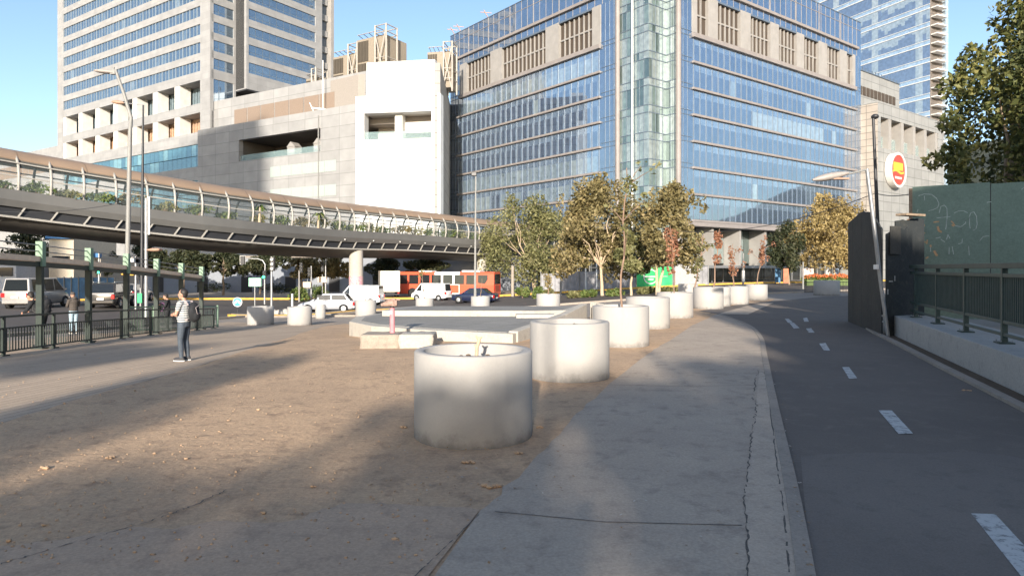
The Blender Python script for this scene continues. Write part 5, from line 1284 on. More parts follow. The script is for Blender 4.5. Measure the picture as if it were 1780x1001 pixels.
# ---------------------------------------------------------------- vehicles
def paint(name, c, rough=.28, metal=0.0):
    m = plain(name, c, rough, metal, .5, var=.04, scale=2)
    b = m.node_tree.nodes['Principled BSDF']; b.inputs['Coat Weight'].default_value = .6; b.inputs['Coat Roughness'].default_value = .08
    return m
def vehicle(name, label, cat, loc, heading, L, W, H, col_, zbelt, hood, gh, wheels, r=.31, zb=.24, windows=(), nose_w=.86, extra=None, rackm=None):
    """hood: list of (x, ztop) for the body's upper line; gh: (xb0, xb1, xt0, xt1) of the cabin at belt and roof"""
    t = thing(name, label, cat, (0, 0, 0)); pm_ = col_; hw = W / 2
    q = MB(); xs = sorted(set([-L / 2, -L / 2 + .08, -L / 2 + .25] + [p[0] for p in hood] + [L / 2 - .45, L / 2 - .18, L / 2 - .05, L / 2]))
    def ztop(x):
        for a, b in zip(hood[:-1], hood[1:]):
            if a[0] <= x <= b[0]: return a[1] + (b[1] - a[1]) * (x - a[0]) / (b[0] - a[0])
        return hood[0][1] if x < hood[0][0] else hood[-1][1]
    def wid(x):
        e = max(0, abs(x) - (L / 2 - .7)) / .7; return hw * (1 - (1 - nose_w) * e * e)
    rows = []
    for x in xs:
        w = wid(x); zt = ztop(x); e = max(0, abs(x) - (L / 2 - .3)) / .3; z0 = zb + .10 * e
        rows.append([(x, -w * .90, z0), (x, -w * .985, z0 + .12), (x, -w, z0 + (zt - z0) * .55), (x, -w * .965, zt - .07), (x, -w * .90, zt), (x, w * .90, zt), (x, w * .965, zt - .07), (x, w, z0 + (zt - z0) * .55), (x, w * .985, z0 + .12), (x, w * .90, z0)])
    vs = [v for r_ in rows for v in r_]; n = 10; fs = []
    for i in range(len(rows) - 1):
        for k in range(n): k2 = (k + 1) % n; fs.append((i * n + k, (i + 1) * n + k, (i + 1) * n + k2, i * n + k2))
    fs += [tuple(range(n))[::-1], tuple(range((len(rows) - 1) * n, len(rows) * n))]
    q.add(vs, fs, True); bo = q.build('body', pm_, t, loc=(0, 0, 0))
    mo = bo.modifiers.new('edge', 'BEVEL'); mo.width = .03; mo.segments = 2; mo.limit_method = 'ANGLE'; mo.angle_limit = R(35)
    xb0, xb1, xt0, xt1 = gh; wb, wt = hw * .93, hw * .78
    z0 = zbelt - .03
    P = [(xb0, -wb, z0), (xb1, -wb, z0), (xb1, wb, z0), (xb0, wb, z0), (xt0, -wt, H), (xt1, -wt, H), (xt1, wt, H), (xt0, wt, H)]
    q = MB(); q.hexa(P); cb = q.build('cabin', pm_, t, bevel=.07, loc=(0, 0, 0))
    def side(x, z, sg, o=.008): k = (z - z0) / (H - z0); return (x, sg * (wb + (wt - wb) * k + o), z)
    def face(pts, nm):
        q = MB(); q.add(pts, [tuple(range(len(pts)))]); return q.build(nm, M['glassdark'], t, loc=(0, 0, 0))
    zl, zh = zbelt + .05, H - .10
    def xf(z, front): k = (z - z0) / (H - z0); return (xb1 + (xt1 - xb1) * k) if front else (xb0 + (xt0 - xb0) * k)
    for sg in (-1, 1):
        for (a, b) in windows:                               # a/b: x limits, None = follow the pillar
            xa0 = xf(zl, False) + .16 if a is None else a; xa1 = xf(zh, False) + .13 if a is None else a
            xb0_ = xf(zl, True) - .20 if b is None else b; xb1_ = xf(zh, True) - .14 if b is None else b
            face([side(xa0, zl, sg), side(xb0_, zl, sg), side(xb1_, zh, sg), side(xa1, zh, sg)], 'side_window')
    def endface(front, nm, k0=.12, k1=.9, ins=.86):
        p = []
        for k, sg in ((k0, -1), (k0, 1), (k1, 1), (k1, -1)):
            z = z0 + (H - z0) * k; w = (wb + (wt - wb) * k) * ins; x = xf(z, front) + (.012 if front else -.012); p.append((x, sg * w, z))
        face(p, nm)
    endface(True, 'windshield'); endface(False, 'rear_window')
    for wx in wheels:
        for sg in (-1, 1):
            q = MB(); y = sg * (hw + .005); q.lathe([(0.001, -.01), (r + .055, -.01), (r + .055, .012), (0.001, .012)], (0, 0, 0), 24)
            q.v = [(wx + v[0], y + v[2] * sg, r + v[1] + .01) for v in q.v]; q.build('wheel_arch', M['dark'], t, loc=(0, 0, 0))
            q = MB(); q.lathe([(r * .6, -.2), (r * .96, -.2), (r, -.16), (r, .0), (r * .95, .03), (r * .62, .03), (r * .6, .02)], (0, 0, 0), 24)
            q.v = [(wx + v[0], y + v[2] * sg, r + v[1]) for v in q.v]; wh = q.build('wheel', M['rubber'], t, loc=(0, 0, 0))
            q = MB(); q.lathe([(0.001, .03), (r * .16, .035), (r * .2, .02), (r * .6, .028)], (0, 0, 0), 20)
            for k in range(6):
                a = k * math.pi / 3; q.box((r * .36 * math.cos(a), r * .36 * math.sin(a), .03), (r * .46, r * .14, .02), a)
            q.v = [(wx + v[0], y + v[2] * sg, r + v[1]) for v in q.v]; q.build('rim', M['rim'], wh, loc=(0, 0, 0))
    zt_f = ztop(L / 2); zt_r = ztop(-L / 2)
    for sg in (-1, 1):
        q = MB(); q.box((L / 2 - .10, sg * hw * .66, zt_f - .13), (.26, hw * .34, .15)); q.build('headlight', M['lens_w'], t, bevel=.03, loc=(0, 0, 0))
        q = MB(); q.box((-L / 2 + .05, sg * hw * .80, zt_r - .2), (.16, hw * .24, .28)); q.build('tail_light', M['lens_r'], t, bevel=.03, loc=(0, 0, 0))
        q = MB(); q.ell((xf(zl, True) - .25, sg * (hw + .06), zbelt + .10), .07, .11, .07); q.build('mirror', pm_, t, loc=(0, 0, 0))
        for x in [sum([w_ for w_ in win if w_ is not None]) for win in windows][:2]:
            q = MB(); q.box((x + .12, sg * (hw * .985 + .01), zbelt - .16), (.16, .03, .035)); q.build('door_handle', pm_, t, loc=(0, 0, 0))
    for x, nm in ((L / 2 - .03, 'front_bumper'), (-L / 2 + .03, 'rear_bumper')):
        q = MB(); q.box((x, 0, zb + .20), (.16, W * .86, .22)); q.build(nm, pm_, t, bevel=.05, loc=(0, 0, 0))
    q = MB(); q.box((L / 2 + .055, 0, zb + .36), (.02, W * .5, .16)); q.build('grille', M['dark'], t, loc=(0, 0, 0))
    q = MB(); q.box((-L / 2 - .055, 0, zt_r - .33), (.012, .42, .13)); q.build('number_plate', M['plate'], t, loc=(0, 0, 0))
    q = MB(); q.box((0, 0, zb + .03), (L * .8, W * .86, .1)); q.build('underside', M['dark'], t, loc=(0, 0, 0))
    if rackm:
        for sg in (-1, 1): q = MB(); q.tube([(xt0 + .1, sg * wt * .9, H + .06), (xt1 - .1, sg * wt * .9, H + .06)], .025, 6); q.build('roof_rail', rackm, t, loc=(0, 0, 0))
    t.location = loc; t.rotation_euler = (0, 0, heading)
    return t
silver = paint('silver_paint', (.50, .51, .54), .3, .35); whitep = paint('white_paint', (.78, .78, .76)); navy = paint('navy_paint', (.012, .017, .045)); greyp = paint('warm_silver_paint', (.36, .34, .32), .3, .4); darkp = paint('dark_suv_paint', (.045, .042, .04), .25, .3)
def vat(px, Y, dz=0): p = U(px, 0, Y); return (p.x, p.y, T(p.x, p.y) + .012 + dz)
ang = lambda x, y: math.atan2(y, x)
vehicle('hatchback', 'silver hatchback with hatched nose stopped behind the narrow planter', 'car', vat(570, 56), ang(-1, -.06), 4.6, 1.74, 1.52, silver, .92,
        [(-2.3, .88), (-1.9, .95), (.9, .95), (1.5, .86), (2.05, .72), (2.3, .60)], (-2.05, 1.35, -1.5, .25), (-1.45, 1.45), .31, .22, ((None, -.45), (-.38, .62), (.7, None)))
vehicle('delivery_van', 'bright white van behind the silver hatchback, left of the raised deck', 'van', vat(627, 66), ang(-1, .16), 4.4, 1.75, 1.95, whitep, 1.05,
        [(-2.2, 1.1), (1.3, 1.08), (1.8, .98), (2.2, .8)], (-2.17, 1.75, -2.08, .95), (-1.35, 1.45), .31, .25, ((.85, None),))
vehicle('minivan', 'small white panel van in front of the red bus', 'van', vat(750, 74.5), ang(-1, .42), 4.3, 1.68, 1.92, whitep, 1.02,
        [(-2.15, 1.05), (1.4, 1.02), (1.85, .92), (2.15, .76)], (-2.12, 1.8, -2.0, 1.0), (-1.35, 1.42), .31, .25, ((.85, None),))
vehicle('sedan', 'navy blue sedan in front of the rear of the red bus', 'car', vat(826, 66), ang(-1, .34), 4.5, 1.75, 1.46, navy, .90,
        [(-2.25, .86), (-2.0, .98), (-1.5, .98), (1.0, .93), (1.7, .84), (2.25, .66)], (-1.75, 1.25, -.95, .35), (-1.38, 1.42), .32, .2, ((None, -.32), (-.25, .48)))
vehicle('people_carrier', 'warm silver people carrier seen from behind at the left edge', 'van', vat(66, 44), R(96), 4.75, 1.8, 1.95, greyp, 1.06,
        [(-2.37, 1.08), (1.2, 1.05), (1.85, .9), (2.37, .7)], (-2.34, 1.75, -2.2, .75), (-1.5, 1.5), .33, .25, ((-1.95, -.75), (-.65, .35), (.45, None)))
vehicle('suv', 'dark four wheel drive with roof rails seen from behind on the left road', 'car', vat(196, 47), R(103), 4.6, 1.84, 1.72, darkp, 1.02,
        [(-2.3, 1.0), (1.0, 1.0), (1.7, .94), (2.3, .8)], (-2.22, 1.3, -1.75, .45), (-1.4, 1.42), .35, .27, ((None, -.6), (-.5, .45), (.52, None)), rackm=M['whitemetal'])
vehicle('estate_car', 'grey estate car partly hidden behind the dark four wheel drive', 'car', vat(232, 55), R(100), 4.4, 1.76, 1.5, greyp, .95,
        [(-2.2, .95), (1.0, .95), (1.7, .86), (2.2, .7)], (-2.1, 1.2, -1.6, .35), (-1.4, 1.42), .32, .23, ((None, -.5), (-.4, None)))
# box truck seen from behind
bx = thing('box_truck', 'cream box truck with double rear doors left of the red bus', 'truck', (0, 0, 0))
q = MB(); q.box((0, 0, 2.05), (5.2, 2.3, 2.5)); q.build('cargo_box', paint('cream_box', (.70, .62, .50), .5), bx, bevel=.04, loc=(0, 0, 0))
for sg in (-1, 1):
    q = MB(); q.box((-2.62, sg * .55, 2.05), (.04, 1.02, 2.3)); d_ = q.build('rear_door', bpy.data.materials['cream_box'], bx, loc=(0, 0, 0))
    q = MB(); q.box((-2.65, sg * .14, 1.75), (.04, .05, .9)); q.box((-2.66, sg * .3, 1.7), (.04, .3, .06)); q.build('latch', M['greypole'], d_, loc=(0, 0, 0))
    q = MB(); q.box((-2.63, sg * .95, .66), (.06, .22, .12)); q.build('tail_light', M['lens_r'], bx, loc=(0, 0, 0))
    for wx in (-1.5, 3.1):
        q = MB(); q.lathe([(.1, -.2), (.40, -.2), (.43, -.15), (.43, .0), (.40, .04), (.1, .05)], (0, 0, 0), 22); q.v = [(wx + v[0], sg * 1.05 + v[2] * sg, .43 + v[1]) for v in q.v]; q.build('wheel', M['rubber'], bx, loc=(0, 0, 0))
q = MB(); q.box((.4, 0, .68), (6.4, 1.0, .18)); q.build('chassis', M['dark'], bx, loc=(0, 0, 0))
q = MB(); q.hexa([(2.75, -1.05, .5), (4.2, -1.05, .5), (4.2, 1.05, .5), (2.75, 1.05, .5), (2.75, -1, 2.3), (3.6, -1, 2.3), (3.6, 1, 2.3), (2.75, 1, 2.3)]); q.build('cab', whitep, bx, bevel=.06, loc=(0, 0, 0))
q = MB(); q.box((-2.7, 0, .52), (.12, 2.1, .16)); q.build('rear_bumper', M['dark'], bx, loc=(0, 0, 0))
bx.location = vat(676, 82); bx.rotation_euler = (0, 0, ang(-.25, 1))
# bus
bus = thing('bus', 'red and white city bus seen along its side behind the white van', 'bus', (0, 0, 0)); BL, BW, BH = 13.6, 2.55, 3.15
red = paint('bus_red', (.62, .10, .045), .4); bwh = paint('bus_white', (.78, .74, .70), .4)
def bseg(x0, x1, m, nm):
    q = MB(); prof = [(-1.2, .32), (-1.27, .45), (-1.275, 1.5), (-1.22, 2.85), (-1.05, 3.12), (1.05, 3.12), (1.22, 2.85), (1.275, 1.5), (1.27, .45), (1.2, .32)]
    vs = [(x, y, z) for x in (x0, x1) for y, z in prof]; n = len(prof)
    q.add(vs, [(k, k + n, (k + 1) % n + n, (k + 1) % n) for k in range(n)] + [tuple(range(n))[::-1], tuple(range(n, 2 * n))]); return q.build(nm, m, bus, loc=(0, 0, 0))
bseg(-6.8, -2.3, red, 'rear_body'); bseg(-2.29, 1.1, bwh, 'middle_body'); bseg(1.11, 6.8, red, 'front_body')
q = MB(); q.prism([(-2.2, -1.29), (1.0, -1.29), (1.0, 1.29), (-2.2, 1.29)], .5, 1.5); q.build('lower_band', red, bus, loc=(0, 0, 0))
for i in range(8):
    x = -6.0 + i * 1.55
    for sg in (-1, 1):
        q = MB(); a, b = x, x + 1.28; y = lambda z: sg * (1.285 + (1.235 - 1.285) * (z - 1.5) / 1.35)
        if i == 0: P = [(a + .35, y(1.65), 1.65), (b, y(1.75), 1.75), (b, y(2.72), 2.72), (a, y(2.72), 2.72), (a, y(2.2), 2.2)]
        else: P = [(a, y(1.58), 1.58), (b, y(1.58), 1.58), (b, y(2.75), 2.75), (a, y(2.75), 2.75)]
        q.add(P, [tuple(range(len(P)))]); q.build('side_window', M['glassdark'], bus, loc=(0, 0, 0))
for x, nm, s_ in ((-6.82, 'rear_window', -1), (6.82, 'windshield', 1)):
    q = MB(); q.box((x, 0, 2.25), (.03, 2.0, 1.2)); q.build(nm, M['glassdark'], bus, loc=(0, 0, 0))
q = MB(); q.box((-6.83, 0, 1.1), (.03, 1.6, .7)); q.build('engine_cover', plain('bus_grille', (.30, .06, .03), .6), bus, loc=(0, 0, 0))
for sg in (-1, 1):
    q = MB(); q.box((-6.83, sg * 1.05, 1.2), (.04, .2, .5)); q.build('tail_light', M['lens_r'], bus, loc=(0, 0, 0))
    q = MB(); q.box((6.83, sg * .95, .8), (.04, .35, .2)); q.build('headlight', M['lens_w'], bus, loc=(0, 0, 0))
    for wx in (-4.2, 4.1):
        q = MB(); q.lathe([(.001, 0), (.62, 0), (.62, .02), (.001, .02)], (0, 0, 0), 24); q.v = [(wx + v[0], sg * (1.278 + v[2]), .48 + v[1]) for v in q.v]; q.build('wheel_arch', M['dark'], bus, loc=(0, 0, 0))
        q = MB(); q.lathe([(.25, -.2), (.46, -.2), (.48, -.1), (.48, .04), (.44, .06), (.27, .06), (.2, .03), (.001, .05)], (0, 0, 0), 24); q.v = [(wx + v[0], sg * (1.27 + v[2]), .48 + v[1]) for v in q.v]; q.build('wheel', M['rubber'], bus, loc=(0, 0, 0))
q = MB(); q.box((-3.6, 0, 3.2), (2.4, 1.6, .22)); q.box((2.6, 0, 3.18), (1.8, 1.5, .18)); q.build('roof_pod', bwh, bus, bevel=.05, loc=(0, 0, 0))
bus.location = vat(776, 84.5); bus.rotation_euler = (0, 0, ang(-.95, .30))

# ---------------------------------------------------------------- people
def remesh(mb, name, m, parent, vox=.011, sm=4):
    me = mb.mesh(name, m); o = bpy.data.objects.new(name, me); col.objects.link(o)
    r_ = o.modifiers.new('r', 'REMESH'); r_.mode = 'VOXEL'; r_.voxel_size = vox
    s_ = o.modifiers.new('s', 'SMOOTH'); s_.iterations = sm; s_.factor = .5
    dg = bpy.context.evaluated_depsgraph_get(); m2 = bpy.data.meshes.new_from_object(o.evaluated_get(dg)); m2.name = name
    m2.materials.clear(); m2.materials.append(m if not isinstance(m, list) else m[0])
    for p in m2.polygons: p.use_smooth = True
    o2 = bpy.data.objects.new(name, m2); bpy.data.objects.remove(o); bpy.data.meshes.remove(me); o2.name = name; col.objects.link(o2); o2.parent = parent
    return o2
skin = plain('skin', (.46, .25, .17), .55, var=.06, scale=20)
def ring_tube(mb, pts, rx, ry=None, n=14):                # torso-like tube with elliptic rings, y wide
    vs = []; fs = []
    for i, p in enumerate(pts):
        for k in range(n):
            a = 2 * math.pi * k / n; vs.append((p[0] + rx[i] * math.cos(a), p[1] + ry[i] * math.sin(a), p[2]))
    for i in range(len(pts) - 1):
        for k in range(n): k2 = (k + 1) % n; fs.append((i * n + k, i * n + k2, (i + 1) * n + k2, (i + 1) * n + k))
    fs += [tuple(range(n))[::-1], tuple(range((len(pts) - 1) * n, len(pts) * n))]
    mb.add(vs, fs, True)
def person(label, loc, heading, J, shirt, trousers, hair, shoe, group=None, sleeve='short', cap=None, hood=False, belly=0.0):
    """J: joints, x forward, y left, z up: head, neck, sh_l/r, el_l/r, wr_l/r, hip, kn_l/r, an_l/r ; fingers follow hand direction"""
    t = thing('person', label, 'person', (0, 0, 0), 0, group); V = {k: Vector(v) for k, v in J.items()}
    chest = (V['sh_l'] + V['sh_r']) / 2; pel = V['hip']
    def torso(q, g):
        for_ = [pel + Vector((0, 0, -.06)), pel + Vector((0, 0, .05)), pel.lerp(chest, .35) + Vector((.01 + belly * .5, 0, 0)), pel.lerp(chest, .65) + Vector((.015 + belly * .3, 0, 0)), chest + Vector((0, 0, -.06)), chest + Vector((-.005, 0, .03)), chest + Vector((0, 0, .075))]
        ring_tube(q, for_, [.115 + g, .125 + g, .115 + g + belly, .125 + g + belly * .6, .12 + g, .085 + g, .05 + g], [.155 + g, .165 + g, .15 + g + belly * .4, .165 + g, .175 + g, .14 + g, .06 + g])
    def arm(q, s, g, full=True, part=1.0):
        a, b, c = V['sh_' + s], V['el_' + s], V['wr_' + s]
        q.tube([chest.lerp(a, .6), a, a.lerp(b, .5 * part), a.lerp(b, part)], [.065 + g, .062 + g, .05 + g, .043 + g], 12)
        if full: q.tube([b, b.lerp(c, .35), c], [.041 + g, .042 + g, .028 + g], 12)
    def leg(q, s, g, top=True):
        h = pel + Vector((0, .085 if s == 'l' else -.085, -.02)); k, a = V['kn_' + s], V['an_' + s]
        q.tube([h, h.lerp(k, .45), k, k.lerp(a, .35), a], [.092 + g, .078 + g, .055 + g, .055 + g, .038 + g], 12)
    q = MB(); torso(q, -.012)
    for s in 'lr': arm(q, s, -.004); leg(q, s, -.012)
    hd = V['head']; nk = V['neck']
    q.tube([chest + Vector((0, 0, .03)), nk, hd + Vector((-.01, 0, -.06))], [.062, .052, .055], 12)
    f = (Vector(J['face']) if 'face' in J else Vector((1, 0, -.1))).normalized(); lf_ = Vector((0, 0, 1)).cross(f).normalized(); u = f.cross(lf_)
    def hp(a, b, c): return hd + f * a + lf_ * b + u * c
    q.ell(hd + u * .025, .098, .078, .112, 18, 14); q.ell(hp(.03, 0, -.045), .062, .056, .068, 14, 10); q.ell(hp(.055, 0, -.085), .03, .03, .028)
    q.tube([hp(.085, 0, .03), hp(.108, 0, -.005), hp(.112, 0, -.022), hp(.09, 0, -.032)], [.010, .013, .017, .012], 8)
    for sg in (-1, 1):
        q.ell(hp(-.005, sg * .078, -.01), .02, .012, .032); q.ell(hp(.088, sg * .03, -.06), .01, .02, .006)
    for s in 'lr':                                          # hand: palm, four fingers, thumb
        w = V['wr_' + s]; d = (Vector(J['hd_' + s]) if 'hd_' + s in J else (w - V['el_' + s])).normalized()
        sd = d.cross(Vector((1, 0, .1)) if abs(d.x) < .8 else Vector((0, 0, 1))).normalized(); nn = sd.cross(d)
        q.tube([w, w + d * .04, w + d * .085], [.027, .034, .036], 10, sq=.6)
        for i, l in enumerate((.062, .075, .07, .055)):
            o_ = w + d * .075 + sd * (-.03 + .02 * i); q.tube([o_, o_ + d * l * .5 + nn * .004, o_ + d * l * .85 + nn * .018], [.0095, .009, .0075], 7)
        q.tube([w + d * .02 - sd * .025, w + d * .05 - sd * .052 + nn * .01, w + d * .08 - sd * .058 + nn * .02], [.013, .011, .008], 7)
    for s in 'lr':
        a = V['an_' + s]; q.tube([a, a + Vector((.0, 0, -.04)), a + Vector((.09, 0, -.055))], [.036, .042, .036], 10)
    remesh(q, 'body', skin, t, .009, 3)
    q = MB(); torso(q, .008)
    for s in 'lr': arm(q, s, .010, sleeve == 'long', 1.0 if sleeve == 'long' else .62)
    if hood: q.tube([chest + Vector((-.03, 0, .05)), chest + Vector((-.03, 0, .14))], [.10, .085], 14)
    remesh(q, 'shirt' if sleeve == 'short' else 'jacket', shirt, t, .011, 3)
    q = MB()
    ring_tube(q, [pel + Vector((0, 0, -.10)), pel + Vector((0, 0, .0)), pel + Vector((0, 0, .06))], [.12, .13, .126], [.165, .172, .166])
    for s in 'lr': leg(q, s, .008)
    remesh(q, 'trousers', trousers, t, .011, 3)
    for s in 'lr':
        a = V['an_' + s]; z = a.z - .08; q = MB(); q.ell((a.x + .065, a.y, z + .045), .145, .05, .05, 16, 10); q.ell((a.x - .01, a.y, z + .07), .06, .046, .05); remesh(q, 'shoe', shoe[0], t, .01, 2)
        q = MB(); q.prism([(a.x + .065 + .148 * math.cos(k * .3927), a.y + .052 * math.sin(k * .3927)) for k in range(16)], z - .0, z + .022); q.build('sole', shoe[1], t, loc=(0, 0, 0))
    q = MB()
    if cap: q.ell(hd + u * .055 - f * .012, .108, .09, .095, 16, 12)
    else: q.ell(hd + u * .05 - f * .022, .098, .086, .098, 16, 12); q.ell(hp(-.05, 0, -.01), .055, .074, .075, 14, 10)
    remesh(q, 'hair' if not cap else 'hood', hair if not cap else cap, t, .01, 2)
    for sg in (-1, 1):
        q = MB(); q.ell(hp(.082, sg * .032, .018), .012, .014, .008, 8, 6); q.build('eye', M['dark'], t, loc=(0, 0, 0))
    t.location = loc; t.rotation_euler = (0, 0, heading); return t
m_, n_, l_, b_ = mat('striped_polo')
tc = n_.new('ShaderNodeTexCoord'); sp = n_.new('ShaderNodeSeparateXYZ'); l_.new(tc.outputs['Object'], sp.inputs[0])
ma = n_.new('ShaderNodeMath'); ma.operation = 'FRACT'; mu = n_.new('ShaderNodeMath'); mu.operation = 'MULTIPLY'; mu.inputs[1].default_value = 19.0; l_.new(sp.outputs['Z'], mu.inputs[0]); l_.new(mu.outputs[0], ma.inputs[0])
gt = n_.new('ShaderNodeMath'); gt.operation = 'GREATER_THAN'; gt.inputs[1].default_value = .52; l_.new(ma.outputs[0], gt.inputs[0])
mx = n_.new('ShaderNodeMix'); mx.data_type = 'RGBA'; mx.inputs[6].default_value = (.62, .61, .58, 1); mx.inputs[7].default_value = (.10, .115, .13, 1); l_.new(gt.outputs[0], mx.inputs[0]); l_.new(mx.outputs[2], b_.inputs['Base Color']); b_.inputs['Roughness'].default_value = .85
jeans = plain('dark_jeans', (.06, .075, .095), .85, var=.25, scale=14); black_cl = plain('black_cloth', (.014, .015, .018), .85, var=.3, scale=10); brown_cl = plain('brown_grey_jacket', (.07, .058, .05), .85, var=.25, scale=10)
pale_j = plain('pale_jeans', (.30, .40, .46), .85, var=.15, scale=12); hair_d = plain('dark_hair', (.02, .016, .014), .6); shoe_d = (plain('dark_shoe', (.04, .04, .045), .7), plain('white_sole', (.7, .68, .62), .7))
shoe_b = (M['dark'], M['dark'])
g = G(320, 628)
base = dict(head=(.03, 0, 1.585), neck=(0, 0, 1.46), sh_l=(-.01, .185, 1.38), sh_r=(-.01, -.185, 1.38), hip=(0, 0, .92), kn_l=(.03, .10, .50), kn_r=(.02, -.10, .50), an_l=(0, .10, .085), an_r=(-.03, -.10, .085))
man = dict(base, el_l=(.05, .24, 1.11), el_r=(.06, -.235, 1.11), wr_l=(.23, .03, 1.13), wr_r=(.24, -.02, 1.09), hd_l=(.15, -1, -.02), hd_r=(.1, 1, .1), face=(1, .10, .08))
person('man in a striped polo shirt with folded arms, standing on the paving', (g.x, g.y, T(g.x, g.y) + .012), R(172), man, m_, jeans, hair_d, shoe_d, None, belly=.035)
def backpack(label, loc, rz, m, acc, sc=1.0, tilt=0):
    t = thing('backpack', label, 'backpack', loc, rz); q = MB(); q.ell((0, 0, 0), .12 * sc, .16 * sc, .26 * sc, 18, 14); q.ell((-.07 * sc, 0, -.08 * sc), .09 * sc, .12 * sc, .14 * sc, 14, 10)
    o = remesh(q, 'bag', m, t, .013, 3)
    for sg in (-1, 1):
        q = MB(); q.tube([(.09 * sc, sg * .1, .18 * sc), (.13 * sc, sg * .12, .27 * sc), (.29 * sc, sg * .13, .22 * sc), (.32 * sc, sg * .14, .05 * sc), (.2 * sc, sg * .15, -.16 * sc), (.08, sg * .12, -.18 * sc)], .016, 6, sq=1.6); q.build('strap', acc, t, loc=(0, 0, 0))
    q = MB(); q.tube([(-.115 * sc, -.1 * sc, .12 * sc), (-.135 * sc, 0, .17 * sc), (-.115 * sc, .1 * sc, .12 * sc), (-.155 * sc, .09, -.04), (-.165 * sc, 0, -.02), (-.155 * sc, -.09, -.04)], .008, 5); q.build('piping', acc, t, loc=(0, 0, 0))
    t.rotation_euler = (0, tilt, rz); return t
hd_ = R(172); off = Vector((-.235, -.03)); c, s_ = math.cos(hd_), math.sin(hd_)
backpack('black backpack with pale piping on the striped man\'s back', (g.x + off.x * c - off.y * s_, g.y + off.x * s_ + off.y * c, T(g.x, g.y) + 1.18), hd_, black_cl, plain('bag_piping', (.32, .27, .27), .7), .95)
# three people waiting beyond the railing
pb_ = U(128, 0, 27.6); zb_ = T(pb_.x, pb_.y) + .012
phone = dict(base, el_l=(.06, .23, 1.12), el_r=(.06, -.23, 1.12), wr_l=(.27, .08, 1.20), wr_r=(.27, -.07, 1.20), face=(1, 0, -.5), head=(.07, 0, 1.575), kn_l=(.03, .08, .5), kn_r=(.0, -.08, .5))
person('person in a brown hooded jacket and pale jeans looking down beyond the railing', (pb_.x, pb_.y, zb_), R(150), phone, brown_cl, pale_j, hair_d, (brown_cl, shoe_d[1]), None, sleeve='long', cap=brown_cl, hood=True)
pa = U(70, 0, 19.9); za_ = T(pa.x, pa.y) + .012
bend = dict(head=(.30, 0, 1.50), neck=(.2, 0, 1.40), sh_l=(.14, .18, 1.33), sh_r=(.14, -.18, 1.33), el_l=(.24, .25, 1.08), el_r=(.24, -.24, 1.08), wr_l=(.42, .12, 1.04), wr_r=(.42, -.1, 1.04), hip=(-.05, 0, .92), kn_l=(.02, .1, .5), kn_r=(.03, -.1, .5), an_l=(-.05, .1, .085), an_r=(-.02, -.1, .085), face=(1, 0, -.35))
person('person in black leaning forward behind the nearest shelter post', (pa.x, pa.y, za_), R(178), bend, black_cl, black_cl, hair_d, shoe_b, None, sleeve='long')
backpack('bulky black backpack on the leaning person by the nearest shelter post', (pa.x + .17, pa.y - .02, za_ + 1.17), R(178), black_cl, M['dark'], 1.1, R(-20))
pc = U(291, 0, 31.2); zc = T(pc.x, pc.y) + .012
person('person in black standing at the far end of the shelter behind the railing', (pc.x, pc.y, zc), R(195), dict(phone, face=(1, 0, -.2)), black_cl, black_cl, hair_d, shoe_b, None, sleeve='long')
backpack('dark purple backpack at the front of the person at the far end of the shelter', (pc.x - .38, pc.y - .06, zc + 1.08), R(15), plain('purple_bag', (.05, .025, .05), .8), plain('purple_piping', (.12, .05, .12), .7), .9)
# ---------------------------------------------------------------- lamps, poles, signals, signs
def lamphead(q, a, b, w, h):                               # cobra head from a (neck) to b (tip)
    a = Vector(a); b = Vector(b); P = []; n = 7
    for k in range(n): P.append(a.lerp(b, k / (n - 1)))
    q.tube(P, [w * f for f in (.35, .7, .95, 1.0, .95, .75, .25)], 12, sq=h / w)
def polar(px, py, Y): return U(px, py, Y)
Yp = 30.0
t = thing('street_lamp', 'tall grey street lamp with bent top rising beyond the shelter', 'street lamp', polar(220, 600, Yp)); t.location.z = T(t.location.x, Yp); P = [polar(220, 560, Yp), polar(222, 430, Yp), polar(226, 230, Yp), polar(228, 205, Yp), polar(216, 165, Yp), polar(201, 122, Yp)]; P[0].z = t.location.z - .1
q = MB(); q.tube(P, [.11, .10, .085, .08, .07, .06], 12); q.build('pole', M['greypole'], t)
q = MB(); lamphead(q, polar(201, 127, Yp), polar(163, 123, Yp), .17, .09); q.build('lamp_head', M['lampgrey'], t)
q = MB(); q.box(polar(197, 126, Yp), (.22, .16, .2)); q.tube([polar(197.5, 122, Yp), polar(197.5, 117, Yp)], .04, 6); q.build('bracket', M['greypole'], t)
Yp = 40.0
t = thing('street_lamp', 'slim black street lamp with an orange-brown head just right of the grey one', 'street lamp', polar(246, 600, Yp)); t.location.z = T(t.location.x, Yp); q = MB(); b = polar(246, 540, Yp); b.z = t.location.z - .1
q.tube([b, polar(247, 400, Yp), polar(249, 183, Yp)], [.11, .09, .05], 10); q.build('pole', M['blackpole'], t)
q = MB(); q.tube([polar(249, 183, Yp), polar(214, 179, Yp)], .025, 6); q.build('arm', M['steel'], t)
q = MB(); lamphead(q, polar(216, 179.5, Yp), polar(194, 177, Yp), .15, .12); q.build('lamp_head', M['rust'], t)
Yp = 42.0
t = thing('utility_pole', 'pale grey pole with a white sleeve right of the black lamp', 'pole', polar(257, 600, Yp)); t.location.z = T(t.location.x, Yp); q = MB(); b = polar(254, 540, Yp); b.z = t.location.z - .1
q.tube([b, polar(254, 345, Yp)], [.11, .09], 10); q.build('pole', M['steel'], t)
q = MB(); q.tube([polar(259, 408, Yp), polar(259, 342, Yp)], .07, 8); q.build('sleeve', M['whitemetal'], t)
q = MB(); lamphead(q, polar(256, 434.5, Yp), polar(283, 434, Yp), .24, .12); q.build('lamp_head', M['rust'], t)
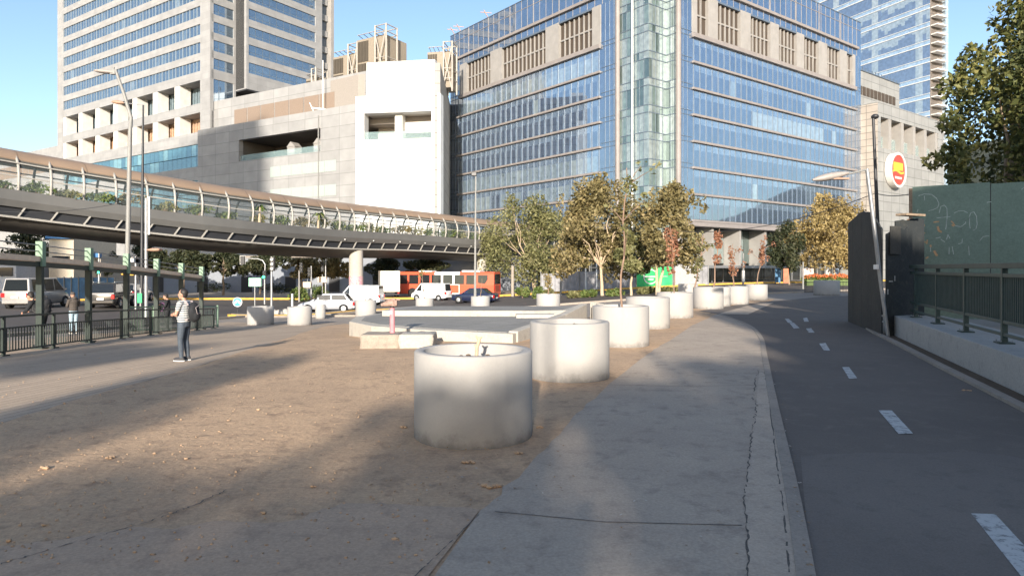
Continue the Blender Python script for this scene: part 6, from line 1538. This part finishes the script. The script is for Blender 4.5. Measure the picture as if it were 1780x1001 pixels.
q = MB(); q.tube([polar(246, 433.5, Yp), polar(260, 434, Yp)], .03, 6); q.build('arm', M['steel'], t)
Yp = 52.0
t = thing('street_lamp', 'thin tall black floodlight pole in front of the blue glass office', 'street lamp', polar(826, 600, Yp)); t.location.z = T(t.location.x, Yp); q = MB(); b = polar(826, 560, Yp); b.z = t.location.z - .1
q.tube([b, polar(826, 460, Yp), polar(827, 306, Yp)], [.13, .09, .05], 10); q.build('pole', M['greypole'], t)
q = MB(); q.box(polar(824, 303, Yp), (.42, .3, .3)); q.build('floodlight', M['blackpole'], t, bevel=.04)
# two bridge-height light poles among the trees
for px, top, Y, lab in ((1018, 354, 86, 'pale lamp post among the tree crowns, left one'), (1037, 353, 86, 'pale lamp post among the tree crowns, right one')):
    b = polar(px, 520, Y); b.z = T(b.x, Y); t = thing('lamp_post', lab, 'lamp post', b, 0, 'pale lamp posts in the tree row'); q = MB(); q.tube([b, polar(px, top + 3, Y), polar(px - 2, top, Y), polar(px - 6, top + 1, Y)], [.09, .07, .06, .05], 8); q.build('pole', M['whitemetal'], t)
    q = MB(); q.ell(polar(px - 7, top + 2, Y), .3, .16, .1); q.build('lamp_head', M['lampgrey'], t)
# grey posts in the street right of the deck
for px, y0, Y, lab in ((1292, 440, 62, 'slim grey post with white sleeve between withered saplings'), (975, 452, 74, 'slim dark post in front of the fence left of the brown tree'), (891, 462, 78, 'pale round post right of the red bus'), (1396, 455, 70, 'dark slim post in front of the golden tree')):
    b = polar(px, 520, Y); b.z = T(b.x, Y); t = thing('post', lab, 'post', b); q = MB(); q.tube([b, polar(px, y0, Y)], [.1, .07] if px != 891 else [.18, .18], 9); q.build('pole', M['greypole'] if px != 891 else M['kerb'], t)
    if px == 1292: q = MB(); q.tube([polar(px, 490, Y), polar(px, 470, Y)], .14, 9); q.build('sleeve', M['whitemetal'], t)
# the leaning lamp by the black hoarding
Yp = 21.3
t = thing('street_lamp', 'leaning metal street lamp with long brown head beside the black hoarding', 'street lamp', (G(1532, 584).x, 21.3, 0)); q = MB()
q.tube([(t.location.x, 21.2, -.1), polar(1529, 478, Yp), polar(1524, 430, Yp), polar(1514, 350, Yp), polar(1507, 294, Yp)], [.055, .055, .06, .06, .055], 12); q.build('pole', M['steel'], t)
q = MB(); q.tube([polar(1508, 295, Yp), polar(1472, 303, Yp)], .028, 8); q.build('arm', M['greypole'], t)
q = MB(); lamphead(q, polar(1474, 301, Yp), polar(1412, 313, Yp), .17, .12); q.build('lamp_head', M['lampgrey'], t)
q = MB(); q.box(polar(1460, 311, Yp), (.5, .2, .05), R(0)); q.build('lens', M['rust'], t)
q = MB(); q.tube([polar(1523, 468, Yp - .05), polar(1523, 460, Yp - .05)], .08, 10); q.build('junction_box', M['whitemetal'], t)
Yp = 36.0
t = thing('street_lamp', 'tall straight black pole with small lamp in front of the pale mall wing', 'street lamp', polar(1530, 520, Yp)); t.location.z = T(t.location.x, Yp)
q = MB(); b = Vector(t.location); q.tube([b, polar(1526, 400, Yp), polar(1518, 206, Yp)], [.13, .10, .07], 10); q.build('pole', M['blackpole'], t)
q = MB(); q.ell(polar(1521, 203, Yp), .2, .2, .14); q.build('lamp_head', M['blackpole'], t)
# wires
def wire(label, a, b, sag, r=.014, n=16):
    P = []
    for k in range(n + 1): t_ = k / n; p = Vector(a).lerp(Vector(b), t_); p.z -= sag * 4 * t_ * (1 - t_); P.append(p)
    q = MB(); q.tube(P, r, 5); o = q.build('overhead_wire', M['blackpole']); tag(o, label, 'wire')
wire('overhead wire hanging from the black pole leftwards before the golden tree', polar(1524, 335, 36), polar(1180, 402, 46), .7, .022)
wire('overhead wire running from the black pole to the green hoarding', polar(1525, 337, 36), polar(1600, 333, 30), .15, .022)
wire('wire sagging below the skybridge deck on the left', polar(-60, 362, 40), polar(215, 352, 40), .4, .02)
# signals
M['lamp_g'] = emit('green_signal', (.05, .9, .45), 2.5)
def signal(q, px, y0, y1, Y, w=.3):
    a = polar(px, y0, Y); b = polar(px, y1, Y); q.box(((a.x + b.x) / 2, Y, (a.z + b.z) / 2), (w, .26, a.z - b.z)); return a, b
def sig_thing(label, pole, heads, lit=None, m=None, group='traffic signals', cols=None):
    (px, ytop, Y) = pole; b = polar(px, 560, Y); b.z = T(b.x, Y); t = thing('traffic_light', label, 'traffic light', b, 0, group)
    q = MB(); q.tube([b - Vector((0, 0, .1)), polar(px, ytop, Y)], [.085, .07], 10); q.build('pole', m or M['steel'], t)
    for i, (hx, y0, y1) in enumerate(heads):
        q = MB(); a, c = signal(q, hx, y0, y1, Y - .2); hb = q.build('signal_head', M['blackpole'], t, bevel=.02)
        n = 3; 
        for k in range(n):
            z = a.z + (c.z - a.z) * (k + .5) / n; q = MB(); q.tube([(a.x, Y - .34, z), (a.x, Y - .48, z + .01)], .12, 12, caps=False); q.tube([(a.x, Y - .335, z), (a.x, Y - .345, z)], .10, 12)
            q.build('lens', M['lamp_g'] if (lit == i and k == 2) else M['dark'] if not cols else cols, hb)
    return t
s1 = sig_thing('pale steel traffic light with three white visored lamps behind the bus island planter', (472, 446, 49), [(474, 447, 471)], cols=M['whitemetal'])
s2 = sig_thing('curved-arm traffic light showing green right of the street sign', (460, 470, 66), [(459.5, 470, 484)], 0)
q = MB(); Y = 66; q.tube([polar(460.5, 470, Y), polar(461, 460, Y), polar(457, 453, Y), polar(449, 450, Y), polar(426, 449, Y)], .06, 8); q.build('arm', M['steel'], s2)
q = MB(); signal(q, 422, 445, 459, Y - .1, .42); fr_ = q.build('arm_signal', M['blackpole'], s2)
q = MB(); a = polar(422, 444.5, Y); b = polar(422, 459.5, Y); q.box((a.x, Y - .02, (a.z + b.z) / 2), (.55, .04, a.z - b.z)); q.build('backing_board', M['whitemetal'], fr_)
sig_thing('black traffic light on a cream post left of the silver hatchback', (520, 470, 72), [(523.5, 457, 474)], m=M['pier'])
sig_thing('black traffic light with a tan sign board, middle of the three dark ones', (541, 462, 76), [(537.5, 465, 481)])
sig_thing('black traffic light with a tan sign board nearest the graffiti pillar', (566, 452, 78), [(560.5, 456, 472)])
for px, py, Y, lab in ((534, 495, 75.5, 'tan back of a small sign board under the middle dark traffic light'), (560, 486, 77.5, 'tan back of a small sign board under the traffic light by the graffiti pillar')):
    c = polar(px, py, Y); t = thing('sign_board', lab, 'sign', c, 0); q = MB(); q.box(c, (.95, .05, .62)); q.build('board', M['beam'], t); q = MB(); q.tube([c + Vector((0, .06, -1.6)), c + Vector((0, .06, .6))], .04, 6); q.build('pole', M['steel'], t)
s3 = sig_thing('double green traffic light seen under the shelter roof', (172, 440, 58), [(174.5, 456, 465), (171, 466, 475)], 0)
q = MB(); p_ = polar(171, 472, 57.4); q.box((p_.x, 57.4, p_.z), (.16, .02, .3)); q.build('walk_light', M['lamp_g'], s3)
t = sig_thing('traffic light with amber-yellow housings behind the grey lamp post', (236, 446, 46), [(242, 448, 456)]); amb = plain('amber_housing', (.62, .34, .05), .5); 
for px, y0, y1, w in ((228.5, 463, 479, .42), (214.5, 465, 478, .2)):
    q = MB(); signal(q, px, y0, y1, 45, w); q.build('amber_head', amb, t, bevel=.04)
q = MB(); signal(q, 228.5, 447, 456.5, 45, .4); q.build('white_head', M['whitemetal'], t, bevel=.03)
# signs
t = thing('street_sign', 'pale green street sign on a thin post behind the left bus island planter', 'sign', G(443, 560)); Y = t.location.y
q = MB(); q.tube([Vector(t.location), polar(443, 484, Y)], .035, 8); q.build('post', M['steel'], t)
c = polar(443.5, 490.5, Y - .06); q = MB(); w, h = 22.5 / F * Y, 15 / F * Y; q.box(c, (w, .04, h)); q.build('panel', plain('sign_pale_green', (.20, .48, .33), .4), t, bevel=.01)
q = MB(); q.box(c + Vector((0, -.025, 0)), (w * .94, .006, h * .9)); q.build('panel_face', plain('sign_face_green', (.36, .58, .44), .4), t)
q = MB()
for x, z, l in ((-.3, .22, .12), (.1, .27, .1), (.2, .12, .28), (-.28, .05, .18), (.02, .02, .3), (-.26, -.25, .22), (.05, -.3, .16), (.26, -.25, .14)): q.box(c + Vector((x * w, -.03, z * h)), (l * w, .006, .07 * h))
q.build('lettering', plain('sign_text_green', (.12, .34, .22), .5), t)
t = thing('arrow_sign', 'small round blue sign with a white chevron arrow on the yellow kerb', 'sign', G(413, 546)); Y = t.location.y
q = MB(); q.tube([Vector(t.location), polar(413, 530, Y)], .03, 8); q.build('post', M['blackpole'], t)
c = polar(413, 525, Y); r0 = 8.2 / F * Y
def vdisc(q, c, r, y, n=28): q.add([(c.x + r * math.cos(2 * math.pi * k / n), y, c.z + r * math.sin(2 * math.pi * k / n)) for k in range(n)], [tuple(range(n))])
q = MB(); q.tube([(c.x, Y, c.z), (c.x, Y - .03, c.z)], r0, 28); q.build('plate', M['whitemetal'], t)
q = MB(); vdisc(q, c, r0 * .9, Y - .034); q.build('blue_face', plain('sign_blue', (.05, .28, .62), .4), t)
q = MB()
for sg in (-1, 1): q.add([(c.x, Y - .038, c.z + r0 * .55), (c.x, Y - .038, c.z + r0 * .02), (c.x + sg * r0 * .62, Y - .038, c.z - r0 * .45), (c.x + sg * r0 * .62, Y - .038, c.z + r0 * .0)], [(0, 1, 2, 3)])
q.build('chevron', M['whitemetal'], t)
t = thing('small_sign', 'narrow bright green sign on the pale green inner railing', 'sign', (-17.0, 29.6, T(-17, 29.6))); Y = 29.6
c = polar(243, 518, Y); q = MB(); q.box(c, (.2, .04, .42)); q.build('panel', plain('bright_green', (.05, .45, .18), .4), t); q = MB(); q.tube([(c.x, Y + .05, T(c.x, Y)), (c.x, Y + .05, c.z + .45)], .03, 6); q.build('post', M['steel'], t)
t = thing('marker_post', 'short white marker post left of the silver hatchback', 'bollard', G(508, 536)); q = MB(); q.tube([Vector(t.location), Vector(t.location) + Vector((0, 0, 1.3))], .09, 10); q.build('post', M['whitemetal'], t)
for px, py, h, lab in ((438, 0, 0, ''),): pass
rk_ = thing('kerb_boulder', 'pile of broken orange and grey kerb rubble between the two bus island planters', 'rubble', G(480, 549)); g = rk_.location; q = MB(); rg = random.Random(2)
for _ in range(9): q.ell((g.x + rg.uniform(-.9, .9), g.y + rg.uniform(0, .8), g.z + .15), rg.uniform(.25, .5), rg.uniform(.2, .4), rg.uniform(.15, .38), 8, 6)
remesh(q, 'rubble_heap', M['lightconc'], rk_, .06, 1).location = (-g.x, -g.y, -g.z)
# ---------------------------------------------------------------- construction fence with the green banner
FA, FB = U(940, 0, 86), U(1232, 0, 90); FF = Fr((FA.x, FA.y), (FB.x - FA.x, FB.y - FA.y)); FL = math.hypot(FB.x - FA.x, FB.y - FA.y)
gz = lambda s: T(*FF.P(s, 0, 0).xy)
M['mesh'] = plain('grey_site_mesh', (.24, .235, .24), .8, var=.35, scale=.9)
n = 9
fence_t = thing('site_fence', 'long grey mesh site fence in front of the blue office ground floor', 'fence', FF.P(FL / 2, 0, gz(FL / 2)))
for k in range(n):
    s0, s1 = FL * k / n + .06, FL * (k + 1) / n - .06
    if k in (5, 6): continue
    q = MB(); m = 10
    for i in range(m):
        a, b = s0 + (s1 - s0) * i / m, s0 + (s1 - s0) * (i + 1) / m; d0, d1 = .06 * math.sin(i * 2.1 + k), .06 * math.sin((i + 1) * 2.1 + k)
        q.quad(FF.P(a, d0, gz(a) + .1), FF.P(b, d1, gz(b) + .1), FF.P(b, d1, gz(b) + 2.55 - .1 * math.sin(math.pi * (i + 1) / m)), FF.P(a, d0, gz(a) + 2.55 - .1 * math.sin(math.pi * i / m)))
    q.build('mesh_panel', M['mesh'], fence_t)
for k in range(n + 1):
    s = FL * k / n; q = MB(); q.tube([FF.P(s, -.06, gz(s) - .1), FF.P(s, -.06, gz(s) + 2.8)], .05, 7); q.build('post', M['greypole'], fence_t)
bn = thing('banner', 'bright green banner with a white round emblem and white lettering on the site fence', 'banner', FF.P(FL * .62, .1, gz(FL * .62))); b0, b1 = FL * 5 / n + .05, FL * 7 / n - .1
q = MB(); m = 24
for i in range(m):
    a, b = b0 + (b1 - b0) * i / m, b0 + (b1 - b0) * (i + 1) / m; f_ = lambda s: .12 + .05 * math.sin(s * 3.1)
    q.add([FF.P(a, f_(a), .0 + gz(a)), FF.P(b, f_(b), gz(b)), FF.P(b, f_(b), 2.7 + gz(b)), FF.P(a, f_(a), 2.7 + gz(a))], [(0, 1, 2, 3)], True)
q.build('cloth', plain('banner_green', (.03, .42, .12), .6, var=.3, scale=.8), bn)
zc_ = gz(b0 + 2) + 1.45; disc(FF, b0 + 1.9, zc_, 1.0, .86, .19, .22, 32).build('emblem_ring', M['wc'], bn)
q = MB(); q.fbox(FF, b0 + 1.0, b0 + 2.8, .19, .22, zc_ - .1, zc_ + .08); q.fbox(FF, b0 + 1.5, b0 + 2.3, .19, .22, zc_ - .45, zc_ - .25); q.build('emblem_bar', M['wc'], bn)
cu = bpy.data.curves.new('lettering', 'FONT'); cu.body = 'Aparcierc'; cu.size = 1.25; cu.extrude = .01
to = bpy.data.objects.new('lettering', cu); col.objects.link(to)
dg = bpy.context.evaluated_depsgraph_get(); me = bpy.data.meshes.new_from_object(to.evaluated_get(dg)); bpy.data.objects.remove(to)
lt = bpy.data.objects.new('lettering', me); col.objects.link(lt); me.materials.clear(); me.materials.append(M['wc'])
wtx = max(v.co.x for v in me.vertices); sc_ = (b1 - b0 - 4.0) / wtx; p0 = FF.P(b0 + 3.3, .2, gz(b0 + 4) + 1.35)
lt.parent = bn; lt.location = p0 - Vector(bn.location); lt.rotation_euler = (R(90), 0, math.atan2(FF.d.y, FF.d.x)); lt.scale = (sc_, min(sc_, 1), 1)
bpn = thing('leaning_sheet', 'crumpled grey site panel leaning at the right end of the green banner', 'hoarding', FF.P(FL * .84, 0, gz(FL * .84))); q = MB()
q.hexa([FF.P(FL * .79, .15, gz(FL * .8)), FF.P(FL * .93, .15, gz(FL * .9)), FF.P(FL * .93, .05, gz(FL * .9)), FF.P(FL * .79, .05, gz(FL * .8)), FF.P(FL * .79, .15, 2.7 + gz(FL * .8)), FF.P(FL * .95, .15, 3.6 + gz(FL * .9)), FF.P(FL * .95, .05, 3.6 + gz(FL * .9)), FF.P(FL * .79, .05, 2.7 + gz(FL * .8))]); q.build('panel', plain('grey_panel', (.34, .33, .32), .8, var=.2), bpn)
# ---------------------------------------------------------------- the far right kerbside: flower planters, barrier, posters
fp = thing('flower_trough', 'long green trough with orange flowers in front of the golden tree', 'planter', U(1440, 485, 84)); fp.location.z = T(fp.location.x, 84)
q = MB(); a, b = U(1400, 0, 84), U(1485, 0, 84); g_ = fp.location.z; q.box(((a.x + b.x) / 2, 84, g_ + .35), (b.x - a.x, .9, .7)); q.build('trough', plain('trough_green', (.12, .17, .05), .7), fp)
q = MB(); leaves(q, [(a.x + (b.x - a.x) * k / 11, 84, g_ + .85, .6, .5, .35) for k in range(12)], 1500, .14, random.Random(3)); q.build('greenery', LEAFS['green'], fp)
q = MB(); leaves(q, [(a.x + (b.x - a.x) * k / 11, 83.8, g_ + 1.1 + .1 * (k % 3), .5, .4, .25) for k in range(12)], 700, .13, random.Random(4)); q.build('flowers', leaf_mat('orange_flowers', [(.55, .13, .05), (.7, .25, .08), (.6, .2, .1)]), fp)
for px, w, Y, c_, lab in ((1366, 9, 86, (.42, .14, .07), 'red-brown crate stack left of the dark green tree'), (1352, 9, 90, (.06, .16, .28), 'blue poster board under the dark green tree'), (1404, 20, 92, (.55, .42, .38), 'pale poster board under the golden tree'), (1440, 9, 93, (.6, .58, .55), 'white poster board right of the pale poster board'), (1453, 9, 92, (.20, .25, .33), 'grey-blue poster board behind the flower trough')):
    c = U(px, 470, Y); g_ = T(c.x, Y); t = thing('poster_board', lab, 'poster', (c.x, Y, g_)); q = MB(); w_ = w / F * Y; q.box((c.x, Y, g_ + 1.2), (w_, .12, 1.9)); q.build('board', plain('poster_colour', c_, .6, var=.5, scale=1.6), t, bevel=.02)
    q = MB(); q.box((c.x - w_ * .4, Y, g_ + .5), (.08, .08, 1.0)); q.box((c.x + w_ * .4, Y, g_ + .5), (.08, .08, 1.0)); q.build('legs', M['blackpole'], t)
bt_ = thing('street_barrier', 'black barred street barrier beside the lone wide planter', 'barrier', U(1437, 505, 58)); bt_.location.z = T(bt_.location.x, 58)
for x0, x1 in ((1398, 1416), (1459, 1482)):
    a, b = U(x0, 0, 58), U(x1, 0, 58); g_ = T(a.x, 58); q = MB()
    for k in range(10): q.tube([(a.x + (b.x - a.x) * k / 9, 58, g_ + .1), (a.x + (b.x - a.x) * k / 9, 58, g_ + 1.0)], .02, 5)
    for z in (.1, 1.0): q.tube([(a.x, 58, g_ + z), (b.x, 58, g_ + z)], .03, 5)
    q.build('bar_panel', M['blackpole'], bt_)
# two shopfront figures are too small to read; litter, twigs and clods near the nearest planter
cl = MB(); rg = random.Random(9)
for px, py, s_ in ((860, 848, .09), (815, 806, .07), (905, 790, .05), (193, 799, .045), (80, 816, .06), (735, 690, .03), (940, 745, .05), (876, 770, .06), (700, 745, .05), (1680, 681, .06)):
    g = G(px, py)
    for _ in range(5): cl.ell((g.x + rg.uniform(-1, 1) * s_, g.y + rg.uniform(-1, 1) * s_ * .6, T(g.x, g.y) + .03), s_ * rg.uniform(.3, .6), s_ * rg.uniform(.3, .5), s_ * .22, 7, 5)
o = cl.build('dirt_clods', M['dirt']); o['kind'] = 'stuff'

# ---------------------------------------------------------------- unseen shade casters added behind the viewer for the long shade
def shade_tree(label, x, y, h, w, n, seed, z0=2.5):
    tree('caster_tree', label, (x, y, 0), (0, 0, z0, h, w, w * .8), n, .22, 'plane', M['bark'], .25, nb=40, seed=seed, group='shade-casting trees added behind the viewer')
def caster(lab, x0, x1, top, bot, seed):  # unseen tree, its crown shaped for the shade it throws
    rg = random.Random(seed); xc = (x0 + x1) / 2; t = thing('caster_tree', lab, 'tree', (xc, -20, 0), 0, 'shade-casting trees added behind the viewer'); bl = []
    x = x0 + .45
    while x <= x1 - .35: bl.append((x - xc, rg.uniform(-.5, .5), top - .62 + rg.uniform(-.3, .22), .72, .75, .62)); x += .62
    for _ in range(int((x1 - x0) * max(.5, top - bot) * 1.5)): bl.append((rg.uniform(x0 + .6, x1 - .6) - xc, rg.uniform(-.8, .8), rg.uniform(bot, top - 1.0), .85, .8, .75))
    mb = MB(); leaves(mb, bl, 170 * len(bl), .17, rg); mb.build('crown', LEAFS['plane'], t, loc=(0, 0, 0))
    mb = MB(); limb(mb, (0, 0, -.1), (0, 0, bot), .22, .16, rg, 6, .02)
    for k in range(6): q_ = bl[(k * 7) % len(bl)]; limb(mb, (0, 0, bot * .9), q_[:3], .1, .03, rg, 5, .05)
    mb.build('trunk', M['bark'], t, loc=(0, 0, 0))
for lab, x0, x1, top, bot, seed in (
    ('high-crowned tree added behind the viewer to cast shade, farthest left', -15.2, -11.9, 11.6, 10.0, 302), ('low bushy tree added for shade under the high-crowned one behind the viewer', -19.5, -14.2, 8.3, 5.5, 307), ('narrow tallest tree added behind the viewer to cast shade', -9.7, -7.2, 10.6, 5.5, 301),
    ('low bushy tree added for shade behind the viewer beside the narrow one', -14.1, -9.5, 8.3, 5.5, 305), ('lowest bushy tree added for shade behind the viewer left of the lamp post', -7.3, -3.9, 7.9, 5.5, 304),
    ('bushy tree added for shade straight behind the lamp post', -4.2, -1.0, 8.9, 5.5, 306), ('broad tree added for shade behind the viewer over the concrete walk', -1.6, 1.4, 9.5, 5.5, 303), ('tree added for shade behind the viewer at the corner of the stepped block', 1.0, 4.9, 10.2, 5.5, 308)): caster(lab, x0, x1, top, bot, seed)
for lab, x, y, h in (('lamp post behind the viewer left of the walk', -.6, -6, 7.6), ('lamp post behind the viewer on the walk', 1.75, -8, 7.1)):
    t = thing('lamp_post', lab, 'lamp post', (x, y, 0)); q = MB(); q.tube([(x, y, 0), (x, y, h)], [.075, .05], 10); q.build('pole', M['greypole'], t)
    q = MB(); q.ell((x, y, h + .1), .16, .16, .14); q.build('lamp_head', M['lampgrey'], t)
def shade_block(label, boxes, m):  # unseen block behind the viewer, sized for the shade it casts
    c = boxes[0]; t = thing('building', label, 'building', ((c[0] + c[1]) / 2, (c[2] + c[3]) / 2, 0), 0, 'unseen shade-casting blocks behind the viewer')
    for x0, x1, y0, y1, h in boxes:
        q = MB(); q.box(((x0 + x1) / 2, (y0 + y1) / 2, h / 2 - 1), (x1 - x0, y1 - y0, h + 2)); q.build('wall', m, t)
        q = MB(); k = 3.0
        while k < h - 2: q.box(((x0 + x1) / 2, y1 + .03, k), ((x1 - x0) * .94, .06, 1.6)); k += 3.6
        q.build('window_band', M['glassdark'], t)
bb = panel_mat('backing_wall', (.38, .35, .31), (1, 0), 3, 1.5)
shade_block('stepped block added unseen behind the viewer to shade the right side', [(0.5, 4.18, -44, -21.5, 8.9), (4.2, 5.18, -44, -20, 11.5), (5.2, 11.3, -44, -20, 15.2), (11.32, 14.3, -44, -20, 18.6), (14.32, 70, -44, -20, 22.5)], bb)
shade_block('tall unseen tower far behind the viewer, casting shade on the left buildings', [(-106, -62.4, -115, -80, 91)], bb)
